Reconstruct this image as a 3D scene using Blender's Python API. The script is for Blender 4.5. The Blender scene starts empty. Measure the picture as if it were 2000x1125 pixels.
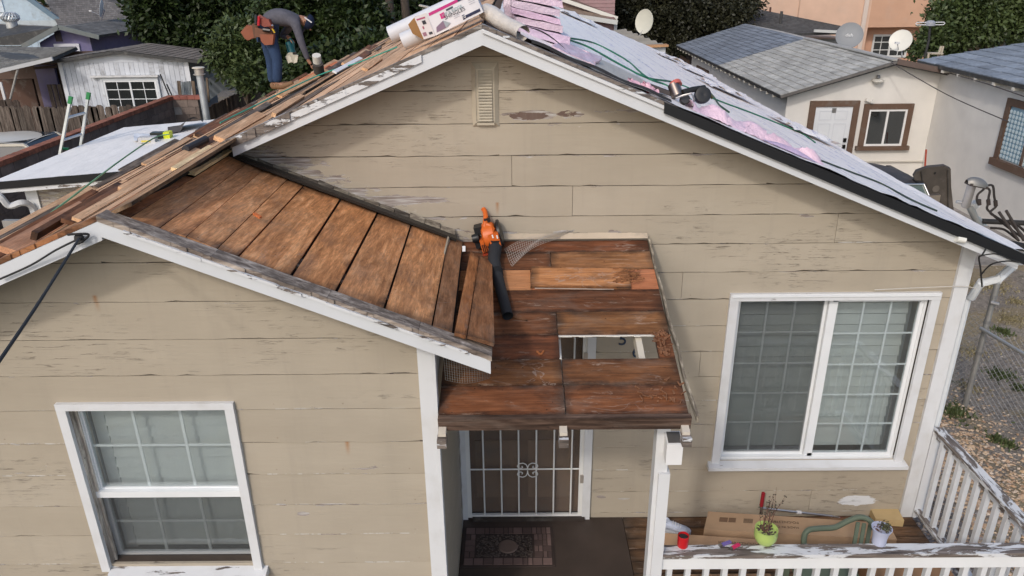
import bpy, bmesh, math, random
from mathutils import Vector as V, Matrix, noise
rad = math.radians
rnd = random.Random(7)
scene = bpy.context.scene
COL = scene.collection

# ------------------------------------------------------------------ camera
YAW, PITCH, ROLL, FPX = 0.005, 0.4028, -0.0101, 1470.4
CAM = V((0, -5.438, 4.549))
_rz = Matrix.Rotation(YAW, 3, 'Z')
_f = _rz @ V((0, math.cos(PITCH), -math.sin(PITCH)))
_u = _rz @ V((0, math.sin(PITCH), math.cos(PITCH)))
_r = _rz @ V((1, 0, 0))
_r, _u = math.cos(ROLL) * _r + math.sin(ROLL) * _u, -math.sin(ROLL) * _r + math.cos(ROLL) * _u
cd = bpy.data.cameras.new('camera')
cam = bpy.data.objects.new('camera', cd); COL.objects.link(cam)
cm = Matrix((_r, _u, -_f)).transposed().to_4x4(); cm.translation = CAM
cam.matrix_world = cm
cd.sensor_width = 36; cd.lens = FPX / 2000 * 36; cd.clip_end = 2000
scene.camera = cam

# ------------------------------------------------------------------ light
SUN = V((-.485, -1, .85)).normalized()          # towards the sun
w = bpy.data.worlds.new('World'); scene.world = w; w.use_nodes = True
wn = w.node_tree
bg = wn.nodes['Background']
sky = wn.nodes.new('ShaderNodeTexSky'); sky.sky_type = 'NISHITA'; sky.sun_disc = False
sky.sun_elevation = math.asin(SUN.z); sky.sun_rotation = math.atan2(SUN.x, SUN.y)
sky.air_density = 1.0; sky.dust_density = 2.4; sky.ozone_density = 1.0
wn.links.new(sky.outputs[0], bg.inputs[0]); bg.inputs[1].default_value = .15
sd = bpy.data.lights.new('sun', 'SUN'); sd.energy = 1.0; sd.angle = rad(4); sd.color = (1, .94, .87)
so = bpy.data.objects.new('sun', sd); COL.objects.link(so)
so.rotation_euler = SUN.to_track_quat('Z', 'Y').to_euler()
scene.view_settings.view_transform = 'Standard'; scene.view_settings.look = 'None'
scene.view_settings.exposure = .27; scene.view_settings.gamma = 1
scene.view_settings.use_curve_mapping = False

# ------------------------------------------------------------------ finding real positions on known planes
def ray(px, py): return _r * ((px - 1000) / FPX) + _u * (-(py - 562.5) / FPX) + _f
def at(px, py, y): d = ray(px, py); return CAM + d * ((y - CAM.y) / d.y)
def atz(px, py, z): d = ray(px, py); return CAM + d * ((z - CAM.z) / d.z)
def atx(px, py, x): d = ray(px, py); return CAM + d * ((x - CAM.x) / d.x)
def atp(px, py, p, n): d = ray(px, py); return CAM + d * ((V(p) - CAM).dot(V(n)) / d.dot(V(n)))

# ------------------------------------------------------------------ mesh builder
class MB:
    def __init__(s): s.v = []; s.f = []
    def add(s, vs, fs):
        n = len(s.v); s.v += [V(v) for v in vs]; s.f += [tuple(i + n for i in f) for f in fs]; return s
    def hexa(s, a, b):
        return s.add(list(a) + list(b), [(0, 3, 2, 1), (4, 5, 6, 7), (0, 1, 5, 4), (1, 2, 6, 5), (2, 3, 7, 6), (3, 0, 4, 7)])
    def box(s, x0, x1, y0, y1, z0, z1):
        return s.hexa([(x0, y0, z0), (x1, y0, z0), (x1, y1, z0), (x0, y1, z0)], [(x0, y0, z1), (x1, y0, z1), (x1, y1, z1), (x0, y1, z1)])
    def obox(s, c, sx, sy, sz, m):
        c = V(c); P = lambda i, j, k: c + m @ V((i * sx / 2, j * sy / 2, k * sz / 2))
        return s.hexa([P(-1, -1, -1), P(1, -1, -1), P(1, 1, -1), P(-1, 1, -1)], [P(-1, -1, 1), P(1, -1, 1), P(1, 1, 1), P(-1, 1, 1)])
    def bar(s, a, b, wd, th, up=(0, 0, 1)):
        a, b = V(a), V(b); d = (b - a); L = d.length; d.normalize()
        sd = d.cross(V(up)).normalized(); u = sd.cross(d)
        m = Matrix((sd, d, u)).transposed()
        return s.obox((a + b) / 2, wd, L, th, m)
    def poly(s, pts, off):
        pts = [V(p) for p in pts]; off = V(off); n = len(pts)
        fs = [tuple(range(n)), tuple(range(2 * n - 1, n - 1, -1))]
        for i in range(n): j = (i + 1) % n; fs.append((j, i, i + n, j + n))
        return s.add(pts + [p + off for p in pts], fs)
    def tube(s, pts, r, n=8, cap=True, flat=1.0):
        pts = [V(p) for p in pts]; k = len(pts)
        rs = r if isinstance(r, (list, tuple)) else [r] * k
        vs = []; pn = None
        for i, p in enumerate(pts):
            t = (pts[min(i + 1, k - 1)] - pts[max(i - 1, 0)]).normalized()
            if pn is None:
                pn = t.orthogonal().normalized() if abs(t.z) > .95 else t.cross(V((0, 0, 1))).normalized()
            pn = (pn - t * pn.dot(t)).normalized(); b = t.cross(pn)
            for j in range(n):
                a = 2 * math.pi * j / n; vs.append(p + (pn * math.cos(a) + b * math.sin(a) * flat) * rs[i])
        fs = []
        for i in range(k - 1):
            for j in range(n):
                j2 = (j + 1) % n; fs.append((i * n + j, i * n + j2, (i + 1) * n + j2, (i + 1) * n + j))
        if cap: fs += [tuple(range(n - 1, -1, -1)), tuple(range((k - 1) * n, k * n))]
        return s.add(vs, fs)
    def lathe(s, prof, c, n=20, m=None):
        c = V(c); m = m or Matrix.Identity(3); vs = []; fs = []; k = len(prof)
        for r, z in prof:
            for j in range(n):
                a = 2 * math.pi * j / n; vs.append(c + m @ V((r * math.cos(a), r * math.sin(a), z)))
        for i in range(k - 1):
            for j in range(n):
                j2 = (j + 1) % n; fs.append((i * n + j, i * n + j2, (i + 1) * n + j2, (i + 1) * n + j))
        if prof[0][0] > 1e-6: fs.append(tuple(range(n - 1, -1, -1)))
        if prof[-1][0] > 1e-6 and prof[-1] != prof[0]: fs.append(tuple(range((k - 1) * n, k * n)))
        return s.add(vs, fs)
    def grid(s, f, nu, nv):
        vs = [f(i / nu, j / nv) for j in range(nv + 1) for i in range(nu + 1)]
        return s.add(vs, [(j * (nu + 1) + i, j * (nu + 1) + i + 1, (j + 1) * (nu + 1) + i + 1, (j + 1) * (nu + 1) + i) for j in range(nv) for i in range(nu)])
    def build(s, name, mat, parent=None, col=None, org=None, smooth=False, **kw):
        if org is None:
            org = V((0, 0, 0))
            for v in s.v: org += v
            org /= max(1, len(s.v))
        org = V(org)
        me = bpy.data.meshes.new(name); me.from_pydata([v - org for v in s.v], [], s.f); me.update()
        if smooth:
            me.polygons.foreach_set('use_smooth', [True] * len(me.polygons))
            try: me.set_sharp_from_angle(angle=rad(38))
            except Exception: pass
        o = bpy.data.objects.new(name, me); COL.objects.link(o); me.materials.append(mat)
        o.matrix_basis = Matrix.Translation(org)
        setpar(o, parent)
        if col: o.color = (*col, 1)
        for k2, v2 in kw.items(): o[k2] = v2
        return o
def wm(o): return (wm(o.parent) @ o.matrix_parent_inverse @ o.matrix_basis) if o.parent else o.matrix_basis.copy()
def setpar(o, p):
    if p is not None: o.parent = p; o.matrix_parent_inverse = wm(p).inverted()
def tag(o, label=None, cat=None, group=None, kind=None):
    for k, v in (('label', label), ('category', cat), ('group', group), ('kind', kind)):
        if v: o[k] = v
    return o
def empty(name, loc, label, cat, group=None):
    o = bpy.data.objects.new(name, None); COL.objects.link(o); o.matrix_basis = Matrix.Translation(V(loc)); o.empty_display_size = .1
    return tag(o, label, cat, group)

# ------------------------------------------------------------------ materials (procedural; objects carry their own paint colour)
class NT:
    def __init__(s, name):
        s.m = bpy.data.materials.new(name); s.m.use_nodes = True; s.t = s.m.node_tree
        s.b = s.t.nodes['Principled BSDF']; s.out = s.t.nodes['Material Output']
    def n(s, typ, ins=None, **pr):
        nd = s.t.nodes.new('ShaderNode' + typ)
        for k, v in pr.items(): setattr(nd, k, v)
        for k, v in (ins or {}).items():
            if isinstance(v, bpy.types.NodeSocket): s.t.links.new(v, nd.inputs[k])
            elif v is not None: nd.inputs[k].default_value = v
        return nd
    def set(s, k, v):
        if isinstance(v, bpy.types.NodeSocket): s.t.links.new(v, s.b.inputs[k])
        else: s.b.inputs[k].default_value = v
    def math(s, op, a, b=0.0, clamp=False): return s.n('Math', {0: a, 1: b}, operation=op, use_clamp=clamp).outputs[0]
    def mix(s, f, a, b, bt='MIX'):
        nd = s.n('Mix', data_type='RGBA', blend_type=bt)
        for i, v in ((0, f), (6, a), (7, b)):
            if isinstance(v, bpy.types.NodeSocket): s.t.links.new(v, nd.inputs[i])
            else: nd.inputs[i].default_value = (*v, 1) if isinstance(v, tuple) and len(v) == 3 else v
        return nd.outputs[2]
    def noise(s, vec, sc, det=4, rough=.55, dist=0): return s.n('TexNoise', {'Vector': vec, 'Scale': sc, 'Detail': det, 'Roughness': rough, 'Distortion': dist}).outputs[0]
    def mapr(s, v, a, b, c=0.0, d=1.0): return s.n('MapRange', {0: v, 1: a, 2: b, 3: c, 4: d}, clamp=True).outputs[0]
    def vmap(s, vec, sc, loc=(0, 0, 0)): return s.n('Mapping', {'Vector': vec, 'Scale': sc, 'Location': loc}).outputs[0]
    def ramp(s, v, stops):
        nd = s.n('ValToRGB', {0: v}); cr = nd.color_ramp
        while len(cr.elements) < len(stops): cr.elements.new(.5)
        for e, (p, c) in zip(cr.elements, stops): e.position = p; e.color = (*c, 1)
        return nd.outputs[0]
    def bump(s, h, st=.3, dist=.01):
        nd = s.n('Bump', {'Strength': st, 'Distance': dist, 'Height': h}); s.set('Normal', nd.outputs[0])
    def obj(s):
        oi = s.n('ObjectInfo'); tc = s.n('TexCoord')
        off = s.n('VectorMath', {0: s.n('CombineXYZ', {0: oi.outputs['Random'], 1: s.math('MULTIPLY', oi.outputs['Random'], 7.3), 2: s.math('MULTIPLY', oi.outputs['Random'], 3.1)}).outputs[0], 3: 31.0}, operation='SCALE').outputs[0]
        v = s.n('VectorMath', {0: tc.outputs['Object'], 1: off}, operation='ADD').outputs[0]
        return v, oi, tc

def gen(name, rough=.6, metal=0, var=.25, sc=8, bump=.15, bd=.004, spec=.4, grime=None, stretch=(1, 1, 1)):
    t = NT(name); v, oi, tc = t.obj(); v = t.vmap(v, stretch)
    n1 = t.noise(v, sc, 6, .6); n2 = t.noise(v, sc * .25, 3)
    f = t.mapr(t.math('ADD', t.math('MULTIPLY', n1, .5), t.math('MULTIPLY', n2, .5)), .3, .7, 1 - var, 1 + var * .5)
    c = t.n('VectorMath', {0: oi.outputs['Color'], 3: f}, operation='SCALE').outputs[0]
    if grime:
        g = t.mapr(t.noise(v, sc * .7, 8, .7), .52, .7, 0, grime[0]); c = t.mix(g, c, grime[1])
    t.set('Base Color', c); t.set('Roughness', rough); t.set('Metallic', metal); t.set('Specular IOR Level', spec)
    if bump: t.bump(t.noise(v, sc * 3, 4), bump, bd)
    return t.m
PAINT = gen('matte_paint', .65, var=.15, sc=6, grime=(.5, (.2, .19, .17)))
WPAINT = gen('white_trim_paint', .5, var=.06, sc=5, grime=(.10, (.42, .40, .37)))
PLASTIC = gen('plastic', .4, var=.08, bump=.03)
METAL = gen('metal', .35, 1, var=.2, bump=.08)
DULLM = gen('galvanised_metal', .5, .6, var=.25, bump=.1)
RUBBER = gen('rubber', .7, var=.2)
FABRIC = gen('fabric', .9, var=.25, sc=25, bump=.5, bd=.006, spec=.1)
SKINM = gen('skin', .55, var=.15, sc=20)
CARD = gen('cardboard', .85, var=.18, sc=6, bump=.1)
CONC = gen('block_masonry', .9, var=.35, sc=5, bump=.6, bd=.01, grime=(.6, (.06, .055, .05)))
STUC = gen('stucco', .85, var=.1, sc=2.2, bump=.5, bd=.006, grime=(.12, (.46, .44, .40)))
FILM = gen('wrapping_film', .28, var=.18, sc=14, bump=.7, bd=.012, spec=.6)
SOIL = gen('soil', .95, var=.7, sc=60, bump=.8, bd=.01)
ROCK = gen('stone_chips', .85, var=.4, sc=20)
CARP = gen('car_paint', .3, .1, var=.05, sc=3, bump=0, spec=.6)
SHING = gen('asphalt_shingle', .9, var=.35, sc=14, bump=.6, bd=.006, spec=.2)

def siding_mat():
    t = NT('peeling_beige_paint'); g = t.n('NewGeometry'); p = g.outputs['Position']
    oi = t.n('ObjectInfo')
    pr = t.n('VectorMath', {0: p, 1: t.n('CombineXYZ', {0: t.math('MULTIPLY', oi.outputs['Random'], 17.0)}).outputs[0]}, operation='ADD').outputs[0]
    base = t.ramp(t.noise(t.vmap(pr, (.5, .5, 1.2)), 1.6, 6, .6), [(.25, (.355, .306, .236)), (.55, (.402, .350, .274)), (.8, (.445, .392, .315))])
    base = t.mix(t.mapr(t.noise(t.vmap(p, (1, 1, .25)), 3, 5), .5, .75, 0, .3), base, (.31, .275, .215))
    # fine horizontal grain lines showing through the paint
    gr = t.noise(t.vmap(pr, (1.2, 1, 34)), 3.0, 5, .6)
    area = t.mapr(t.noise(t.vmap(pr, (.5, 1, 3)), 1.5, 3), .5, .68)
    base = t.mix(t.math('MULTIPLY', t.mapr(gr, .58, .75), t.math('MULTIPLY', area, .35)), base, (.50, .43, .32))
    cr = t.math('ABSOLUTE', t.math('SUBTRACT', t.noise(t.vmap(pr, (.7, 1, 22)), 2.2, 4, .6, .3), .5))
    crack = t.math('MULTIPLY', t.mapr(cr, .002, .009, 1, 0), t.mapr(t.noise(t.vmap(p, (.6, 1, 2.2)), 1.0, 4), .50, .60))
    crack = t.math('MULTIPLY', crack, t.mapr(t.noise(t.vmap(p, (3, 1, 8)), 2.5, 4), .47, .58))
    # peeled patches where they are on the wall (x, z, half-width, half-height)
    sx = t.n('SeparateXYZ', {0: p})
    tot = None
    for (cx, cz, rx, rz, st, yw) in PEEL:
        dx = t.math('DIVIDE', t.math('SUBTRACT', sx.outputs[0], cx), rx); dz = t.math('DIVIDE', t.math('SUBTRACT', sx.outputs[2], cz), rz)
        d = t.math('ADD', t.math('MULTIPLY', dx, dx), t.math('MULTIPLY', dz, dz))
        k = t.mapr(d, .3, 1.3, st, 0)
        k = t.math('MULTIPLY', k, t.math('LESS_THAN', t.math('ABSOLUTE', t.math('SUBTRACT', sx.outputs[1], yw)), .2))
        tot = k if tot is None else t.math('MAXIMUM', tot, k)
    # strip just above the porch-wing roof line
    ln = t.math('SUBTRACT', sx.outputs[2], t.math('ADD', 2.42, t.math('MULTIPLY', sx.outputs[0], -.50)))
    k = t.math('MULTIPLY', t.mapr(ln, .02, .16, .26, 0), t.math('LESS_THAN', sx.outputs[0], -.25))
    k = t.math('MULTIPLY', k, t.math('GREATER_THAN', sx.outputs[1], -.2)); tot = t.math('MAXIMUM', tot, k)
    pn = t.noise(t.vmap(p, (1.1, 1, 4.5)), 5.5, 9, .68, .5)
    pn = t.math('ADD', t.math('MULTIPLY', t.math('SUBTRACT', pn, .5), 1.45), .5)
    tot = t.math('MULTIPLY', tot, 1.35)
    gz_ = t.n('SeparateXYZ', {0: t.n('TexCoord').outputs['Generated']}).outputs[2]
    seam = t.math('ADD', t.mapr(gz_, 0, .075, .36, 0), t.mapr(gz_, .94, 1.0, 0, .26))
    seam = t.math('MULTIPLY', seam, t.mapr(t.noise(t.vmap(p, (1, 1, 2)), 1.3, 4), .40, .60))
    tot = t.math('ADD', tot, seam)
    peel = t.mapr(t.math('ADD', pn, tot), .80, .812)
    wood = t.ramp(t.noise(t.vmap(p, (1.5, 1, 22)), 3, 5), [(.3, (.15, .115, .095)), (.48, (.30, .26, .235)), (.62, (.48, .46, .44)), (.75, (.64, .63, .62))])
    for (bx_, bz_, br_, bh_) in BROWN:
        dx = t.math('DIVIDE', t.math('SUBTRACT', sx.outputs[0], bx_), br_); dz = t.math('DIVIDE', t.math('SUBTRACT', sx.outputs[2], bz_), bh_)
        d = t.math('ADD', t.math('ADD', t.math('MULTIPLY', dx, dx), t.math('MULTIPLY', dz, dz)), t.math('MULTIPLY', t.math('SUBTRACT', pn, .5), 3.4))
        wood = t.mix(t.math('MULTIPLY', t.mapr(d, .9, 1.0, 1, 0), t.math('LESS_THAN', t.math('ABSOLUTE', sx.outputs[1]), .2)), wood, (.13, .085, .07) if bz_ > 1 else (.66, .67, .68))
    c = t.mix(t.mapr(t.math('ADD', pn, tot), .785, .80), base, (.6, .53, .42))
    c = t.mix(peel, c, wood); c = t.mix(t.math('MULTIPLY', crack, .8), c, (.09, .07, .05))
    sl_ = t.math('MULTIPLY', t.mapr(gz_, .012, .05, 1, 0), t.mapr(t.noise(t.vmap(p, (1, 1, .2)), 9, 6, .7), .50, .56)); sl_ = t.math('MULTIPLY', sl_, t.mapr(t.noise(t.vmap(p, (1, 1, 2)), 1.1, 3), .42, .52))
    c = t.mix(t.math('MULTIPLY', sl_, .75), c, (.62, .62, .60))
    # nail heads and slow fading
    nx_ = t.math('MULTIPLY', t.math('SUBTRACT', t.math('FRACT', t.math('ADD', t.math('DIVIDE', sx.outputs[0], .406), t.math('MULTIPLY', oi.outputs['Random'], .12))), .5), .406)
    nz_ = t.math('MULTIPLY', t.math('SUBTRACT', gz_, .16), .23)
    nd_ = t.math('SQRT', t.math('ADD', t.math('MULTIPLY', nx_, nx_), t.math('MULTIPLY', nz_, nz_)))
    c = t.mix(t.math('MULTIPLY', t.mapr(nd_, .003, .007, .55, 0), t.mapr(t.noise(p, 1.9, 2), .45, .6)), c, (.20, .15, .10))
    c = t.mix(t.mapr(t.noise(t.vmap(p, (.35, 1, .5)), 1.0, 5, .6), .38, .62, .09, 0), c, (.34, .31, .27))
    c = t.mix(t.mapr(t.noise(t.vmap(p, (6, 1, .5)), 1.4, 4, .6), .56, .75, 0, .22), c, (.26, .23, .19))
    # rust drips
    for (cx, cz) in ((-.13, 2.93), (-2.32, 2.9), (-1.02, 1.93)):
        dx = t.math('ABSOLUTE', t.math('SUBTRACT', sx.outputs[0], cx)); dz = t.math('SUBTRACT', cz, sx.outputs[2])
        k = t.math('MULTIPLY', t.mapr(dx, .0, .018, .8, 0), t.math('MULTIPLY', t.mapr(dz, -.012, .0), t.mapr(dz, .0, .10, 1, 0)))
        c = t.mix(k, c, (.32, .13, .03))
    t.set('Base Color', c); t.set('Roughness', t.mapr(peel, 0, 1, .55, .9)); t.set('Specular IOR Level', .3)
    h = t.math('SUBTRACT', t.math('MULTIPLY', gr, .35), t.math('ADD', t.math('MULTIPLY', peel, .9), crack))
    h = t.math('ADD', h, t.math('MULTIPLY', t.noise(t.vmap(pr, (1, 1, 3)), 2.5, 3), 1.2))
    t.bump(h, .55, .006)
    return t.m
BROWN = [(.09, 3.575, .15, .030), (.37, 3.588, .075, .022), (3.02, .16, .22, .09)]
PEEL = [(.12, 3.575, .23, .042, .36, 0), (.40, 3.585, .13, .035, .33, 0), (.80, 3.60, .35, .022, .2, 0), (-.9, 2.96, .45, .04, .36, 0), (-1.55, 3.24, .25, .04, .26, 0), (3.02, .16, .19, .065, .40, 0),
        (3.2, 2.33, .12, .04, .12, 0), (2.05, 2.92, .05, .04, .16, 0), (-.3, 2.70, .5, .04, .2, 0), (.6, 2.70, .35, .025, .19, 0),
        (-1.35, 1.4, .05, .02, .36, -1.636), (-.9, 1.75, .3, .018, .2, -1.636), (-3, 1.75, .3, .03, .13, -1.636), (.75, .22, .05, .02, .3, 0), (.95, .20, .06, .01, .3, 0), (1.05, .9, .05, .03, .2, 0)]

def wood_mat(name, stops, ax, dark=.8, scr=0.0, rough=.75, grain=1.0, edge=True):
    """boards with the grain along axis ax; per-object colour is a tint"""
    t = NT(name); v, oi, tc = t.obj()
    sc = [16, 16, 16]; sc[ax] = 1.1; sc2 = [3, 3, 3]; sc2[ax] = .8
    ring = t.noise(t.vmap(v, tuple(sc)), 1.6, 7, .62, .5)
    knot = t.noise(t.vmap(v, tuple(sc2)), 1.4, 3, .5, 1.2)
    bandv = t.math('FRACT', t.math('ADD', t.math('MULTIPLY', knot, 9.0), t.math('MULTIPLY', ring, 1.2)))
    bandv = t.mapr(t.math('ABSOLUTE', t.math('SUBTRACT', bandv, .5)), 0, .5)
    f = t.math('ADD', t.math('MULTIPLY', ring, .93), t.math('MULTIPLY', bandv, .07 * grain))
    c = t.ramp(f, stops)
    fine = t.noise(t.vmap(v, tuple(3 if i == ax else 75 for i in range(3))), 1.5, 5, .65, .2)
    c = t.n('VectorMath', {0: c, 3: t.mapr(fine, .3, .7, .68, 1.25)}, operation='SCALE').outputs[0]
    spk = t.noise(t.vmap(v, tuple(8 if i == ax else 22 for i in range(3))), 3.0, 5, .7)
    c = t.mix(t.mapr(spk, .60, .70, 0, .5), c, (.05, .03, .02))
    c = t.mix(1.0, c, oi.outputs['Color'], 'MULTIPLY')
    # damp dark blotches
    bl = t.mapr(t.noise(t.vmap(v, tuple(.9 if i == ax else 2.2 for i in range(3))), 2.6, 7, .68, .3), .45, .80)
    c = t.mix(t.math('MULTIPLY', bl, dark), c, (.035, .020, .013))
    gm = t.n('SeparateXYZ', {0: tc.outputs['Generated']})
    if edge:
        oth = 1 if ax == 0 else 0
        e = t.math('ABSOLUTE', t.math('SUBTRACT', gm.outputs[oth], .5))
        e = t.mapr(t.math('ADD', e, t.math('MULTIPLY', t.math('SUBTRACT', t.noise(v, 7, 6, .7), .5), .55)), .36, .54)
        c = t.mix(t.math('MULTIPLY', e, .75), c, (.02, .013, .01))
        e2 = t.math('ABSOLUTE', t.math('SUBTRACT', gm.outputs[ax], .5))
        e2 = t.mapr(t.math('ADD', e2, t.math('MULTIPLY', t.math('SUBTRACT', t.noise(v, 6, 5), .5), .2)), .42, .53)
        c = t.mix(t.math('MULTIPLY', e2, .8), c, (.02, .015, .012))
    if scr:
        s1 = t.math('ABSOLUTE', t.math('SUBTRACT', t.noise(t.vmap(v, tuple(1.5 if i == ax else 4 for i in range(3))), 2.0, 4, .5, 1.5), .5))
        k = t.math('MULTIPLY', t.mapr(s1, .004, .022, 1, 0), t.mapr(t.noise(v, 2.2, 3), .56, .66))
        c = t.mix(t.math('MULTIPLY', k, scr * .45), c, (.40, .33, .28))
        s2 = t.mapr(t.noise(t.vmap(v, tuple(1.2 if i == ax else 5 for i in range(3))), 2.6, 8, .72, .6), .60, .70)
        c = t.mix(t.math('MULTIPLY', s2, scr * .6), c, (.42, .33, .26))
    gy2 = t.mapr(t.noise(t.vmap(v, tuple(.7 if i == ax else 1.6 for i in range(3))), 3.4, 7, .7, .5), .50, .68)
    c = t.mix(t.math('MULTIPLY', gy2, .28 if dark > .35 else .12), c, (.19, .165, .14))
    # nail heads / pits
    vo = t.n('TexVoronoi', {'Vector': v, 'Scale': 14.0}); c = t.mix(t.mapr(vo.outputs['Distance'], .04, .09, .7, 0), c, (.015, .01, .008))
    t.set('Base Color', c); t.set('Roughness', rough); t.set('Specular IOR Level', .25)
    t.bump(t.math('ADD', ring, t.math('MULTIPLY', bl, -.5)), .45, .006)
    return t.m
OS = [(.20, (.15, .080, .040)), (.40, (.32, .175, .085)), (.56, (.46, .27, .140)), (.78, (.62, .43, .27))]
DECKY = wood_mat('old_sheathing_wood_y', OS, 1, .55, .5)
DECKX = wood_mat('old_sheathing_wood_x', OS, 0, .9, 1.0)
NS = [(.25, (.40, .26, .16)), (.45, (.52, .35, .225)), (.6, (.60, .43, .29)), (.8, (.68, .52, .38))]
NEWY = wood_mat('new_wood_y', NS, 1, .30, 0, edge=False)
NEWX = wood_mat('new_wood_x', NS, 0, .25, 0, edge=False)
GS = [(.25, (.045, .038, .032)), (.45, (.13, .11, .095)), (.6, (.27, .24, .21)), (.8, (.50, .47, .43))]
GREYX = wood_mat('weathered_grey_wood_x', GS, 0, .5, 0, edge=False)
GREYY = wood_mat('weathered_grey_wood_y', GS, 1, .5, 0, edge=False)
GREYZ = wood_mat('weathered_grey_wood_z', GS, 2, .45, 0, edge=False)

def peeling_white(name, ax, thr=.5):
    t = NT(name); v, oi, tc = t.obj()
    sc = [9, 9, 9]; sc[ax] = 1.6
    n = t.noise(t.vmap(v, tuple(sc)), 1.8, 8, .68, .6)
    m = t.mapr(n, thr, thr + .025)
    wd = t.ramp(t.noise(t.vmap(v, tuple(2 if i == ax else 30 for i in range(3))), 2, 4), [(.3, (.05, .04, .035)), (.6, (.2, .165, .14)), (.8, (.33, .29, .26))])
    wh = t.mix(t.mapr(t.noise(v, 5, 6), .5, .75, 0, .5), (.63, .64, .65), (.50, .49, .47))
    c = t.mix(m, wh, wd); t.set('Base Color', c); t.set('Roughness', .6); t.bump(t.math('SUBTRACT', n, m), .6, .005)
    return t.m
PWX = peeling_white('peeling_white_paint_x', 0, .56); PWY = peeling_white('peeling_white_paint_y', 1, .50)
PWLX = peeling_white('chipped_white_paint_x', 0, .67); PWLZ = peeling_white('chipped_white_paint_z', 2, .72)
PWH = peeling_white('heavily_worn_white_paint_x', 0, .41)

def glass_mat(name, tint, refl, trans):
    t = NT(name); gl = t.n('BsdfGlossy', {'Color': (1, 1, 1, 1), 'Roughness': .03}); tr = t.n('BsdfTransparent', {'Color': (*tint, 1)})
    df = t.n('BsdfDiffuse', {'Color': (.25, .28, .28, 1)})
    m1 = t.n('MixShader', {0: trans, 1: df.outputs[0], 2: tr.outputs[0]})
    lw = t.n('LayerWeight', {'Blend': .25}); k = t.math('ADD', t.math('MULTIPLY', lw.outputs['Fresnel'], .8), refl, True)
    m2 = t.n('MixShader', {0: k, 1: m1.outputs[0], 2: gl.outputs[0]})
    t.t.links.new(m2.outputs[0], t.out.inputs[0]); return t.m
GLASS = glass_mat('window_glass', (.92, .95, .96), .07, .90)
GLASSD = glass_mat('dark_glass', (.12, .13, .14), .08, .9)
def screen_mat():
    t = NT('insect_screen'); tr = t.n('BsdfTransparent', {'Color': (1, 1, 1, 1)}); df = t.n('BsdfDiffuse', {'Color': (.08, .083, .086, 1)})
    m = t.n('MixShader', {0: .22, 1: tr.outputs[0], 2: df.outputs[0]}); t.t.links.new(m.outputs[0], t.out.inputs[0]); return t.m
SCREEN = screen_mat()
SIDM = siding_mat()
def leaf_mat(name, c1, c2):
    t = NT(name); v, oi, tc = t.obj()
    g = t.n('NewGeometry'); n = t.noise(g.outputs['Position'], 1.3, 4)
    c = t.mix(t.mapr(n, .35, .65), c1, c2); c = t.mix(t.mapr(g.outputs['Random Per Island'], 0, 1, 0, .6), c, tuple(min(1, x * 1.9) for x in c2))  # leaf tone varies at random, the lighter leaves painted in as highlights
    t.set('Base Color', c); t.set('Roughness', .5); t.set('Specular IOR Level', .35); return t.m
LEAFD = leaf_mat('dark_foliage', (.006, .012, .004), (.026, .042, .010))
LEAFB = leaf_mat('bronze_foliage', (.009, .011, .006), (.028, .028, .014))
LEAFR = leaf_mat('dry_green_foliage', (.018, .030, .009), (.05, .07, .022))
BARK = gen('bark', .9, var=.5, sc=10, bump=.8, bd=.02, stretch=(3, 3, .6))
def text(s, name, loc, size, xdir, ydir, col, parent=None, ext=.001, mat=None, **kw):
    cu = bpy.data.curves.new(name, 'FONT'); cu.body = s; cu.size = size; cu.extrude = ext; cu.align_x = 'CENTER'; cu.align_y = 'CENTER'
    if kw.get('bold'): cu.offset = size * .02
    to = bpy.data.objects.new('tmp', cu); COL.objects.link(to)
    dg = bpy.context.evaluated_depsgraph_get(); me = bpy.data.meshes.new_from_object(to.evaluated_get(dg)); bpy.data.objects.remove(to)
    o = bpy.data.objects.new(name, me); COL.objects.link(o); me.materials.clear(); me.materials.append(mat or PAINT)
    x = V(xdir).normalized(); y = V(ydir).normalized(); z = x.cross(y).normalized(); y = z.cross(x)
    m = Matrix((x, y, z)).transposed().to_4x4(); m.translation = V(loc); o.matrix_basis = m; setpar(o, parent); o.color = (*col, 1)
    return o
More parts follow.
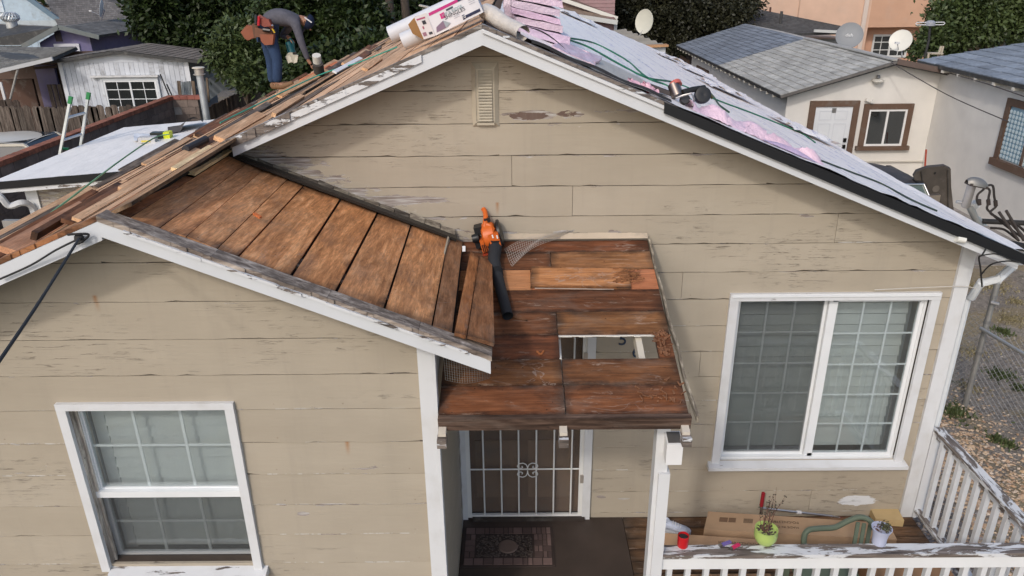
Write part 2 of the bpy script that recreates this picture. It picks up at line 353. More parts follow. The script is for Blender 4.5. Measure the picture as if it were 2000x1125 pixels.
# ================================================================== the house
GZ = -.6
RX, RZ = -.2, 4.2          # main ridge
SL = .4137                 # roof slope
def zr(x): return RZ - SL * abs(x - RX)            # top of main roof deck
house = empty('house', (0, 1, GZ), 'beige clapboard house with peeling paint, white fascias and a roof stripped to its boards', 'house')
WINS = [(1.715, 3.29, .60, 2.15)]
def rowz(zs, z0, st, zend):
    o = [z0 + st * k for k in range(6)]; z = z0
    out = []
    k = 5
    while z0 + st * k > zend: out.append(z0 + st * k); k -= 1
    return out
def siding_board(yf, z0, z1, xa, xb, top, holes, seed):
    r = random.Random(seed); m = MB()
    bp = {xa, xb}
    for h in holes:
        if h[2] < z1 and h[3] > z0: bp |= {x for x in h[:2] if xa < x < xb}
    if top:
        for zz in (z0, z1):
            for x in top(None, zz):
                if xa < x < xb: bp.add(x)
    bp = sorted(bp); g = .003
    for a, b in zip(bp[:-1], bp[1:]):
        if b - a < .004: continue
        n = max(1, int((b - a) / .07)); xs = [a + (b - a) * i / n for i in range(n + 1)]
        mid = (a + b) / 2
        spans = [(z0, z1)]
        for h in holes:
            if h[0] < mid < h[1]:
                ns = []
                for s0, s1 in spans:
                    if h[2] > s0: ns.append((s0, min(s1, h[2])))
                    if h[3] < s1: ns.append((max(s0, h[3]), s1))
                spans = [q for q in ns if q[1] - q[0] > .003]
        if not spans and m.v: m.build('siding_board', SIDM, house); m = MB()
        for s0, s1 in spans:
            jit = s0 == z0
            P = []
            for x in xs:
                ch = (-.008 if r.random() < .05 else 0) + (noise.noise(V((x * 6, z0 * 9, seed))) * .006 if jit else 0)
                lift = max(0, noise.noise(V((x * 3, z0 * 5, seed + 9)))) * .006 if jit else 0
                hi = s1 - (g if s1 == z1 else 0)
                if top: hi = min(hi, top(x, None))
                lo = min(s0 + (g if jit else 0) - ch, hi)
                t0 = (lo - z0) / (z1 - z0)
                P.append((x, lo, hi, yf - .006 * (1 - t0) - lift))
            for (x0, l0, h0, y0), (x1, l1, h1, y1) in zip(P[:-1], P[1:]):
                m.add([(x0, y0, l0), (x1, y1, l1), (x1, yf, h1), (x0, yf, h0), (x0, yf + .02, l0), (x1, yf + .02, l1), (x1, yf + .02, h1), (x0, yf + .02, h0)],
                      [(0, 1, 2, 3), (4, 5, 1, 0), (3, 2, 6, 7)])
            for (x, l, h, y), sgn in ((P[0], 1), (P[-1], -1)):
                m.add([(x, y, l), (x, yf, h), (x, yf + .02, h), (x, yf + .02, l)], [(0, 1, 2, 3)])
    if m.v: m.build('siding_board', SIDM, house)
def gtop(cx, zc):
    def f(x, z):
        if x is None: d = (zc - z) / SL; return (cx - d, cx + d) if d > 0 else ()
        return zc - SL * abs(x - cx)
    return f
# main gable wall y = 0
mt = gtop(RX, RZ - .06)
mz = [3.521 + .2317 * k for k in range(3, -17, -1)]
joint = {3.2893: [], 2.826: [.43], 2.594: [2.43], 3.0576: [-.02], 2.362: [], 2.131: [1.3], 1.436: [1.5], .973: [1.45], .51: [1.9], .046: [2.6]}
for i in range(len(mz) - 1):
    z1, z0 = mz[i], mz[i + 1]
    xa = -4.6
    xs = [xa, 3.49]
    for k, v in joint.items():
        if abs(k - z0) < .02: xs = [xa] + v + [3.49]
    if z0 < -.2: continue
    holes = WINS + [(-.44, .64, 0, 2.06), (-.29, -.11, 3.51, 3.94)]
    for a, b in zip(xs[:-1], xs[1:]):
        siding_board(-.02, z0, z1, a + (.0015 if a > xa else 0), b - .0015, mt, holes, i * 10 + len(xs) + int(a * 3))
# wing wall
YW = -1.636
wt = gtop(-2.02, 3.42)
wz = [3.097 + .2327 * k for k in range(2, -17, -1)]
WW = (-2.655, -1.705, 1.0, 2.18)
for i in range(len(wz) - 1):
    z1, z0 = wz[i], wz[i + 1]
    siding_board(YW, z0, z1, -4.6, -.495, wt, [WW], 300 + i)
DARK = gen('dark_cavity', .95, var=.3, bump=0)
def wallslab(y0, y1, xl, xr, zb, top, holes):
    m = MB(); xs = sorted({xl, xr, RX, -2.02} | {h[0] for h in holes} | {h[1] for h in holes}); xs = [x for x in xs if xl <= x <= xr]
    for a, b in zip(xs[:-1], xs[1:]):
        mid = (a + b) / 2; sp = [(zb, None)]
        for h in holes:
            if h[0] < mid < h[1]: sp = [(zb, h[2]), (h[3], None)]
        for s0, s1 in sp:
            ta, tb = (top(a, None), top(b, None)) if s1 is None else (s1, s1)
            m.hexa([(a, y0, s0), (b, y0, s0), (b, y1, s0), (a, y1, s0)], [(a, y0, ta), (b, y0, tb), (b, y1, tb), (a, y1, ta)])
    return m
wallslab(0, .1, -4.6, 3.48, GZ, mt, WINS + [(-.44, .64, 0, 2.06)]).build('wall_sheathing', DARK, house, (.13, .105, .08))
wallslab(YW + .02, YW + .1, -4.6, -.5, GZ, wt, [WW]).build('wall_sheathing', DARK, house, (.06, .045, .035))
MB().box(-4.6, 3.48, 1.0, 1.05, GZ, 2.5).build('interior_wall', PAINT, house, (.25, .25, .24))
MB().box(-4.6, 3.48, .0, 12.2, GZ - .02, GZ + .05).build('floor', PAINT, house, (.05, .04, .03))
MB().box(3.44, 3.48, .1, 12.2, GZ, 2.55).build('side_wall', PAINT, house, (.40, .33, .22))
MB().box(-4.64, -4.6, YW + .1, 12.2, GZ, 2.3).build('side_wall', PAINT, house, (.40, .33, .22))
m = MB(); m.poly([(-4.6, 12.2, GZ), (3.48, 12.2, GZ), (3.48, 12.2, 2.5), (RX, 12.2, 4.05), (-4.6, 12.2, 2.3)], (0, .05, 0)); m.build('back_wall', PAINT, house, (.40, .33, .22))
# wing side wall by the door
for k in range(13):
    z0 = -.1 + .2327 * k; z1 = min(z0 + .2287, 2.72)
    MB().hexa([(-.5, YW + .02, z0), (-.482, YW + .02, z0), (-.482, -.025, z0), (-.5, -.025, z0)], [(-.5, YW + .02, z1), (-.488, YW + .02, z1), (-.488, -.025, z1), (-.5, -.025, z1)]).build('siding_board', SIDM, house)
MB().box(-.56, -.505, YW + .12, 0, GZ, 2.66).build('wall_sheathing', DARK, house, (.06, .045, .035))
# corner boards
def part(m, name, mat, col=(.64, .65, .66), parent=None, **k): return m.build(name, mat, parent or house, col, **k)
part(MB().box(-.560, -.478, YW - .032, YW - .004, -.1, 2.76), 'corner_board', PWLZ)
part(MB().box(-.478, -.460, YW - .032, YW + .035, -.1, 2.6), 'corner_board', PWLZ)
part(MB().box(3.41, 3.495, -.052, -.024, -.1, 2.62), 'corner_board', PWLZ)
part(MB().box(3.495, 3.52, -.052, .06, -.1, 2.6), 'corner_board', PWLZ)
# ---- rakes
def rake(x0, x1, zc, cx, y0, y1, zt, zb, mat, name='rake_board', n=1, jag=0, col=(.60, .62, .64), drop=0):
    m = MB(); st = 14 if jag else n
    for i in range(st):
        a = x0 + (x1 - x0) * i / st; b = x0 + (x1 - x0) * (i + 1) / st
        za = zc - SL * abs(a - cx); zb_ = zc - SL * abs(b - cx); r = rnd.random() * jag
        m.hexa([(a, y0 + r, za + zb), (b, y0 + r, zb_ + zb), (b, y1, zb_ + zb), (a, y1, za + zb)], [(a, y0 + r, za + zt), (b, y0 + r, zb_ + zt), (b, y1, zb_ + zt), (a, y1, za + zt)])
    return part(m, name, mat, col)
rake(-1.93, RX, RZ, RX, -.33, -.30, -.012, -.115, WPAINT); rake(RX, 3.66, RZ, RX, -.33, -.30, -.012, -.115, WPAINT)
WH = (1, 1, 1)
for a, b in ((-2.0, -1.45), (-1.45, -.95), (-.95, RX), (RX, .42), (.42, 1.1)):
    rake(a, b - .002, RZ, RX, -.345, -.245, .014, -.010, GREYX if rnd.random() < .6 else PWH, 'rake_trim', jag=.018, col=WH)
rake(-1.5, -.6, RZ, RX, -.348, -.338, -.004, -.05, PWX, 'rake_trim', jag=.004, col=WH)
rake(-1.93, -1.5, RZ, RX, -.37, -.335, .01, -.05, PWH, 'rake_trim', jag=.02, col=WH)
rake(RX, 1.02, RZ, RX, -.352, -.334, -.012, -.036, PWLX, 'rake_trim', jag=.003, col=WH)
rake(1.0, 3.68, RZ, RX, -.345, -.30, -.012, -.02, PWLX, 'rake_trim', col=WH)
BLK = (.012, .013, .015)
rake(1.0, 3.72, RZ, RX, -.358, -.347, .010, -.060, PLASTIC, 'drip_edge', col=BLK)
rake(1.0, 3.72, RZ, RX, -.347, -.28, .012, .006, PLASTIC, 'drip_edge', col=BLK)
# wing rakes
WR = 3.463
YF = -1.96
rake(-2.02, -.134, WR, -2.02, YF, YF + .03, -.028, -.108, WPAINT); rake(-4.9, -2.02, WR, -2.02, YF, YF + .03, -.028, -.125, WPAINT)
for a, b in ((-2.02, -1.5), (-1.5, -.95), (-.95, -.5), (-.5, -.125)):
    rake(a, b - .002, WR, -2.02, YF - .008, YF + .10, .002, -.026, GREYX, 'rake_trim', jag=.012, col=(1.5, 1.42, 1.35))
for a, b in ((-2.62, -2.02), (-3.3, -2.62), (-4.1, -3.3), (-4.9, -4.1)):
    rake(a, b, WR, -2.02, YF - .006, YF + .08, .0, -.026, GREYX if a < -2.7 else DECKX, 'rake_trim', jag=.02, col=(.8, .6, .5))
rake(-1.9, -.25, WR, -2.02, YF - .022, YF - .002, -.020, -.036, PWX, 'rake_trim', jag=.012, col=WH)
# ---- roof structure slabs under the boards
def slab(name, pts, th, mat, col, parent=None, **k):
    n = (V(pts[1]) - V(pts[0])).cross(V(pts[2]) - V(pts[0])).normalized()
    if n.z < 0: n = -n
    m = MB(); m.poly(pts, n * -th); return m.build(name, mat, parent or house, col, **k)
slab('roof_underlay', [(RX, -.30, RZ - .02), (3.64, -.30, zr(3.64) - .02), (3.64, 12.3, zr(3.64) - .02), (RX, 12.3, RZ - .02)], .03, DARK, (.12, .07, .04))
slab('roof_underlay', [(RX, -.30, RZ - .03), (RX, 12.3, RZ - .03), (-4.9, 12.3, zr(-4.9) - .03), (-4.9, -.30, zr(-4.9) - .03)], .02, DARK, (.02, .015, .012))
slab('roof_underlay', [(-2.02, YF + .03, WR - .05), (-2.02, -.3, WR - .05), (-4.9, -.3, zr(-4.9) - .05), (-4.9, YF + .03, zr(-4.9) - .05)], .02, DARK, (.02, .015, .012))
# ---- left slope: old boards running front to back, row after row
k = 0; x = RX - .02
while x > -4.85:
    wdt = rnd.uniform(.15, .21); x1 = max(x - wdt, -4.9); y = -.29 if x1 > -2.04 else -1.87
    if x1 > -2.04 and x > -2.04 and x1 < -2.0: pass
    while y < 12.2:
        L = rnd.uniform(1.6, 4.2); y2 = min(y + L, 12.25)
        t = rnd.random(); br = rnd.uniform(.75, 1.1)
        if x > -1.15 or t < .50: mt_, cl = NEWY, (br * 1.22, br * 1.10, br * 1.0)
        elif t < .8: mt_, cl = DECKY, (br * 1.3, br * 1.3, br * 1.3)
        else: mt_, cl = GREYY, (.9, .7, .55)
        dz = rnd.uniform(0, .012)
        if not (rnd.random() < .10 and x < -1.3):
            MB().hexa([(x, y, zr(x) - .02 + dz), (x1 + .006, y, zr(x1) - .02 + dz), (x1 + .006, y2 - .01, zr(x1) - .02 + dz), (x, y2 - .01, zr(x) - .02 + dz)],
                      [(x, y, zr(x) + dz), (x1 + .006, y, zr(x1) + dz), (x1 + .006, y2 - .01, zr(x1) + dz), (x, y2 - .01, zr(x) + dz)]).build('roof_board', mt_, house, cl)
        y = y2
    x = x1
# ---- wing's right slope: boards between measured joints (front pixel, back pixel)
def wtop(i_front, i_back):
    a = at(*i_front, -1.86); b = at(*i_back, -.09); return a, b
J = [((199, 417), (406, 291)), ((249, 429), (452, 301)), ((364, 462), (514, 332)), ((463, 502), (593, 362)), ((567, 541), (666, 388)), ((656, 570), (738, 415)),
     ((751, 604), (804, 438)), ((844, 637), (876, 464)), ((884, 649), (904, 474))]
J = [wtop(*q) for q in J]
wc = [(1.25, .90, .78), (1.55, 1.20, .97), (1.72, 1.38, 1.14), (1.8, 1.40, 1.10), (1.7, 1.30, 1.0), (1.55, 1.22, 1.0), (1.62, 1.28, 1.04), (.75, .62, .58)]
def rboard(a0, b0, a1, b1, mat, col, th=.022, g=.004, lift=0.0, name='roof_board', parent=None, **kw):
    a0, b0, a1, b1 = V(a0), V(b0), V(a1), V(b1); e = (a1 - a0).normalized() * g
    a0, b0, a1, b1 = a0 + e, b0 + e, a1 - e, b1 - e
    n = (a1 - a0).cross(b0 - a0).normalized()
    if n.z < 0: n = -n
    T = [p + n * lift for p in (a0, a1, b1, b0)]; m = MB(); m.hexa([p - n * th for p in T], T); return m.build(name, mat, parent or house, col, **kw)
for i in range(8):
    (a0, b0), (a1, b1) = J[i], J[i + 1]; wd = (a1 - a0).length
    L = lambda p, q, t: p + (q - p) * t
    g = .0045 if i not in (3, 4, 5) else .008
    if i == 0:
        rboard(a0, L(a0, b0, .55), a1, L(a1, b1, .55), DECKY, wc[0], g=g); rboard(L(a0, b0, .56), b0, L(a1, b1, .56), b1, NEWY, (1.6, 1.75, 1.5), g=.0, lift=.03)
    elif i in (1, 2):
        s = .53 if i == 1 else .6   # boards split along their length
        am, bm = L(a0, a1, s), L(b0, b1, s)
        rboard(a0, b0, am, bm, DECKY, wc[i], g=.002, lift=.002); rboard(am, bm, a1, b1, DECKY, tuple(c * 1.04 for c in wc[i]), g=.0025)
    else: rboard(a0, b0, a1, b1, DECKY, wc[i], g=g, lift=.0 if i < 7 else .006)
_dn = V((0, 0, -.04))
for i in range(8): m = MB(); (a0, b0), (a1, b1) = J[i], J[i + 1]; m.poly([a0 + _dn, a1 + _dn, b1 + _dn, b0 + _dn], (0, 0, -.01)); m.build('roof_underlay', DARK, house, (.015, .012, .01))
# short eave board beyond the gap and the loose wide board lying over the eave
pe = lambda px, py, y: at(px, py, y)
# flashing: broken pieces of old cement shingle along the wall
for i in range(15):
    t0, t1 = i / 15, (i + .96) / 15
    A = at(440 + (890 - 440) * t0, 300 + (462 - 300) * t0 + 2, -.10); B = at(440 + (890 - 440) * t1, 300 + (462 - 300) * t1 + 2, -.10)
    A2 = V((A.x, -.035, A.z + .028 + rnd.uniform(-.01, .01))); B2 = V((B.x, -.035, B.z + .028 + rnd.uniform(-.008, .008)))
    up = V((0, 0, rnd.uniform(.004, .012)))
    MB().hexa([A, B, B2, A2], [A + up, B + up, B2 + up, A2 + up]).build('flashing_piece', GREYX, house, rnd.choice([(1.5, 1.5, 1.35), (1.0, 1.0, .9), (.5, .5, .48)]))
m = MB(); A = at(425, 292, -.13); B = at(892, 466, -.13)
m.bar(A + V((0, 0, -.0)), B, .07, .02); m.build('felt_strip', PLASTIC, house, (.02, .018, .016))
# ---- porch roof
PS = .2943
def zp(y): return 2.655 + PS * y
NP = (0, -PS, 1); PP = (0, 0, 2.655)
def pp(px, py): return atp(px, py, PP, NP)
rows = [469, 491, 526, 565, 608, 653, 700, 751, 809]
ys = [pp(1180, p).y for p in rows]
def pboard(x0, x1, i, mat=DECKX, col=(1, 1, 1), lift=0, j=None, g=.003):
    ya, yb = ys[i] - g, ys[j or i + 1] + g
    sh = lambda y: V((0, 0, zp(y) + lift))
    col = (col[0] * (.56 if mat is DECKX else .9), col[1] * (.55 if mat is DECKX else .9), col[2] * (.56 if mat is DECKX else .9))
    T = [V((x0, yb, zp(yb) + lift)), V((x1, yb, zp(yb) + lift)), V((x1, ya, zp(ya) + lift)), V((x0, ya, zp(ya) + lift))]
    return MB().hexa([p - V((0, 0, .022)) for p in T], T).build('roof_board', mat, house, col)
XL, XR = -.455, 1.0
xx = lambda px, i: pp(px, (rows[i] + rows[i + 1]) / 2).x
c0 = (.95, .62, .52)
pboard(XL, XR, 0, col=(.8, .5, .42))
pboard(XL, xx(1075, 1), 1, col=(.7, .5, .45)); pboard(xx(1075, 1) + .004, XR, 1, col=(1.35, 1.1, .9))
pboard(XL, xx(1036, 2), 2, NEWX, (.95, .62, .42)); pboard(xx(1036, 2) + .004, XR, 2, NEWX, (.9, .5, .36))
pboard(XL, XR, 3, col=(.62, .42, .36)); 
pboard(XL, xx(1087, 4), 4, col=(.7, .48, .4)); pboard(xx(1087, 4) + .004, XR, 4, col=(.95, .75, .58))
pboard(XL, xx(1092, 5), 5, col=(.75, .45, .38)); pboard(xx(1283, 5), XR, 5, col=(.8, .5, .4))
pboard(XL, xx(1097, 6), 6, col=(.9, .66, .48)); pboard(xx(1097, 6) + .006, XR, 6, col=(.85, .62, .48))
pboard(XL, xx(1102, 7), 7, col=(.85, .55, .44), g=.004); pboard(xx(1102, 7) + .006, XR, 7, col=(.85, .55, .42), g=.004)
# eave fascia, rafters and tails
yE = ys[8]
part(MB().hexa([(XL - .0, yE - .03, zp(yE) - .085), (XR + .01, yE - .03, zp(yE) - .085), (XR + .01, yE - .004, zp(yE) - .085), (XL - .0, yE - .004, zp(yE) - .085)],
     [(XL, yE - .045, zp(yE) - .0), (XR + .01, yE - .045, zp(yE) - .0), (XR + .01, yE - .004, zp(yE) + .004), (XL, yE - .004, zp(yE) + .004)]), 'eave_board', GREYX, (.50, .36, .30))
for x in (-.43, .27, .975):
    m = MB(); z = lambda y: zp(y) - .03
    y0, y1 = -.03, yE - .085
    m.hexa([(x - .022, y1, z(y1) - .07), (x + .022, y1, z(y1) - .07), (x + .022, y0, z(y0) - .09), (x - .022, y0, z(y0) - .09)],
           [(x - .022, y1, z(y1) - .055 + .04), (x + .022, y1, z(y1) - .055 + .04), (x + .022, y0, z(y0)), (x - .022, y0, z(y0))]); part(m, 'rafter', WPAINT, (.55, .5, .42))
    part(MB().box(x - .027, x + .027, yE - .125, yE - .05, zp(yE) - .145, zp(yE) - .09), 'rafter_tail', PWH, WH)
part(MB().bar((.80, -.03, zp(0) - .08), (.80, -1.6, zp(-1.6) - .08), .04, .08), 'rafter', WPAINT, (.6, .55, .45))
# hole rim, torn white edges
hy0, hy1 = ys[5], ys[6]; hx0, hx1 = xx(1092, 5), xx(1283, 5)
m = MB()
for i in range(14):
    a = hx0 + (hx1 - hx0) * i / 14; b = hx0 + (hx1 - hx0) * (i + 1) / 14
    m.box(a, b, hy0 - .002 - rnd.random() * .012, hy0 + .004, zp(hy0) - .014, zp(hy0) - .006)
m.box(hx0 - .003, hx0 + .010, hy1, hy0, zp(hy1) - .01, zp(hy1) + .002); part(m, 'torn_edge', WPAINT, (.7, .68, .62))
# edge metal on the right side, flashing on top
m = MB(); pts = []
for i in range(17):
    t = i / 16; y = yE * 1.02 * t; pts.append(V((XR + .004 + .006 * math.sin(i * 1.3) + .03 * t * t, y, zp(y) + .012 + rnd.uniform(-.002, .004))))
for a, b in zip(pts[:-1], pts[1:]):
    m.hexa([a - V((0, 0, .04)), a + V((.012, 0, -.045)), b + V((.012, 0, -.045)), b - V((0, 0, .04))], [a, a + V((.014, 0, .002)), b + V((.014, 0, .002)), b])
part(m, 'roof_edging', GREYY, (1.3, 1.3, 1.15))
m = MB(); n = 30; xa, xb = -.12, 1.0
for i in range(n):
    a = xa + (xb - xa) * i / n; b = xa + (xb - xa) * (i + 1) / n; j = rnd.uniform(0, .008)
    m.hexa([(a, -.075, 2.662), (b, -.075, 2.662), (b, -.03, 2.662), (a, -.03, 2.662)], [(a, -.072, 2.675), (b, -.072, 2.675), (b, -.035, 2.69 + j), (a, -.035, 2.69 + j)])
part(m, 'wall_flashing', PAINT, (.55, .46, .35))
# splinters of rot beside the hole and at the lower right corner
ROT = gen('rotten_wood', .95, var=.5, sc=30, bump=.9, bd=.01)
m = MB()
for k in range(90):
    if k < 60: X = rnd.uniform(hx1 - .0, XR - .02); y = rnd.uniform(hy1, hy0)
    else: X = rnd.uniform(.70, .99); y = rnd.uniform(ys[8] + .03, ys[7] + .03)
    a = rnd.uniform(0, 3.14); L = rnd.uniform(.01, .04); c = V((X, y, zp(y) + .008))
    m.bar(c, c + V((math.cos(a) * L, math.sin(a) * L, PS * math.sin(a) * L + .006)), rnd.uniform(.004, .012), .006)
part(m, 'rot_splinters', ROT, (.22, .10, .05), kind='stuff')
# ceiling side boards / post / downspout on post
YP = -1.47
part(MB().box(.868, .950, YP - .04, YP + .05, -.1, zp(YP) - .1), 'porch_post', PWLZ)
part(MB().box(.895, .966, YP - .062, YP - .042, -.1, 1.60), 'post_casing', WPAINT)
part(MB().box(.951, .968, YP - .041, YP + .045, -.1, 1.60), 'post_casing', WPAINT)
m = MB(); a_, b_ = at(1303, 868, -1.60), at(1331, 908, -1.60); w_x = b_.x - a_.x; hz_ = a_.z - b_.z
A4 = [V((a_.x, -1.60, b_.z)), V((b_.x, -1.60, b_.z)), V((b_.x, -1.60 + w_x, b_.z + .03)), V((a_.x, -1.60 + w_x, b_.z + .03))]; B4 = [p + V((0, 0, hz_)) for p in A4]
m.hexa(A4, B4); m.hexa([V((.93, -1.55, b_.z - .02)), V((a_.x + .02, -1.575, b_.z)), V((a_.x + .02, -1.50, b_.z)), V((.93, -1.47, b_.z - .02))], [V((.93, -1.55, b_.z + .06)), V((a_.x + .02, -1.575, b_.z + .09)), V((a_.x + .02, -1.50, b_.z + .09)), V((.93, -1.47, b_.z + .06))])
lead = part(m, 'downspout_leader', WPAINT, (.72, .72, .72))
m = MB(); cc_ = (B4[0] + B4[2]) / 2; m.poly([cc_ + (p - cc_) * .82 + V((0, 0, .0015)) for p in B4], (0, 0, .002)); part(m, 'leader_opening', RUBBER, (.09, .085, .08), lead)
# door and security gate
m = MB(); m.box(-.50, -.44, -.05, -.012, 0, 2.1); m.box(-.44, .645, -.05, -.012, 2.04, 2.1)
part(m, 'door_casing', PWLZ, WH)
part(MB().box(.575, .645, -.055, -.012, 0, 2.04), 'door_casing', PWLZ, WH)
door = part(MB().box(-.42, .56, .02, .06, .03, 2.02), 'door', PAINT, (.30, .20, .14))
m = MB()
for (a, b, c, d) in ((-.36, .03, .2, .8), (.1, .5, .2, .8), (-.36, .03, .95, 1.85), (.1, .5, .95, 1.85)):
    m.box(a, b, .012, .02, c, d)
part(m, 'door_panel', PAINT, (.38, .26, .18), door)
gate = part(MB().box(-.44, -.405, -.045, -.02, .02, 2.03).box(.54, .575, -.045, -.02, .02, 2.03).box(-.405, .54, -.045, -.02, .02, .05).box(-.405, .54, -.045, -.02, 2.0, 2.03), 'security_gate', WPAINT, (.72, .72, .70))
part(MB().box(-.405, .54, -.015, -.012, .05, 2.0), 'insect_screen', SCREEN, WH, gate)
for i in range(6):
    x = -.29 + i * .1525
    part(MB().tube([(x, -.04, .05), (x, -.04, 2.0)], .0075, 6), 'bar', WPAINT, (.75, .75, .73), gate)
for z in (.535, 1.5): part(MB().tube([(-.405, -.036, z), (.54, -.036, z)], .007, 6), 'bar', WPAINT, (.75, .75, .73), gate)
for sx_ in (-1, 1):
    for sz_ in (-1, 1):
        pts = []
        for i in range(22):
            SP = [(0, .0), (.002, .03), (.012, .056), (.036, .07), (.066, .064), (.082, .042), (.074, .02), (.052, .014), (.038, .026), (.046, .038)]
            s_ = i / 21 * 8.999; j_ = int(s_); f_ = s_ - j_; ux = SP[j_][0] * (1 - f_) + SP[j_ + 1][0] * f_; uz = SP[j_][1] * (1 - f_) + SP[j_ + 1][1] * f_
            pts.append((.0925 + sx_ * ux * 1.1, -.05, .535 + sz_ * (uz + .004)))
        part(MB().tube(pts, .0045, 6), 'scroll', WPAINT, (.75, .75, .73), gate)
for z in (.4, 1.6): part(MB().box(.55, .58, -.06, -.04, z, z + .08), 'hinge', DULLM, (.5, .45, .4), gate)
# house number
NUM = (.03, .05, .09)
text('5', 'house_number', at(1216, 664, -.03), .15, (1, 0, 0), (0, 0, 1), NUM, house, .004)
text('6', 'house_number', at(1243, 688, -.03), .15, (1, 0, 0), (0, 0, 1), NUM, house, .004)
# gable vent
vx0, vx1, vz0, vz1 = -.295, -.108, 3.505, 3.945
vent = MB(); a, b = .0, .032
for (o, i_) in (((vx0, vx1, vz0, vz1), (vx0 + a + .028, vx1 - .028, vz0 + .03, vz1 - .04)),):
    O = [(o[0], o[2]), (o[1], o[2]), (o[1], o[3]), (o[0], o[3])]; I = [(i_[0], i_[2]), (i_[1], i_[2]), (i_[1], i_[3]), (i_[0], i_[3])]
    for k in range(4):
        l = (k + 1) % 4
        vent.add([(O[k][0], -.028, O[k][1]), (O[l][0], -.028, O[l][1]), (I[l][0], -.052, I[l][1]), (I[k][0], -.052, I[k][1])], [(0, 1, 2, 3)])
        vent.add([(O[k][0], -.02, O[k][1]), (O[l][0], -.02, O[l][1]), (O[l][0], -.028, O[l][1]), (O[k][0], -.028, O[k][1])], [(0, 1, 2, 3)])
    vent.add([(I[0][0], -.052, I[0][1]), (I[1][0], -.052, I[1][1]), (I[1][0], -.052, I[1][1] + .01), (I[0][0], -.052, I[0][1] + .01)], [(0, 1, 2, 3)])
vent.box(vx0 + .028, vx1 - .028, -.046, -.018, vz0 + .03, vz1 - .04)
VC = (.47, .42, .33)
vent = part(vent, 'gable_vent', PAINT, VC)
for i in range(17):
    z = vz0 + .04 + i * (vz1 - vz0 - .09) / 17
    part(MB().hexa([(vx0 + .045, -.066, z), (vx1 - .045, -.066, z), (vx1 - .045, -.058, z), (vx0 + .045, -.058, z)], [(vx0 + .045, -.050, z + .017), (vx1 - .045, -.050, z + .017), (vx1 - .045, -.030, z + .021), (vx0 + .045, -.030, z + .021)]), 'louvre', PAINT, VC, vent)
part(MB().box(vx0 + .032, vx1 - .032, -.052, -.048, vz0 + .01, vz0 + .036), 'vent_lip', PAINT, VC, vent)
# ---- windows
def bxs(win, name, mat, col, *b): return part(MB().box(*b), name, mat, col, win)
FW = (.72, .74, .75)
def big_window():
    x0, x1, z0, z1 = 1.68, 3.327, .55, 2.185; y = -.02
    cas = .07
    m = MB(); m.box(x0, x1, y - .035, y, z1 - .06, z1)
    win = part(m, 'window', PWLX, WH)
    bxs(win, 'casing', PWLZ, WH, x0, x0 + cas, y - .03, y, z0 + .04, z1 - .06)
    bxs(win, 'casing', PWLZ, WH, x1 - cas, x1, y - .03, y, z0 + .04, z1 - .06)
    bxs(win, 'casing', WPAINT, FW, x0 + .015, x1 - .015, y - .045, y - .035, z1 - .025, z1 - .01)
    part(MB().hexa([(x0 - .035, y - .085, z0 - .0), (x1 + .03, y - .085, z0 - .0), (x1 + .03, y, z0), (x0 - .035, y, z0)], [(x0 - .035, y - .085, z0 + .03), (x1 + .03, y - .085, z0 + .03), (x1 + .02, y + .05, z0 + .058), (x0 - .02, y + .05, z0 + .058)]), 'sill', PWLX, WH, win)
    bxs(win, 'sill', PWLX, WH, x0, x1, y - .03, y, z0 - .035, z0)
    X0, X1, Z0, Z1 = x0 + cas, x1 - cas, z0 + .055, z1 - .06
    m = MB(); m.box(X0, X1, 0, .09, Z1 - .012, Z1); m.box(X0, X0 + .02, 0, .09, Z0, Z1 - .012); m.box(X1 - .02, X1, 0, .09, Z0, Z1 - .012); m.box(X0 + .02, X1 - .02, 0, .09, Z0, Z0 + .015)
    part(m, 'frame', WPAINT, FW, win)
    xm = X0 + (X1 - X0) * .492
    for (a, b, yy, scr) in ((X0 + .02, xm, .045, 1), (xm, X1 - .02, .012, 0)):
        s = .028; c, d = Z0 + .015, Z1 - .012
        m = MB(); m.box(a, a + s + (.04 if not scr else 0), yy, yy + .028, c, d); m.box(b - s, b, yy, yy + .028, c, d); m.box(a + s, b - s, yy, yy + .028, c, c + s); m.box(a + s, b - s, yy, yy + .028, d - s, d)
        part(m, 'sash', WPAINT, FW, win)
        ga, gb, gc, gd = a + s + (.04 if not scr else 0), b - s, c + s, d - s
        bxs(win, 'pane', GLASS, WH, ga, gb, yy + .010, yy + .013, gc, gd)
        for k in (1, 2): x = ga + (gb - ga) * k / 3; bxs(win, 'muntin', WPAINT, (.93, .94, .94), x - .0075, x + .0075, yy + .016, yy + .024, gc, gd)
        for k in (1, 2, 3, 4): z = gc + (gd - gc) * k / 5; bxs(win, 'muntin', WPAINT, (.93, .94, .94), ga, gb, yy + .0165, yy + .0235, z - .0065, z + .0065)
        if scr: bxs(win, 'screen', SCREEN, WH, ga, gb, yy - .006, yy - .004, gc, gd)
    n = 15
    for k in range(n):
        z = Z0 + .03 + k * (Z1 - Z0 - .04) / n; h = (Z1 - Z0 - .04) / n
        part(MB().hexa([(X0 + .04, .15, z), (X1 - .05, .15, z), (X1 - .05, .157, z), (X0 + .04, .157, z)], [(X0 + .04, .168, z + h * .88), (X1 - .05, .168, z + h * .88), (X1 - .05, .172, z + h * .88), (X0 + .04, .172, z + h * .88)]), 'blind_slat', WPAINT, (.60, .62, .59), win)
    part(MB().box(X0, X1, .2, .21, Z0, Z1), 'blind_gap_shade', WPAINT, (.22, .24, .24), win)  # dark sheet added behind the slats so their gaps read as shade
big_window()
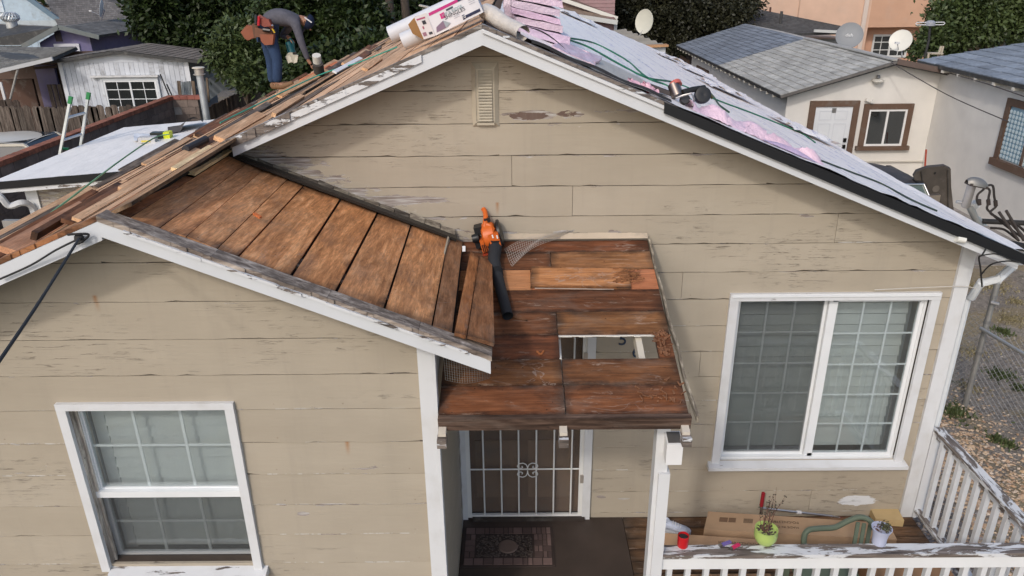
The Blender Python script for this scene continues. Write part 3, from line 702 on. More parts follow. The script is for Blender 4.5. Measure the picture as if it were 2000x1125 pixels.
def left_window():
    x0, x1, z0, z1 = -2.70, -1.655, .96, 2.225; y = YW
    m = MB(); m.box(x0, x1, y - .03, y, z1 - .045, z1)
    win = part(m, 'window', PWLX, (1, .97, .93))
    bxs(win, 'casing', PWLZ, WH, x0, x0 + .055, y - .029, y, z0, z1 - .045)
    bxs(win, 'casing', PWLZ, WH, x1 - .055, x1, y - .029, y, z0, z1 - .045)
    part(MB().hexa([(x0 + .05, y - .09, z0 - .04), (x1 + .03, y - .09, z0 - .04), (x1 + .03, y, z0 - .04), (x0 + .05, y, z0 - .04)], [(x0 + .05, y - .09, z0 - .01), (x1 + .03, y - .09, z0 - .01), (x1 + .03, y + .05, z0 + .035), (x0 + .05, y + .05, z0 + .035)]), 'sill', PWX, WH, win)
    X0, X1, Z0, Z1 = x0 + .055, x1 - .055, z0 + .03, z1 - .045
    # weathered reveal with parting beads
    bxs(win, 'jamb', GREYZ, (2.8, 2.9, 2.9), X0 - .02, X0 + .006, y, y + .16, Z0, Z1)
    bxs(win, 'jamb', GREYZ, (2.8, 2.9, 2.9), X0 + .006, X0 + .02, y + .035, y + .05, Z0, Z1)
    bxs(win, 'jamb', WPAINT, FW, X1 - .006, X1 + .02, y, y + .16, Z0, Z1)
    bxs(win, 'jamb', WPAINT, FW, X0, X1, y, y + .16, Z1 - .006, Z1 + .02)
    zm = Z0 + (Z1 - Z0) * .455
    a, b = X0 + .006, X1 - .006
    for (c, d, yy, top) in ((zm, Z1 - .006, .065, 1), (Z0, zm, .085, 0)):
        s = .028; yy += y
        m = MB(); m.box(a, a + s, yy, yy + .03, c, d); m.box(b - s, b, yy, yy + .03, c, d)
        m.box(a + s, b - s, yy, yy + .03, c, c + s * .9); m.box(a + s, b - s, yy, yy + .03, d - s * (.4 if top else 1), d)
        part(m, 'sash', WPAINT, FW, win)
        ga, gb, gc, gd = a + s, b - s, c + s * .9, d - s * (.4 if top else 1)
        bxs(win, 'pane', GLASS, WH, ga, gb, yy + .012, yy + .015, gc, gd)
        for k in (1, 2): x = ga + (gb - ga) * k / 3; bxs(win, 'muntin', WPAINT, (.93, .94, .94), x - .0085, x + .0085, yy + .018, yy + .026, gc, gd)
        z = (gc + gd) / 2; bxs(win, 'muntin', WPAINT, (.93, .94, .94), ga, gb, yy + .0185, yy + .0255, z - .0075, z + .0075)
        if not top: bxs(win, 'screen', SCREEN, WH, ga - .02, gb + .02, yy - .03, yy - .028, gc, gd)
    bxs(win, 'meeting_rail', WPAINT, FW, a, b, y + .03, y + .065, zm - .025, zm + .018)
    bxs(win, 'jamb', WPAINT, FW, a - .0, a + .02, y + .05, y + .065, zm + .018, Z1 - .006)
    for k in range(15):
        z = Z0 + .03 + k * (Z1 - Z0 - .02) / 15; h = (Z1 - Z0) / 15
        part(MB().hexa([(X0 + .10, y + .155, z), (X1 - .02, y + .155, z), (X1 - .02, y + .163, z), (X0 + .10, y + .163, z)], [(X0 + .10, y + .170, z + h * .86), (X1 - .02, y + .170, z + h * .86), (X1 - .02, y + .178, z + h * .86), (X0 + .10, y + .178, z + h * .86)]), 'blind_slat', WPAINT, (.62, .64, .62), win)
    bxs(win, 'blind_frame', WPAINT, (.7, .73, .72), X0 + .02, X0 + .095, y + .165, y + .20, Z0, Z1)
    bxs(win, 'blind_gap_shade', WPAINT, (.20, .22, .22), X0 - .05, X1 + .05, y + .23, y + .24, Z0 - .1, Z1 + .1)  # grey sheet standing in for the shaded room between these slats
left_window()
# ---- porch floor
PORCHM = gen('dark_porch_paint', .6, var=.3, sc=4, bump=.1)
part(MB().box(-.48, .94, -1.52, -.03, -.03, 0), 'porch_floor_panel', PORCHM, (.062, .045, .036))
for k in range(11):
    y1 = -.03 - k * .137; part(MB().box(.945, 3.52, y1 - .133, y1, -.03, 0), 'deck_board', DECKX, (.36, .36, .38) if k > 3 else (.42, .40, .40))
part(MB().box(-.48, 3.55, -1.56, -1.53, -.2, -.01), 'porch_skirt', WPAINT, (.5, .48, .45))
part(MB().box(-.40, .60, -.075, -.02, .0, .03), 'door_threshold', PAINT, (.04, .03, .025))
# gutter downspout, floodlight, cables and straps at the right corner
m = MB()
D = [at(1978, 520, -.12), at(1950, 545, -.15), at(1915, 553, -.10), at(1898, 580, -.02), at(1875, 640, .05)]
D[-1] = V((3.585, .03, 2.1)); m.tube(D + [V((3.585, .03, -.05))], .036, 8, flat=.8); part(m, 'downspout', WPAINT, (.62, .65, .67))
for p in D[:3]: part(MB().tube([p + V((-.004, 0, 0)), p + V((.008, 0, 0))], .04, 10), 'downspout_rib', WPAINT, (.62, .65, .67))
m = MB(); yy = -.3
part(MB().box(3.64, 3.75, -.25, 12.2, 2.49, 2.57), 'gutter', WPAINT, (.6, .62, .62))
part(MB().tube([at(1868, 466, -.345), at(1884, 469, -.345)], .024, 12), 'flood_lamp', WPAINT, (.75, .74, .68))
def cable(pts, r, name='wire', parent=None, col=(.015, .015, .015), mat=None, **k):
    # smooth curve through points
    P = [V(p) for p in pts]; out = []
    for i in range(len(P) - 1):
        p0, p1, p2, p3 = P[max(i - 1, 0)], P[i], P[i + 1], P[min(i + 2, len(P) - 1)]
        for j in range(6):
            t = j / 6; out.append(.5 * ((2 * p1) + (p2 - p0) * t + (2 * p0 - 5 * p1 + 4 * p2 - p3) * t * t + (3 * p1 - p0 - 3 * p2 + p3) * t ** 3))
    out.append(P[-1]); return MB().tube(out, r, 6).build(name, mat or RUBBER, parent, col, **k)
cable([at(1926, 485, -.36), at(1918, 498, -.38), at(1912, 503, -.36), at(1915, 525, -.34), at(1918, 560, -.3)], .006, 'wire', house)
cable([at(1915, 538, -.2), at(1935, 517, -.4), at(1965, 510, -.4), at(1990, 512, -.4)], .006, 'wire', house)
cable([at(1912, 500, -.36), at(1945, 496, -.4), at(1975, 507, -.4), at(1995, 513, -.4)], .005, 'wire', house)
cable([at(1708, 566, -.06), at(1840, 560, -.07), at(1890, 560, -.07), at(1912, 566, -.1)], .003, 'wire', house, (.6, .58, .54))
# ================================================================== porch railings
def rail_thing(label, a, b, nb, first, step, capmat, axis):
    t = empty('porch_railing', ((a[0] + b[0]) / 2, (a[1] + b[1]) / 2, 0), label, 'railing')
    if axis == 0:
        part(MB().box(a[0], b[0], a[1] - .05, a[1] + .052, .90, .93), 'top_rail', capmat, WH, t)
        part(MB().box(a[0], b[0], a[1] - .042, a[1] - .022, .805, .897), 'apron', WPAINT, (.72, .73, .73), t)
        part(MB().box(a[0], b[0], a[1] - .03, a[1] + .03, .06, .10), 'bottom_rail', PWY, WH, t)
        for k in range(nb):
            x = first + k * step; part(MB().box(x - .018, x + .018, a[1] - .020, a[1] + .018, .10, .897), 'baluster', PWLZ, WH, t)
    else:
        part(MB().box(a[0] - .045, a[0] + .045, b[1], a[1], .90, .93), 'top_rail', capmat, WH, t)
        part(MB().box(a[0] - .012, a[0] + .018, b[1], a[1], .83, .897), 'apron', PWY, WH, t)
        part(MB().box(a[0] - .045, a[0] + .03, b[1], a[1], .06, .09), 'bottom_rail', PWY, WH, t)
        for k in range(nb):
            y = first + k * step; part(MB().box(a[0] - .02, a[0] + .018, y - .02, y + .018, .09, .897), 'baluster', PWLZ, WH, t)
        part(MB().box(a[0] - .05, a[0] + .03, -.055, -.022, .0, .90), 'wall_post', PWLZ, WH, t)
    return t
x0b = at(1307, 1110, -1.47).x
rail_thing('white front porch railing with worn grey top rail holding the flower pots', (.97, -1.47), (3.60, -1.47), 20, x0b, .1255, peeling_white('worn_front_rail_paint', 0, .47), 0)
rail_thing('white side porch railing running from the house corner beside the gravel', (3.575, -.03), (3.575, -1.42), 10, -.15, -.127, peeling_white('worn_rail_paint', 1, .45), 1)

# ================================================================== leaf blower
OR = (.62, .13, .02); BK = (.014, .015, .017)
bc = at(956, 468, -.17); bl = empty('leaf_blower', (bc.x, bc.y, zp(-.17)), 'orange leaf blower with black tube lying on the porch roof against the wall', 'leaf blower')
MX = Matrix(((0, 0, 1), (0, 1, 0), (-1, 0, 0)))        # lathe axis along x
tilt = Matrix.Rotation(rad(-14), 3, 'Y')
c = bc + V((.005, .03, .02))
def sub(name, m, col, mat=PLASTIC, par=bl, smooth=True): return m.build(name, mat, par, col, smooth=smooth)
m = MB().lathe([(.0, -.052), (.085, -.052), (.10, -.04), (.104, 0), (.10, .035), (.085, .047), (0, .047)], c, 28, tilt @ MX)
m.obox(c + V((-.01, -.03, -.045)), .115, .10, .10, tilt); m.obox(c + V((.035, -.055, -.0)), .075, .12, .10, tilt)
sub('fan_housing', m, OR, smooth=True)
sub('fan_guard', MB().lathe([(.0, 0), (.075, 0), (.102, .012), (.102, .03), (.06, .038), (0, .04)], c + V((.052, .015, .012)), 24, tilt @ MX), BK)
m = MB(); m.obox(c + V((-.085, -.0, .05)), .06, .09, .06, tilt); m.obox(c + V((-.09, -.01, -.04)), .045, .08, .085, tilt)
m.lathe([(0, -.03), (.032, -.03), (.035, 0), (.032, .02), (0, .02)], c + V((-.10, -.05, .0)), 14, tilt @ MX); sub('engine', m, BK)
m = MB()
for i in range(7): m.obox(c + V((-.052 + i * .014, -.086, -.07)), .005, .012, .06, tilt)
m.obox(c + V((-.012, -.085, -.022)), .06, .014, .03, tilt); sub('intake_grille', m, BK, smooth=False)
hp = [c + V((-.045, -.045, .035)), c + V((-.035, -.02, .10)), c + V((-.03, .03, .135)), c + V((-.038, .075, .165)), c + V((-.05, .10, .175))]
sub('handle', MB().tube(hp, [.018, .02, .019, .018, .019], 10).tube([c + V((-.035, -.02, .10)), c + V((.0, -.03, .09)), c + V((.03, -.05, .06))], .016, 8), OR)
sub('trigger', MB().obox(c + V((-.012, .0, .125)), .03, .03, .026, tilt).obox(c + V((-.036, -.012, .125)), .014, .02, .02, tilt), BK, smooth=False)
m = MB(); m.obox(c + V((.022, -.118, .035)), .010, .004, .026, tilt).obox(c + V((.055, -.12, .032)), .010, .004, .026, tilt); sub('badge', m, (.8, .8, .78), smooth=False)
tp = [c + V((.04, -.08, -.005)), pp(968, 500) + V((0, 0, .075)), pp(965, 522) + V((0, 0, .055)), pp(970, 547) + V((0, 0, .045)), pp(982, 590) + V((0, 0, .042)), pp(992, 628) + V((0, 0, .040))]
tube_ = sub('blower_tube', MB().tube(tp, [.050, .050, .045, .043, .038, .036], 18, cap=False).tube(list(reversed(tp)), [.033, .035, .040, .042, .047, .047], 18, cap=False), (.022, .025, .030), RUBBER)
d = (tp[3] - tp[2]).normalized()
for i in range(5): sub('tube_rib', MB().tube([tp[3] + d * (-.035 + i * .011), tp[3] + d * (-.030 + i * .011)], .049, 18), (.02, .022, .026), RUBBER, tube_)
sub('foot', MB().obox(c + V((-.02, -.07, -.115)), .07, .04, .012, tilt), (.35, .05, .02), smooth=False)

# ================================================================== wire mesh pieces
def mesh_sheet(f, nu, nv, r):
    m = MB()
    for j in range(nv + 1): m.tube([f(i / nu * 1.0, j / nv) for i in range(nu + 1)], r, 3, cap=False)
    for i in range(nu + 1): m.tube([f(i / nu, j / nv) for j in range(nv + 1)], r, 3, cap=False)
    return m
A, B, C, D_ = pp(985, 488) + V((0, 0, .005)), pp(1000, 522) + V((0, 0, .01)), at(1125, 452, -.02) + V((0, 0, .0)), at(1108, 464, -.03) + V((0, 0, .02))
def fm(u, v):
    p = A.lerp(B, v).lerp((C.lerp(D_, v)), u); return p + V((0, 0, .045 * math.sin(u * 3.14) + .01 * math.sin(v * 6 + u * 7)))
tag(mesh_sheet(fm, 34, 9, .0013).build('wire_mesh', DULLM, None, (.5, .47, .43)), 'torn fan-shaped piece of wire mesh lying by the orange blower', 'wire mesh')
A, B, C, D_ = at(866, 690, -1.60), at(870, 742, -1.64), at(956, 712, -1.60), at(957, 738, -1.56)
def fm2(u, v):
    p = A.lerp(B, v).lerp((C.lerp(D_, v)), u); return p + V((0, -.05 * math.sin(u * 3.14) * v, 0))
tag(mesh_sheet(fm2, 18, 11, .0011).build('wire_mesh', DULLM, None, (.2, .19, .17)), 'rusty square wire mesh closing the gap under the wing roof corner', 'wire mesh')

# ================================================================== loose boards
def loose(name, quad, th, mat, col, label, cat, group=None, jag=None):
    n = (V(quad[1]) - V(quad[0])).cross(V(quad[3]) - V(quad[0])).normalized()
    if n.z < 0: n = -n
    T = [V(p) for p in quad]; m = MB().hexa([p - n * th for p in T], T); return tag(m.build(name, mat, None, col), label, cat, group)
LB = [at(919, 492, -.32), at(961, 515, -.40), at(966, 674, -1.90), at(889, 651, -1.90)]
cr = LB[0].lerp(LB[1], .42), LB[3].lerp(LB[2], .30)
q1 = [LB[3] + V((0, 0, .006)), cr[1] + V((-.003, 0, .006)), cr[0] + V((-.003, 0, .006)), LB[0] + V((0, 0, .006))]
q2 = [cr[1] + V((.004, 0, .01)), LB[2] + V((0, 0, .01)), LB[1] + V((0, 0, .01)), cr[0] + V((.004, 0, .01))]
loose('loose_board', q1, .02, DECKY, (1.05, .72, .5), 'narrow brown board with whitish smears beside the gap in the wing roof', 'board')
loose('loose_board', q2, .02, DECKY, (.8, .6, .5), 'wide dark board with pale lichen streaks overhanging the wing eave, beside the blower tube', 'board')
q = [pp(1036, 566), pp(1232, 568), pp(1228, 532), pp(1038, 527)]
q = [p + V((0, 0, .028)) for p in q]
lb = loose('loose_board', q, .02, DECKX, (1.15, .9, .72), 'split orange board with a rotten crumbling right end lying on the porch roof', 'board')
m = MB()
for k in range(60):
    cpt = pp(rnd.uniform(1195, 1245), rnd.uniform(532, 560)) + V((0, 0, .03)); a = rnd.uniform(-.5, .5); L = rnd.uniform(.02, .06)
    m.bar(cpt, cpt + V((L * math.cos(a), L * math.sin(a), .004)), rnd.uniform(.003, .01), .006)
part(m, 'rot_splinters', ROT, (.28, .12, .05), lb, kind='stuff')
part(MB().bar(q[0] + V((.03, -.01, -.012)), q[1] + V((-.12, -.008, -.012)), .006, .005), 'paint_edge', GREYX, (2.4, 2.3, 2.2), lb)
loose('wood_scrap', [pp(1000, 622) + V((0, 0, .01)), pp(1030, 629) + V((0, 0, .01)), pp(1030, 626) + V((0, 0, .01)), pp(1001, 617) + V((0, 0, .01))], .006, DECKX, (.4, .3, .25), 'thin dark splinter beside the mouth of the blower tube', 'wood scrap')
c1 = at(502, 421, -1.2)
tag(MB().bar(at(496, 417, -1.22), at(509, 425, -1.24), .02, .012).build('wood_scrap', NEWX, None, (1.2, .5, .25)), 'small orange wood chip on the brown boards of the wing roof', 'wood scrap')
tag(MB().bar(at(906, 481, -.35), at(906, 491, -.40), .022, .006).build('paint_flake', WPAINT, None, (.8, .8, .8)), 'small white flake standing at the top of the gap in the wing roof', 'paint flake')
cp = pp(1055, 692)
tag(MB().bar(pp(1048, 687) + V((0, 0, .006)), pp(1056, 695) + V((0, 0, .006)), .012, .006).bar(pp(1063, 686) + V((0, 0, .006)), pp(1056, 695) + V((0, 0, .006)), .012, .006).build('wood_scrap', DECKX, None, (1, .6, .4)), 'small v-shaped wood chip on the porch roof left of the hole', 'wood scrap')

# strips of torn-off lath and new lumber scattered on the left slope
def strip(x, y, L, wd, th, yaw, mat, col, label, group, lift=.0, rise=.0):
    a = V((x, y, 0)); b = V((x + L * math.sin(yaw), y + L * math.cos(yaw), 0))
    a.z = zr(a.x) + lift + th / 2; b.z = zr(b.x) + lift + rise + th / 2
    return tag(MB().bar(a, b, wd, th, (SL * .92, 0, 1)).build('wood_strip', mat, None, col), label, 'wood strip', group)
GD, GN, GW = 'dark rotten strips on the left roof slope', 'pale new strips on the left roof slope', 'grey weathered strips on the left roof slope'
r2 = random.Random(11)
for k in range(66):
    fr = k < 20
    x = r2.uniform(-4.7, -2.3) if fr else r2.uniform(-4.75, -.9); y = r2.uniform(-1.85, -.8) if fr else r2.uniform(-.25, 10)
    if not fr and y < .3 and x > -1.6: continue
    L = r2.uniform(.5, 2.4); yaw = r2.gauss(0, .035); t = r2.random(); wd = r2.uniform(.03, .085); th = r2.uniform(.012, .035)
    ln = 'short' if L < 1.1 else ('medium-length' if L < 1.7 else 'long'); wn = 'thin ' if wd < .055 else 'wide '
    zn = ('left of the wing ridge' if x < -3.4 else 'beside the apex of the wing gable') if fr else ('just left of the main rake' if x > -2.2 and y < 4 else 'below the shingle carton' if x > -2.2 else 'near the low white roof' if y < 2.5 else 'at the roofer\'s feet' if y < 7 else 'on the far part of the left slope')
    if t < .36: strip(x, y, L, wd, th, yaw, DECKY, (.55, .40, .36), ln + ' ' + wn + 'dark rotten strip ' + zn, GD, .008, r2.uniform(0, .03))
    elif t < .8: strip(x, y, L, wd, th, yaw, NEWY, (1.3, 1.16, 1.0), ln + ' ' + wn + 'pale lumber strip ' + zn, GN, .008, r2.uniform(0, .02))
    else: strip(x, y, L, wd, th, yaw, GREYY, (.9, .8, .7), ln + ' ' + wn + 'grey weathered strip ' + zn, GW, .008, r2.uniform(0, .03))
def strip_px(p0, p1, off, wd, th, mat, col, label, y0, y1):
    a, b = at(*p0, y0), at(*p1, y1); a.z = max(a.z, zr(a.x) + th / 2 + off); b.z = max(b.z, zr(b.x) + th / 2 + off)
    return tag(MB().bar(a, b, wd, th, (SL, 0, 1)).build('wood_strip', mat, None, col), label, 'wood strip')
strip_px((20, 505), (170, 408), .01, .10, .035, NEWY, (1.15, .85, .72), 'long pinkish new plank nearest the cable at the lower left roof edge', -1.85, -1.0)
strip_px((70, 475), (235, 375), .02, .03, .045, DECKY, (.4, .28, .22), 'charred-looking dark lath in front of the wing ridge', -1.8, -.6)
strip_px((545, 195), (640, 150), .03, .09, .03, NEWY, (1.2, 1.05, .85), 'pale two-by-four with staples below the crouching roofer', 3.5, 5.0)
strip_px((655, 158), (706, 130), .03, .05, .02, WPAINT, (.8, .8, .8), 'white-painted strip lying among the planks below the roll', 3.0, 3.9)
strip_px((590, 165), (660, 132), .04, .06, .03, NEWY, (1.3, .6, .4), 'reddish plank by the roofer\'s hand', 5.5, 6.8)
m = MB().tube([at(362, 292, -.05), at(402, 272, .35)], .028, 10)
tag(m.build('pipe_piece', RUBBER, None, (.035, .035, .04)), 'short dark pipe piece lying on the planks left of the main gable', 'pipe')
tag(MB().tube([at(618, 108, 4.6) , at(622, 138, 4.7)], .055, 16).build('vent_pipe', WPAINT, None, (.6, .58, .52)), 'short white vent pipe by the roofer\'s hand', 'vent pipe')
tag(MB().tube([at(621, 124, 4.62), at(624, 144, 4.7)], .068, 16).build('pipe_collar', RUBBER, None, (.05, .045, .04)), 'dark collar around the foot of the short white vent pipe', 'pipe collar')

# ================================================================== right slope: underlayment, wrapping, shingles
def print_mat():
    t = NT('printed_underlayment'); v, oi, tc = t.obj(); p = t.n('NewGeometry').outputs['Position']
    c = t.mix(t.mapr(t.noise(p, 1.2, 4), .35, .7), (.97, .91, .86), (.93, .87, .85))
    sx = t.n('SeparateXYZ', {0: p})
    # rows of print running front to back, broken into short marks
    row = t.math('FRACT', t.math('MULTIPLY', sx.outputs[0], 4.4)); inrow = t.math('LESS_THAN', t.math('ABSOLUTE', t.math('SUBTRACT', row, .5)), .13)
    rid = t.math('FLOOR', t.math('MULTIPLY', sx.outputs[0], 4.4))
    cv = t.n('CombineXYZ', {0: t.math('MULTIPLY', rid, 7.7), 1: t.math('MULTIPLY', sx.outputs[1], 13.0), 2: t.math('MULTIPLY', sx.outputs[0], 30.0)}).outputs[0]
    mk = t.mapr(t.noise(cv, 1.0, 2), .50, .54); grp = t.mapr(t.noise(t.n('CombineXYZ', {0: t.math('MULTIPLY', rid, 3.1), 1: sx.outputs[1]}).outputs[0], 1.6, 1), .44, .47)
    k = t.math('MULTIPLY', inrow, t.math('MULTIPLY', mk, grp)); k = t.math('MULTIPLY', k, t.mapr(sx.outputs[0], .6, 1.2, .25, 1))
    c = t.mix(t.math('MULTIPLY', k, .42), c, (.16, .16, .42))
    lap = t.math('FRACT', t.math('MULTIPLY', sx.outputs[0], 1.02)); c = t.mix(t.mapr(t.math('ABSOLUTE', t.math('SUBTRACT', lap, .5)), .004, .012, .5, 0), c, (.35, .35, .42))
    wr_ = t.math('ABSOLUTE', t.math('SUBTRACT', t.noise(t.vmap(p, (3, 1.0, 1)), 2.2, 6, .6, .8), .5)); c = t.mix(t.mapr(wr_, .0, .010, .18, 0), c, (.5, .49, .55))
    # dirt
    dn = t.mapr(t.noise(t.vmap(p, (1, .35, 1)), 3, 7, .7), .52, .74, 0, .4); c = t.mix(dn, c, (.45, .42, .40))
    gx = t.math('DIVIDE', t.math('SUBTRACT', sx.outputs[0], .75), .40); gy = t.math('DIVIDE', t.math('SUBTRACT', sx.outputs[1], .35), .8)
    dd = t.math('ADD', t.math('ADD', t.math('MULTIPLY', gx, gx), t.math('MULTIPLY', gy, gy)), t.math('MULTIPLY', t.noise(p, 4, 4), .6))
    c = t.mix(t.mapr(dd, .9, 1.35, .8, 0), c, (.36, .33, .28))
    t.set('Base Color', c); t.set('Roughness', .45); t.bump(t.math('ADD', t.noise(t.vmap(p, (5, 1.5, 1)), 2.5, 6, .65), t.math('MULTIPLY', t.mapr(wr_, 0, .05), .4)), .5, .02); return t.m
UND = print_mat(); UND2 = gen('plain_underlayment', .5, var=.10, sc=3, bump=.7, bd=.02, grime=(.4, (.42, .40, .38)), stretch=(1, .35, 1))
def wrk(x, y, a): return (noise.noise(V((x * 5, y * 1.8, 3))) * .8 + noise.noise(V((x * 13, y * 4, 8))) * .4) * a
def fu(u, v):
    y = -.27 + (12.3 + .3) * v ** 1.6; x = -.12 + (3.72 + .10) * u
    if v < .2: x = max(x, .05 + max(0, .5 - (y + .3) * 1.5))
    if x > 1.05: y = y - .075 * (1 - v) ** 12
    return V((x, y, zr(x) + .019 + abs(wrk(x, y, .018)) + (.02 if u > .98 else 0)))
tag(MB().grid(fu, 70, 90).build('underlayment_sheet', UND, None, smooth=True), 'white printed underlayment sheet covering the right roof slope', 'roof underlayment')
for k, (a, b, c_, s_) in enumerate(((2.95, 5.2, .35, .5), (3.1, 7.6, .3, .4), (3.3, 3.2, .28, .5), (1.2, 9.6, .35, .6), (3.0, 9.4, .3, .5))):
    def ff(u, v): x = a + (u - .5) * c_ * 2; y = b + (v - .5) * s_ * 2; return V((x, y, zr(x) + .04 + .10 * abs(noise.noise(V((u * 3, v * 3, k)))) + .03 * u))
    tag(MB().grid(ff, 10, 10).build('underlayment_scrap', UND, None, smooth=True), ['crumpled white scrap beyond the nailer near the right eave', 'white scrap flapping at the far right eave', 'creased white scrap between the pink plastic and the far eave', 'white scrap at the far back edge of the right slope', 'white scrap beside the patio roof at the far eave'][k], 'underlayment scrap')
# dark felt edge and its curled flap
m = MB()
for i in range(40):
    xa, xb = .45 + i * .014, .45 + (i + 1) * .014
m.grid(lambda u, v: V((.12 + u * .95, -.25 + v * .06, zr(.12 + u * .95) + .022 + .02 * math.sin(v * 3.1) + .006 * math.sin(u * 17))), 24, 5)
tag(m.build('felt_strip', RUBBER, None, (.03, .028, .027), smooth=True), 'black felt strip along the front edge right of the ridge', 'felt strip')
ax = (at(1012, 58, -.1), at(950, 28, .25))
f0, f1 = at(1022, 66, -.16), at(948, 22, .28)
def roll(u, v):
    p = f0.lerp(f1, u); a = v * 5.6; r = .062 + .012 * u; d = (f1 - f0).normalized(); s = d.cross(V((0, 0, 1))).normalized(); up = s.cross(d)
    return p + (s * math.cos(a) + up * math.sin(a)) * r * (1 + .1 * math.sin(u * 9 + v * 4)) * V((1, 1, .8)).z
tag(MB().grid(roll, 16, 20).build('underlayment_roll', FILM, None, (.62, .57, .51), smooth=True), 'dusty loosely rolled underlayment at the ridge beside the pink stack', 'underlayment roll')
def flap(u, v):
    a = f0 + V((.02, -.04, .02)); return a + V((.30 * u, -.02 + .10 * v, .055 * math.sin((1 - u) * 2.6) * (1 - v * .3) - .155 * u))
tag(MB().grid(flap, 14, 8).build('felt_flap', RUBBER, None, (.012, .012, .013), smooth=True), 'curled black flap under the pink shingle stack', 'felt')

def crumpled_box(P, d, nu, nv, nw, amt, seed, name, mat, col, parent=None):
    """front face corners P (bl, br, tr, tl), extruded by d, with creases"""
    bm = bmesh.new(); fr = [bm.verts.new(p) for p in P]; bk = [bm.verts.new(V(p) + V(d)) for p in P]
    bm.faces.new(fr); bm.faces.new(bk[::-1])
    for i in range(4): j = (i + 1) % 4; bm.faces.new((fr[j], fr[i], bk[i], bk[j]))
    bmesh.ops.subdivide_edges(bm, edges=bm.edges[:], cuts=7, use_grid_fill=True)
    bm.normal_update(); cen = sum((v.co for v in bm.verts), V()) / len(bm.verts)
    for v in bm.verts:
        q = v.co * 9 + V((seed, 0, 0)); n = noise.noise(q) + .6 * noise.noise(q * 2.7)
        v.co += v.normal * n * amt
    for v in bm.verts: v.co -= cen
    bmesh.ops.recalc_face_normals(bm, faces=bm.faces)
    me = bpy.data.meshes.new(name); bm.to_mesh(me); bm.free(); me.polygons.foreach_set('use_smooth', [True] * len(me.polygons)); me.materials.append(mat)
    try: me.set_sharp_from_angle(angle=rad(30))
    except Exception: pass
    o = bpy.data.objects.new(name, me); COL.objects.link(o); o.matrix_basis = Matrix.Translation(cen); setpar(o, parent); o.color = (*col, 1); return o
PK = (.66, .49, .58)
bund = [(((1012, 62), (1113, 93)), ((1010, 45), (1113, 70)), 'lowest', .45), (((1008, 44), (1100, 66)), ((1006, 29), (1100, 48)), 'second from the bottom', .5), (((1000, 27), (1096, 49)), ((1000, 12), (1096, 35)), 'third from the bottom', .5),
        (((999, 13), (1094, 34)), ((999, -3), (1094, 17)), 'fourth from the bottom', .5), (((1003, -3), (1100, 16)), ((1003, -20), (1100, -1)), 'fifth from the bottom', .5), (((1000, -20), (1098, -2)), ((1000, -38), (1098, -18)), 'topmost, cut by the top of the photo', .5)]
for i, ((bl_, br_), (tl_, tr_), nm, yy) in enumerate(bund):
    P = [at(*bl_, yy), at(*br_, yy), at(tr_[0] + rnd.uniform(-2, 3), tr_[1] + 2.5, yy), at(tl_[0], tl_[1] + 2.5, yy)]
    o = crumpled_box(P, (-.05, .95, .0), 7, 2, 7, .009, i * 5, 'shingle_bundle', FILM, tuple(c * rnd.uniform(.9, 1.08) for c in PK))
    tag(o, 'pink-wrapped shingle bundle, ' + nm + (' of the stack' if i < 5 else ''), 'shingle bundle', 'pink bundles stacked at the ridge')
P = [at(1074, 98, .1), at(1160, 132, .1), at(1163, 127, .1), at(1080, 91, .1)]
tag(crumpled_box(P, (.10, .5, 0), 8, 2, 6, .028, 77, 'plastic_wrap', FILM, PK), 'lilac-pink plastic wrap spread on the slope in front of the bundle stack', 'plastic wrap')
P = [at(985, 30, .75), at(1010, 42, .75), at(1010, -30, .75), at(985, -35, .75)]
tag(crumpled_box(P, (0, .4, 0), 4, 4, 4, .03, 31, 'plastic_wrap', FILM, (.55, .45, .52)), 'crinkled clear plastic hanging at the left end of the pink stack', 'plastic wrap')
def wrap(name, pts, col, label, y0, seed, h=.05, depth=.28):
    """crumpled sheet following a line of points along the front of the slope"""
    Q = [at(px, py, y0) for px, py in pts]
    def f(u, v):
        s = u * (len(Q) - 1); i = min(int(s), len(Q) - 2); p = Q[i].lerp(Q[i + 1], s - i)
        y = p.y + (v) * depth * (.6 + .5 * noise.noise(V((u * 3, seed, 1)))); x = p.x + .04 * noise.noise(V((u * 6, v * 3, seed)))
        e = math.sin(min(1, v * 1.3) * 3.14) * .8 + .1
        z = zr(x) + .02 + e * h * (.75 + .9 * noise.noise(V((u * 4, v * 1.5, seed * 3)))) + .035 * (.5 - abs(noise.noise(V((u * 9, v * 3.5, seed))))) * min(1, v * 4) + .012 * noise.noise(V((u * 25, v * 9, seed)))
        return V((x, y, z))
    return tag(MB().grid(f, 34, 14).build(name, FILM, None, col, smooth=True), label, 'plastic wrap')
PP2 = (.76, .56, .66)
wrap('plastic_wrap', [(1232, 158), (1262, 172), (1285, 182)], (.70, .42, .50), 'small pink plastic piece left of the nailer on the roof edge', -.1, 2, .03, .25)
wrap('plastic_wrap', [(1352, 212), (1400, 240), (1450, 262), (1500, 284)], PP2, 'long pink plastic wrap right of the nailer with a raised flap', -.2, 3, .075, .42)
wrap('plastic_wrap', [(1470, 272), (1520, 292), (1560, 308), (1608, 330)], (.78, .56, .65), 'pink crumpled plastic wrap lowest on the right slope', -.2, 5, .07, .36)
tag(MB().grid(lambda u, v: V((1.72 + u * .40, -.26 + v * .05, zr(1.72 + u * .40) + .03 + .03 * math.sin(v * 3.1) * math.sin(u * 3.1))), 12, 6).build('plastic_wrap', FILM, None, (.45, .36, .52), smooth=True), 'purple-edged fold of plastic between the two pink wraps', 'plastic wrap')
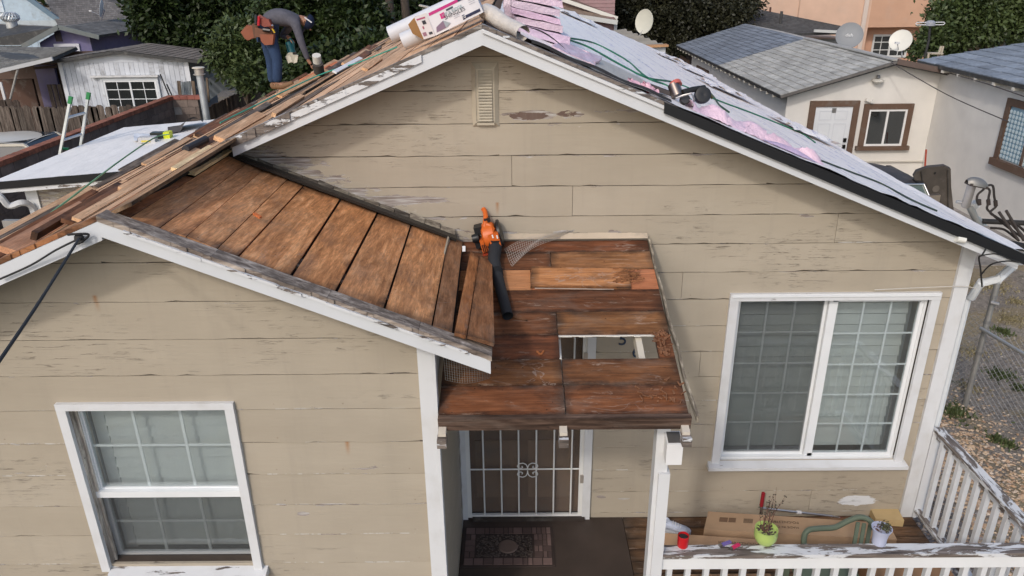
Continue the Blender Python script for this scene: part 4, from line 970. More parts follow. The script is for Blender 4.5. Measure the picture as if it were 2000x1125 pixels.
# hoses
GRN = (.02, .16, .09)
hz = lambda px, py: atp(px, py, (RX, 0, RZ + .03), (SL, 0, 1))
def hose(pts, label, r=.008, col=GRN): o = cable([hz(*p) for p in pts], r, 'air_hose', None, col); return tag(o, label, 'air hose', None)
hose([(1112, 74), (1160, 84), (1220, 115), (1262, 150), (1300, 166), (1350, 195)], 'upper green air hose running from the pink stack to the nailer')
hose([(1112, 78), (1150, 92), (1215, 128), (1265, 152), (1320, 162), (1400, 195), (1480, 225), (1560, 258), (1592, 278)], 'long green air hose crossing the right slope to its far eave')
hose([(1600, 312), (1660, 335), (1720, 358), (1780, 390), (1830, 412)], 'dark hose end lying low on the printed underlayment', .007, (.03, .05, .04))
hose([(1388, 182), (1395, 190), (1405, 205), (1424, 219)], 'short dark green hose tail behind the nailer', .008, (.03, .07, .04))
o = cable([at(88, 425, -.2) + V((0, 0, .0)), at(180, 355, 1.0), at(240, 310, 2.6), at(300, 270, 4.0), at(330, 262, 4.2)], .008, 'air_hose', None, (.18, .38, .2)); tag(o, 'pale green hose looping off the planks onto the low white roof', 'air hose')
o = cable([at(430, 240, 1.8), at(480, 215, 2.4), at(620, 148, 3.5), at(700, 122, 3.2), at(775, 92, 2.0)], .007, 'air_hose', None, (.05, .35, .26)); tag(o, 'turquoise hose lying along the planks on the left slope', 'air hose')
# roofing nailer / coil tools
n0 = at(1322, 178, .02); nz = zr(n0.x)
t = empty('roofing_nailer', (n0.x, n0.y, nz), 'black and silver coil nailer with red cap lying at the right roof edge', 'nail gun')
def tp_(m, nm, col, mat=PLASTIC, par=t, **k): return m.build(nm, mat, par, col, smooth=True, **k)
tp_(MB().tube([at(1315, 165, .05), at(1324, 188, .0)], [.042, .046], 16), 'air_cap', (.30, .25, .22), METAL)
tp_(MB().tube([at(1318, 162, .06), at(1321, 168, .04)], .044, 16), 'cap_ring', (.5, .12, .1))
tp_(MB().tube([at(1334, 181, -.02), at(1352, 175, .0), at(1376, 172, .04)], [.024, .02, .022], 12), 'grip', BK, RUBBER)
tp_(MB().lathe([(0, -.04), (.055, -.04), (.06, 0), (.055, .03), (.03, .035), (0, .03)], at(1372, 186, .0), 20, Matrix.Rotation(rad(70), 3, 'X')), 'coil_magazine', BK)
tp_(MB().lathe([(0, -.03), (.035, -.03), (.038, 0), (.03, .02), (0, .02)], at(1338, 194, -.05), 16, Matrix.Rotation(rad(70), 3, 'X')), 'nose', (.03, .03, .035))
tp_(MB().tube([at(1320, 192, -.08), at(1335, 186, -.1), at(1350, 182, -.1), at(1356, 194, -.1), at(1353, 206, -.1)], .007, 6), 'hanger_hook', (.5, .48, .46), METAL)
tp_(MB().tube([at(1378, 178, .05), at(1386, 184, .05), at(1392, 192, .04)], .012, 8), 'hose_fitting', (.18, .15, .06), METAL)
nb = at(1288, 172, .05)
tag(MB().obox(nb + V((0, 0, -.01)), .18, .07, .03, Matrix.Rotation(rad(20), 3, 'Y')).build('shingle_scrap', SHING, None, (.08, .07, .07)), 'dark piece of shingle left of the nailer', 'shingle scrap')
tag(MB().grid(lambda u, v: at(1270 + 45 * u, 188 + 20 * u + 0 * v, -.27) + V((.0, .07 * v, .03 * math.sin(u * 6) * v + .01)), 10, 4).build('paper_label', PLASTIC, None, (.62, .6, .66), smooth=True), 'white paper label curling at the roof edge beside the nailer', 'paper')
tag(MB().obox(at(1273, 182, -.12), .08, .03, .01, Matrix.Rotation(rad(22), 3, 'Y')).build('label_scrap', PLASTIC, None, (.6, .03, .12)), 'red and blue scrap of printed wrapper left of the nailer', 'scrap')
# ---- shingle carton and rolls by the ridge
BY = .12
bxA, bxB, bxC, bxD = at(850, 70, BY), at(944, 24, BY), at(928, -12, BY), at(833, 25, BY)
lift_ = max(0, zr(bxA.x) + .01 - bxA.z)
carton = empty('shingle_carton', bxA, 'white shingle carton with magenta band lying open by the ridge', 'carton')
dpt = V((0, .22, .0))
CW = (.70, .69, .72)
m = MB(); m.add([bxA, bxB, bxC, bxD, bxA + dpt, bxB + dpt, bxC + dpt, bxD + dpt], [(0, 1, 2, 3), (3, 2, 6, 7), (1, 5, 6, 2), (4, 7, 6, 5), (0, 4, 5, 1)])
m.build('box_body', CARD, carton, CW)
fl = [at(828, 77, BY - .01), at(850, 70, BY - .01), at(832, 25, BY - .01), at(809, 34, BY - .01)]
n_ = V((0, .008, 0)); m = MB(); m.poly(fl, n_); m.build('open_flap', CARD, carton, (.66, .62, .62))
m = MB(); m.poly([at(849, 70, BY + .03), at(832, 26, BY + .03), at(810, 33, BY + .12), at(797, 48, BY + .18), at(806, 66, BY + .16), at(826, 77, BY + .08)], (0, .006, 0)); m.build('inner_flap', CARD, carton, (.30, .16, .06))
ex = (bxB - bxA).normalized(); ey = (bxD - bxA).normalized()
Lx, Ly = (bxB - bxA).length, (bxD - bxA).length
def onbox(u, v, o=-.003): return bxA + (bxB - bxA) * u + (bxD - bxA) * v + V((0, o, 0))
def patch(u0, u1, v0, v1, col, nm='print_band', o=-.0015): m = MB(); m.poly([onbox(u0, v0, o), onbox(u1, v0, o), onbox(u1, v1, o), onbox(u0, v1, o)], (0, -.001, 0)); return m.build(nm, PLASTIC, carton, col)
patch(.03, .62, .83, .95, (.50, .03, .20)); patch(.62, .8, .83, .95, (.02, .03, .09)); patch(.66, .96, .09, .21, (.02, .025, .07)); patch(.6, .655, .08, .27, (.02, .025, .07))
patch(.22, .31, .5, .72, (.55, .03, .2), 'logo'); patch(.36, .50, .70, .78, (.06, .08, .1), 'print_band')
text('SHINGLES', 'lettering', onbox(.49, .48, -.004), .036, ex, ey, (.03, .03, .05), carton, .0005)
text('HIP & RIDGE', 'lettering', onbox(.46, .61, -.004), .028, ex, ey, (.25, .35, .37), carton, .0005)
text('10', 'lettering', onbox(.628, .18, -.004), .028, ex, ey, (.8, .8, .8), carton, .0005)
m = MB(); m.poly([onbox(.05, .10, -.003), onbox(.25, .10, -.003), onbox(.30, .28, -.003), onbox(.24, .42, -.003), onbox(.08, .30, -.003)], (0, -.001, 0)); m.build('roof_picture', PLASTIC, carton, (.22, .15, .22))
m = MB(); m.poly([onbox(.25, .10, -.005), onbox(.36, .20, -.005), onbox(.24, .42, -.005)], (0, -.001, 0)); m.build('roof_picture', PLASTIC, carton, (.32, .36, .40))
for (u, v) in ((.80, .68), (.80, .60), (.80, .52), (.45, .36), (.45, .29)): patch(u, u + .12, v, v + .018, (.45, .45, .5), 'small_print')
fa = fl[0]; fu_ = (fl[1] - fl[0]); fv_ = (fl[3] - fl[0])
def fpatch(u0, u1, v0, v1, col): q = lambda u, v: fa + fu_ * u + fv_ * v + V((0, -.002, 0)); m = MB(); m.poly([q(u0, v0), q(u1, v0), q(u1, v1), q(u0, v1)], (0, -.001, 0)); m.build('flap_print', PLASTIC, carton, col)
fpatch(.1, .85, .84, .90, (.4, .06, .15)); fpatch(.45, .75, .60, .76, (.03, .03, .04)); fpatch(.1, .4, .12, .28, (.3, .15, .2)); fpatch(.6, .9, .12, .22, (.05, .05, .06)); fpatch(.3, .42, .42, .54, (.4, .1, .15))
RW = (.58, .59, .62)
tag(MB().tube([at(762, 68, 1.0), at(1000, -42, 1.0)], .067, 24).build('underlayment_roll', WPAINT, None, RW, smooth=True), 'long white roll of underlayment lying behind the shingle carton', 'underlayment roll')
tag(MB().tube([at(787, 81, .40), at(870, 44, .40)], .062, 24).build('underlayment_roll', WPAINT, None, RW, smooth=True), 'short white roll sticking out of the open carton', 'underlayment roll')
# small things on the low roof are added with that roof

# ================================================================== things on the porch
mat_c = (atz(905, 1035, .01) + atz(1085, 1102, .01)) / 2
t = empty('doormat', (mat_c.x, mat_c.y, 0), 'brown doormat with a cobblestone pattern by the security door', 'doormat')
mx0, mx1, my0, my1 = -.47, .31, -.635, -.155
MB().box(mx0, mx1, my0, my1, .001, .010).build('mat_base', RUBBER, t, (.05, .035, .03))
rm = random.Random(5); bb = []
def brow(xa, xb, ya, yb, nx, ny):
    for i in range(nx):
        for j in range(ny):
            a, b = xa + (xb - xa) * i / nx, xa + (xb - xa) * (i + 1) / nx; c_, d_ = ya + (yb - ya) * j / ny, ya + (yb - ya) * (j + 1) / ny
            s = rm.random()
            if s < .35: bb.append((a, (a + b) / 2, c_, d_)); bb.append(((a + b) / 2, b, c_, d_))
            else: bb.append((a, b, c_, d_))
brow(mx0 + .02, mx1 - .02, my0 + .015, my0 + .095, 9, 1); brow(mx0 + .02, mx1 - .02, my1 - .095, my1 - .015, 9, 1); brow(mx0 + .02, mx0 + .11, my0 + .1, my1 - .1, 1, 4); brow(mx1 - .17, mx1 - .02, my0 + .1, my1 - .1, 2, 4)
for (a, b, c_, d_) in bb: MB().box(a + .004, b - .004, c_ + .004, d_ - .004, .010, .016).build('mat_stone', RUBBER, t, (lambda k_: (.15 * k_, .10 * k_, .088 * k_))(rm.uniform(.6, 1.25)))
m = MB()
for k in range(420):
    x = rm.uniform(mx0 + .125, mx1 - .185); y = rm.uniform(my0 + .11, my1 - .11)
    if ((x - mat_c.x) / .085) ** 2 + ((y - mat_c.y) / .095) ** 2 < 1: continue
    m.tube([(x, y, .010), (x, y, .014)], rm.uniform(.006, .011), 5)
m.build('mat_pebbles', RUBBER, t, (.12, .095, .08), kind='stuff')
MB().lathe([(0, .010), (.085, .010), (.075, .018), (0, .019)], (mat_c.x, mat_c.y, 0), 14).build('mat_medallion', RUBBER, t, (.15, .105, .085))
def carton2(name, P, h, col, label, marks):
    """P: four floor corners"""
    P = [V(p) for p in P]; t = empty(name, P[0], label, 'cardboard box'); T = [p + V((0, 0, h)) for p in P]
    MB().hexa(P, T).build('box_body', CARD, t, col)
    ex = (P[1] - P[0]).normalized(); ey = (P[3] - P[0]).normalized(); s_ = V((0, 0, .002))
    for kind, u, v, a, b in marks:
        q = T[0] + (T[1] - T[0]) * u + (T[3] - T[0]) * v + s_
        if kind == 'band': m = MB(); m.poly([q, q + ex * a, q + ex * a + ey * b, q + ey * b], (0, 0, .001)); m.build('print', PLASTIC, t, (.17, .10, .06))
        elif kind == 'bars':
            for i in range(9): m = MB(); m.poly([q + ex * a * i / 9, q + ex * a * (i + .55) / 9, q + ex * a * (i + .55) / 9 + ey * b, q + ex * a * i / 9 + ey * b], (0, 0, .001)); m.build('barcode_bar', PLASTIC, t, (.10, .07, .05))
        else: text(kind, 'lettering', q, a, -ex, -ey, (.12, .08, .05), t, .0004)
    return t
b1 = [atz(1380, 1040, .0), atz(1748, 1052, .0), atz(1728, 1012, .0), atz(1378, 997, .0)]
b1 = [atz(1375, 1034, .12), atz(1752, 1054, .12), atz(1735, 1022, .12), atz(1383, 999, .12)]
for q_ in b1: q_.z = .001
carton2('cardboard_box', b1, .12, (.42, .28, .17), 'long flat cardboard box against the wall under the pot twigs', [('bars', .20, .45, .08, .06), ('band', .07, .45, .07, .06), ('band', .12, .45, .06, .06), ('PO:CNZ3789', .42, .62, .040, 0), ('MADE IN CHINA', .41, .35, .036, 0)])
b2 = [atz(1292, 1068, .10), atz(1500, 1080, .10), atz(1500, 1055, .10), atz(1298, 1041, .10)]
for q_ in b2: q_.z = .001
carton2('cardboard_box', b2, .10, (.50, .32, .19), 'second cardboard box nearer the front railing, behind the red cup', [('PO:CNZ3789XFEDI', .72, .55, .04, 0)])
carton2('cardboard_box', [V((2.75, -1.15, .001)), V((3.35, -1.15, .001)), V((3.35, -.75, .001)), V((2.75, -.75, .001))], .22, (.30, .17, .09), 'brown cardboard box seen through the balusters at the right corner', [])
carton2('cardboard_box', [V((1.15, -1.3, .001)), V((1.95, -1.3, .001)), V((1.95, -.95, .001)), V((1.15, -.95, .001))], .22, (.30, .18, .10), 'brown cardboard box behind the balusters below the red cup', [])
# foam block
fb = V((3.14, -.08, 0)); 
tag(MB().obox((3.27, -.09, .035), .24, .15, .07, Matrix.Rotation(rad(-6), 3, 'Z')).build('foam_block', CARD, None, (.52, .38, .19)), 'yellowish block on the deck in the corner by the side railing', 'block')
# extension pole with red grip
t = empty('extension_pole', at(1490, 985, -.12), 'chrome extension pole with red grip leaning along the wall above the boxes', 'pole')
pa, pb = at(1489, 992, -.10), at(1625, 1008, -.05)
MB().tube([pa, pb], .0115, 10).build('pole', METAL, t, (.75, .75, .78), smooth=True); mid = pa.lerp(pb, .52)
MB().tube([mid - (pb - pa) * .03, mid + (pb - pa) * .03], .017, 10).build('clamp', PLASTIC, t, (.65, .65, .66), smooth=True)
MB().tube([at(1487, 988, -.12), at(1491, 963, -.14)], .016, 10).build('grip', RUBBER, t, (.28, .01, .02), smooth=True)
MB().tube([pa, at(1487, 988, -.12), at(1486, 1003, -.12)], .009, 8).build('elbow', METAL, t, (.4, .4, .42))
MB().tube([pb, at(1643, 1012, -.05)], .008, 8).build('tip', METAL, t, (.6, .6, .62)); MB().tube([at(1640, 1012, -.05), at(1652, 1013, -.05)], .013, 8).build('tip_cap', PLASTIC, t, (.12, .02, .03))
# pots on the front rail
RZT = .931
def lump(m, c, r, n, s, rr):
    for k in range(n):
        a = rr.uniform(0, 6.28); q = r * math.sqrt(rr.random()); p = V(c) + V((q * math.cos(a), q * math.sin(a), rr.uniform(-.004, .006)))
        m.lathe([(0, -s), (s, 0), (0, s * .8)], p, 5)
gp = atz(1493, 1060, RZT); t = empty('flower_pot', gp, 'lime green round pot with bare twigs on the front railing', 'flower pot')
MB().lathe([(0, 0), (.035, 0), (.058, .018), (.074, .05), (.078, .085), (.074, .118), (.076, .124), (.070, .124), (.067, .11), (0, .108)], gp, 28).build('pot', gen('glazed_pot', .3, var=.12, sc=8, bump=.03), t, (.42, .55, .16), smooth=True)
m = MB(); lump(m, gp + V((0, 0, .108)), .062, 110, .008, rm); m.build('soil', SOIL, t, (.10, .075, .06), kind='stuff')
m = MB(); lf = MB()
for k in range(15):
    a = rm.uniform(0, 6.28); b = gp + V((.03 * math.cos(a), .03 * math.sin(a), .10)); h = rm.uniform(.14, .34); sx_ = rm.gauss(.0, .035) + .02
    pts = [b, b + V((sx_ * .4, rm.gauss(0, .01), h * .5)), b + V((sx_ + rm.gauss(0, .01), rm.gauss(0, .015), h))]
    m.tube(pts, [.0022, .0016, .0008], 5)
    for j in range(7):
        p = pts[1].lerp(pts[2], rm.random()); d = V((rm.gauss(0, 1), rm.gauss(0, 1), rm.gauss(0, 1))).normalized() * .007; e = d.orthogonal().normalized() * .004
        lf.add([p, p + d + e, p + d * 2, p + d - e], [(0, 1, 2, 3)])
m.build('twigs', BARK, t, (.16, .08, .06)); lf.build('leaves', LEAFB, t, kind='stuff')
wp = atz(1716, 1060, RZT); t = empty('flower_pot', wp, 'lilac-grey flared pot with a reddish succulent on the front railing', 'flower pot')
MB().lathe([(0, 0), (.044, 0), (.045, .01), (.046, .05), (.052, .09), (.064, .122), (.066, .13), (.060, .13), (.055, .11), (0, .105)], wp, 28).build('pot', gen('lilac_glaze', .35, var=.06, sc=6, bump=.02), t, (.45, .48, .62), smooth=True)
m = MB(); lump(m, wp + V((0, 0, .105)), .05, 60, .007, rm); m.build('soil', SOIL, t, (.14, .08, .06), kind='stuff')
lf = MB()
for k in range(170):
    c_ = wp + V((.022 + rm.gauss(0, .02), rm.gauss(0, .02), .125 + abs(rm.gauss(0, .018)))); d = V((rm.gauss(0, 1), rm.gauss(0, 1), rm.gauss(.3, 1))).normalized() * .012; e = d.orthogonal().normalized() * .005
    lf.add([c_, c_ + d * .6 + e, c_ + d, c_ + d * .6 - e], [(0, 1, 2, 3)])
lf.build('leaves', leaf_mat('succulent', (.06, .03, .03), (.05, .07, .02)), t, kind='stuff')
rp = atz(1333, 1066, RZT); t = empty('cup', rp, 'red plastic cup with dark contents on the left end of the front railing', 'cup')
MB().lathe([(0, 0), (.034, 0), (.036, .01), (.038, .09), (.0355, .092), (.034, .075), (0, .074)], rp, 24).build('cup_wall', PLASTIC, t, (.50, .01, .015), smooth=True); MB().lathe([(0, .0745), (.033, .076), (0, .078)], rp, 16).build('ash', SOIL, t, (.05, .045, .045))
def lighter(px0, px1, col, label):
    a, b = atz(*px0, RZT + .012), atz(*px1, RZT + .012); t = empty('lighter', a, label, 'lighter'); d = (b - a).normalized()
    MB().bar(a, b, .022, .013).build('tank', PLASTIC, t, col); MB().bar(a - d * .022, a - d * .001, .02, .013).build('head', METAL, t, (.4, .38, .36))
lighter((1410, 1064), (1427, 1058), (.16, .12, .35), 'violet lighter lying on the front railing left of the green pot')
lighter((1430, 1070), (1444, 1063), (.60, .03, .12), 'pink-red lighter lying nearest the green pot')
# green plastic chair
t = empty('plastic_chair', (2.5, -.9, 0), 'green plastic garden chair behind the front railing between the pots', 'chair')
CG = (.13, .165, .12)
def chp(px, py, z=None, y=None): return at(px, py, y)
arc = [at(1572, 1085, -1.02), at(1570, 1052, -1.0), at(1578, 1036, -.99), at(1600, 1032, -.96), at(1630, 1030, -.93), at(1655, 1018, -.92), at(1680, 1010, -.92), at(1700, 1018, -.95), at(1712, 1040, -1.0)]
def smooth_pts(P, n=5):
    out = []
    for i in range(len(P) - 1):
        p0, p1, p2, p3 = P[max(i - 1, 0)], P[i], P[i + 1], P[min(i + 2, len(P) - 1)]
        for j in range(n):
            s = j / n; out.append(.5 * ((2 * p1) + (p2 - p0) * s + (2 * p0 - 5 * p1 + 4 * p2 - p3) * s * s + (3 * p1 - p0 - 3 * p2 + p3) * s ** 3))
    return out + [P[-1]]
MB().tube(smooth_pts(arc), .026, 10, flat=.8).build('arm_and_back_rail', PLASTIC, t, CG, smooth=True)
for k in range(4):
    a = at(1676 + k * 12, 1020 + k * 2, -.93); b = V((a.x - .03, -1.0, .42)); MB().bar(a, b, .028, .012, (0, 1, .2)).build('back_slat', PLASTIC, t, CG)
s0 = V((2.25, -1.35, .42)); m = MB(); m.poly([(2.02, -1.38, .41), (2.48, -1.38, .41), (2.52, -.95, .40), (2.05, -.98, .40)], (0, 0, .02)); m.build('seat', PLASTIC, t, CG)
for (x, y) in ((2.04, -1.36), (2.46, -1.36), (2.05, -.98), (2.5, -.97)): MB().hexa([(x - .03, y - .02, 0), (x + .03, y - .02, 0), (x + .03, y + .02, 0), (x - .03, y + .02, 0)], [(x - .02, y - .02, .41), (x + .02, y - .02, .41), (x + .02, y + .02, .41), (x - .02, y + .02, .41)]).build('leg', PLASTIC, t, CG)
# shoes by the post
def shoe(c, yaw, label):
    t = empty('shoe', c, label, 'shoe'); R_ = Matrix.Rotation(yaw, 3, 'Z'); c = V(c)
    m = MB(); prof = [(-.13, .030, .055), (-.11, .038, .085), (-.06, .040, .088), (-.01, .041, .078), (.05, .046, .062), (.10, .046, .05), (.135, .034, .04), (.15, .015, .028)]
    n = 12; vs = []
    for (y, w, h) in prof:
        for j in range(n): a = 2 * math.pi * j / n; vs.append(c + R_ @ V((w * math.cos(a), y, .02 + h / 2 + h / 2 * math.sin(a))))
    m.add(vs, [(i * n + j, i * n + (j + 1) % n, (i + 1) * n + (j + 1) % n, (i + 1) * n + j) for i in range(len(prof) - 1) for j in range(n)] + [tuple(range(n)), tuple(range((len(prof) - 1) * n, len(prof) * n))])
    m.build('upper', FABRIC, t, (.50, .54, .64), smooth=True)
    m = MB(); m.poly([c + R_ @ V((w * 1.05 * s, y, 0)) for s, L in ((1, prof), (-1, prof[::-1])) for (y, w, h) in L], (0, 0, .025)); m.build('sole', RUBBER, t, (.7, .72, .74))
    MB().lathe([(.034, 0), (.037, .006), (.026, .006), (.024, -.01)], c + R_ @ V((0, -.075, .105)), 14).build('collar', FABRIC, t, (.55, .60, .7), smooth=True)
    MB().lathe([(0, 0), (.025, 0)], c + R_ @ V((0, -.075, .103)), 14).build('opening', FABRIC, t, (.02, .02, .025))
    for k in range(4): MB().bar(c + R_ @ V((-.022, -.01 + k * .022, .098 - k * .007)), c + R_ @ V((.022, -.005 + k * .022, .098 - k * .007)), .007, .004).build('lace', FABRIC, t, (.7, .7, .7))
shoe((1.36, -.22, .0), rad(-110), 'white sneaker with its opening up, the one farther right by the post')
shoe((1.24, -.40, .0), rad(-150), 'white sneaker half hidden behind the porch post')
# service cable on the wing gable
t = empty('service_cable', at(152, 466, YF - .03), 'black service cable tied to the wing fascia and running down left', 'cable')
ck = at(155, 466, YF - .03)
cable([ck, at(147, 478, YF - .2), at(70, 600, YF - .9), at(-60, 790, YF - 1.6)], .0065, 'cable', t, (.02, .021, .024))
cable([ck, at(110, 488, YF - .04), at(60, 518, YF - .02), at(0, 545, YF - .02)], .0055, 'thin_cable', t, (.02, .02, .02))
MB().lathe([(0, -.015), (.020, -.012), (.026, 0), (.02, .012), (0, .015)], ck + V((.0, .0, .0)), 12, Matrix.Rotation(rad(90), 3, 'X')).build('anchor', RUBBER, t, (.03, .03, .03))
cable([ck + V((-.05, 0, .02)), ck + V((0, -.02, .03)), ck + V((.05, 0, .02)), ck + V((.02, -.02, -.01)), ck + V((-.03, 0, -.03))], .006, 'tie', t)
# ================================================================== shared builders for the neighbourhood
def shingled(parent, p00, p10, p11, p01, rows, tabs, col, indiv=False, th=.012, name='shingle', var=.18, seed=1, base=(.05, .05, .05)):
    r = random.Random(seed); p00, p10, p11, p01 = map(V, (p00, p10, p11, p01))
    n = (p10 - p00).cross(p01 - p00).normalized()
    if n.z < 0: n = -n
    slab('roof_deck', [p00 - n * .005, p10 - n * .005, p11 - n * .005, p01 - n * .005], .08, PAINT, base, parent)
    big = MB(); Q = lambda u, v: (p00.lerp(p10, u)).lerp(p01.lerp(p11, u), v)
    for j in range(rows):
        v0, v1 = j / rows, (j + 1.15) / rows; v1 = min(v1, 1)
        off = r.random()
        for i in range(-1, tabs + 1):
            u0, u1 = max(0, (i + off) / tabs), min(1, (i + 1 + off) / tabs - .004 * 12 / tabs)
            if u1 - u0 < .002: continue
            vj = v0 + r.uniform(-.06, .04) / rows; lf = r.uniform(0, .004)
            a, b, c, d = Q(u0, max(0, vj)), Q(u1, max(0, vj)), Q(u1, v1), Q(u0, v1)
            m = MB() if indiv else big
            A, B, C, D = a + n * (th + lf), b + n * (th + lf), c + n * .001, d + n * .001
            m.add([a, b, A, B, C, D], [(0, 1, 3, 2), (2, 3, 4, 5)]) if not indiv else m.add([a, b, A, B, C, D, d, c], [(0, 1, 3, 2), (2, 3, 4, 5), (0, 2, 5, 6), (1, 7, 4, 3)])
            if indiv: k = 1 + r.uniform(-var, var); m.build(name, SHING, parent, tuple(x * k for x in col))
    if not indiv: big.build('shingles', SHTAB, parent, col, kind='stuff')
def shtab():
    t = NT('asphalt_shingle_tabs'); v, oi, tc = t.obj(); g = t.n('NewGeometry')
    f = t.mapr(g.outputs['Random Per Island'], 0, 1, .78, 1.22)
    n2 = t.mapr(t.noise(g.outputs['Position'], .8, 5), .3, .7, .8, 1.15); f = t.math('MULTIPLY', f, n2)
    c = t.n('VectorMath', {0: oi.outputs['Color'], 3: f}, operation='SCALE').outputs[0]
    t.set('Base Color', c); t.set('Roughness', .9); t.bump(t.noise(g.outputs['Position'], 60, 3), .4, .004); return t.m
SHTAB = shtab()
def wallp(parent, name, pts, off, mat, col, **k): m = MB(); m.poly(pts, off); return m.build(name, mat, parent, col, **k)
def win(parent, x0, x1, z0, z1, y, nv, nh, fcol, tcol=None, ft=.04, tw=.0, sill=False, glass=GLASSD, mid=True, curtain=(.06, .04, .04)):
    """window in a wall facing -y; frame, panes, bars as sub-parts"""
    if tw:
        m = MB(); m.box(x0 - tw, x0, y - .05, y, z0, z1 + tw); m.box(x1, x1 + tw, y - .05, y, z0, z1 + tw); m.box(x0, x1, y - .05, y, z1, z1 + tw)
        w_ = m.build('window', PAINT, parent, tcol)
        if sill: MB().box(x0 - tw * 1.4, x1 + tw * 1.4, y - .10, y, z0 - .10, z0 - .001).build('sill', PAINT, w_, tcol)
        else: MB().box(x0 - tw, x1 + tw, y - .049, y, z0 - tw, z0 - .001).build('sill', PAINT, w_, tcol)
    else: w_ = MB().box(x0 - .02, x1 + .02, y - .02, y, z0 - .02, z0).build('window', WPAINT, parent, fcol)
    m = MB(); m.box(x0, x0 + ft, y - .04, y - .001, z0, z1); m.box(x1 - ft, x1, y - .04, y - .001, z0, z1); m.box(x0 + ft, x1 - ft, y - .04, y - .001, z0, z0 + ft); m.box(x0 + ft, x1 - ft, y - .04, y - .001, z1 - ft, z1)
    if mid: m.box((x0 + x1) / 2 - ft / 2, (x0 + x1) / 2 + ft / 2, y - .038, y - .001, z0 + ft, z1 - ft)
    m.build('frame', WPAINT, w_, fcol)
    MB().box(x0 + ft, x1 - ft, y - .012, y - .010, z0 + ft, z1 - ft).build('pane', glass, w_, WH)
    MB().box(x0 + ft, x1 - ft, y - .006, y - .004, z0 + ft, z1 - ft).build('curtain', PAINT, w_, curtain)
    for i in range(1, nv):
        x = x0 + (x1 - x0) * i / nv; MB().box(x - ft * .2, x + ft * .2, y - .022, y - .014, z0 + ft, z1 - ft).build('muntin', WPAINT, w_, fcol)
    for i in range(1, nh):
        z = z0 + (z1 - z0) * i / nh; MB().box(x0 + ft, x1 - ft, y - .0215, y - .0145, z - ft * .2, z + ft * .2).build('muntin', WPAINT, w_, fcol)
    return w_
def dish(c, r, face, col, label, foot, arm=None, mark=None):
    t = empty('satellite_dish', foot, label, 'satellite dish'); f = V(face).normalized()
    x = f.cross(V((0, 0, 1))).normalized(); y = x.cross(f); M = Matrix((x, -y, f)).transposed()
    prof = [(0, -.12 * r), (.5 * r, -.09 * r), (.85 * r, -.03 * r), (r, .02 * r), (r * 1.01, .0), (.85 * r, -.06 * r), (.5 * r, -.12 * r), (0, -.15 * r)]
    d = MB().lathe(prof, c, 26, M).build('reflector', WPAINT, t, col, smooth=True)
    back = V(c) - f * r * .15; MB().tube([back, back - f * .06 + V((0, 0, -.05)), V(foot)], .018, 8).build('mast', DULLM, t, (.3, .3, .3))
    if arm:
        e = V(c) + f * r * 1.3 - V((0, 0, r * .6)); MB().tube([V(c) - V((0, 0, r * .95)), e], .010, 6).build('arm', DULLM, t, (.45, .45, .45)); MB().obox(e, .10, .05, .05, Matrix.Identity(3)).build('receiver', PLASTIC, t, (.6, .6, .6))
    if mark: text(mark, 'lettering', V(c) + f * .01, r * .34, -x if (-x).x > 0 else x, V((0, 0, 1)), (.25, .27, .33) if col[0] > .4 else (.8, .8, .8), t, .001)
    return t
# ================================================================== low white-roofed addition on the left
AY = 5.0
def za(x): return 1.86 + .0764 * (x + 7.27)
add = empty('addition', (-6, 6.5, GZ), 'low beige addition with a flat roof covered in white underlayment', 'addition')
siding = lambda a, b, z0, z1: MB().hexa([(a, AY - .02, z0), (b, AY - .02, z0), (b, AY, z0), (a, AY, z0)], [(a, AY - .013, z1 - .006), (b, AY - .013, z1 - .006), (b, AY, z1 - .006), (a, AY, z1 - .006)]).build('siding_board', SIDM, add)
ax0 = at(82, 400, AY).x; axl = at(48, 360, AY).x
for k in range(12): siding(ax0, -4.7, za(-7) - .28 - .2317 * (k + 0), za(-7) - .28 - .2317 * (k - 1) if k else za(-7) - .05)
MB().box(axl, ax0, AY - .045, AY - .021, GZ, za(ax0) - .16).build('corner_board', WPAINT, add, (.72, .73, .73))
MB().box(axl + .01, -4.7, AY, 8.6, GZ, za(-7.2) - .1).build('wall_core', PAINT, add, (.40, .33, .23))
def abox(x0, x1, y0, y1, zt, zb, nm, mat, col): return MB().hexa([(x0, y0, za(x0) + zb), (x1, y0, za(x1) + zb), (x1, y1, za(x1) + zb), (x0, y1, za(x0) + zb)], [(x0, y0, za(x0) + zt), (x1, y0, za(x1) + zt), (x1, y1, za(x1) + zt), (x0, y1, za(x0) + zt)]).build(nm, mat, add, col)
abox(-7.27, -4.6, AY - .26, AY - .24, .005, -.10, 'drip_edge', PLASTIC, BLK); abox(-7.27, -4.6, AY - .24, AY - .22, -.012, -.16, 'fascia', PWX, WH)
abox(-7.26, -4.6, AY - .215, 8.62, -.012, -.06, 'roof_deck', PAINT, (.4, .36, .28)); abox(axl - .02, -4.6, AY - .05, AY - .022, -.065, -.14, 'frieze_board', PWLX, WH)
tag(MB().grid(lambda u, v: (lambda x, y: V((x, y, za(x) + .006 + abs(wrk(x * .6, y * .5, .01)))))(-7.28 + 2.75 * u, AY - .25 + 3.9 * v), 40, 40).build('underlayment_sheet', UND2 if 'UND2' in globals() else WPAINT, None, (.86, .83, .79), smooth=True), 'plain white underlayment sheet on the low addition roof at left', 'roof underlayment')
cable([at(-20, 378, AY - .3), at(0, 384, AY - .3), at(18, 402, AY - .25), at(42, 396, AY - .2), at(60, 402, AY - .1), at(70, 430, AY - .06), at(78, 560, AY - .06)], .045, 'downspout', add, (.62, .63, .64), WPAINT)
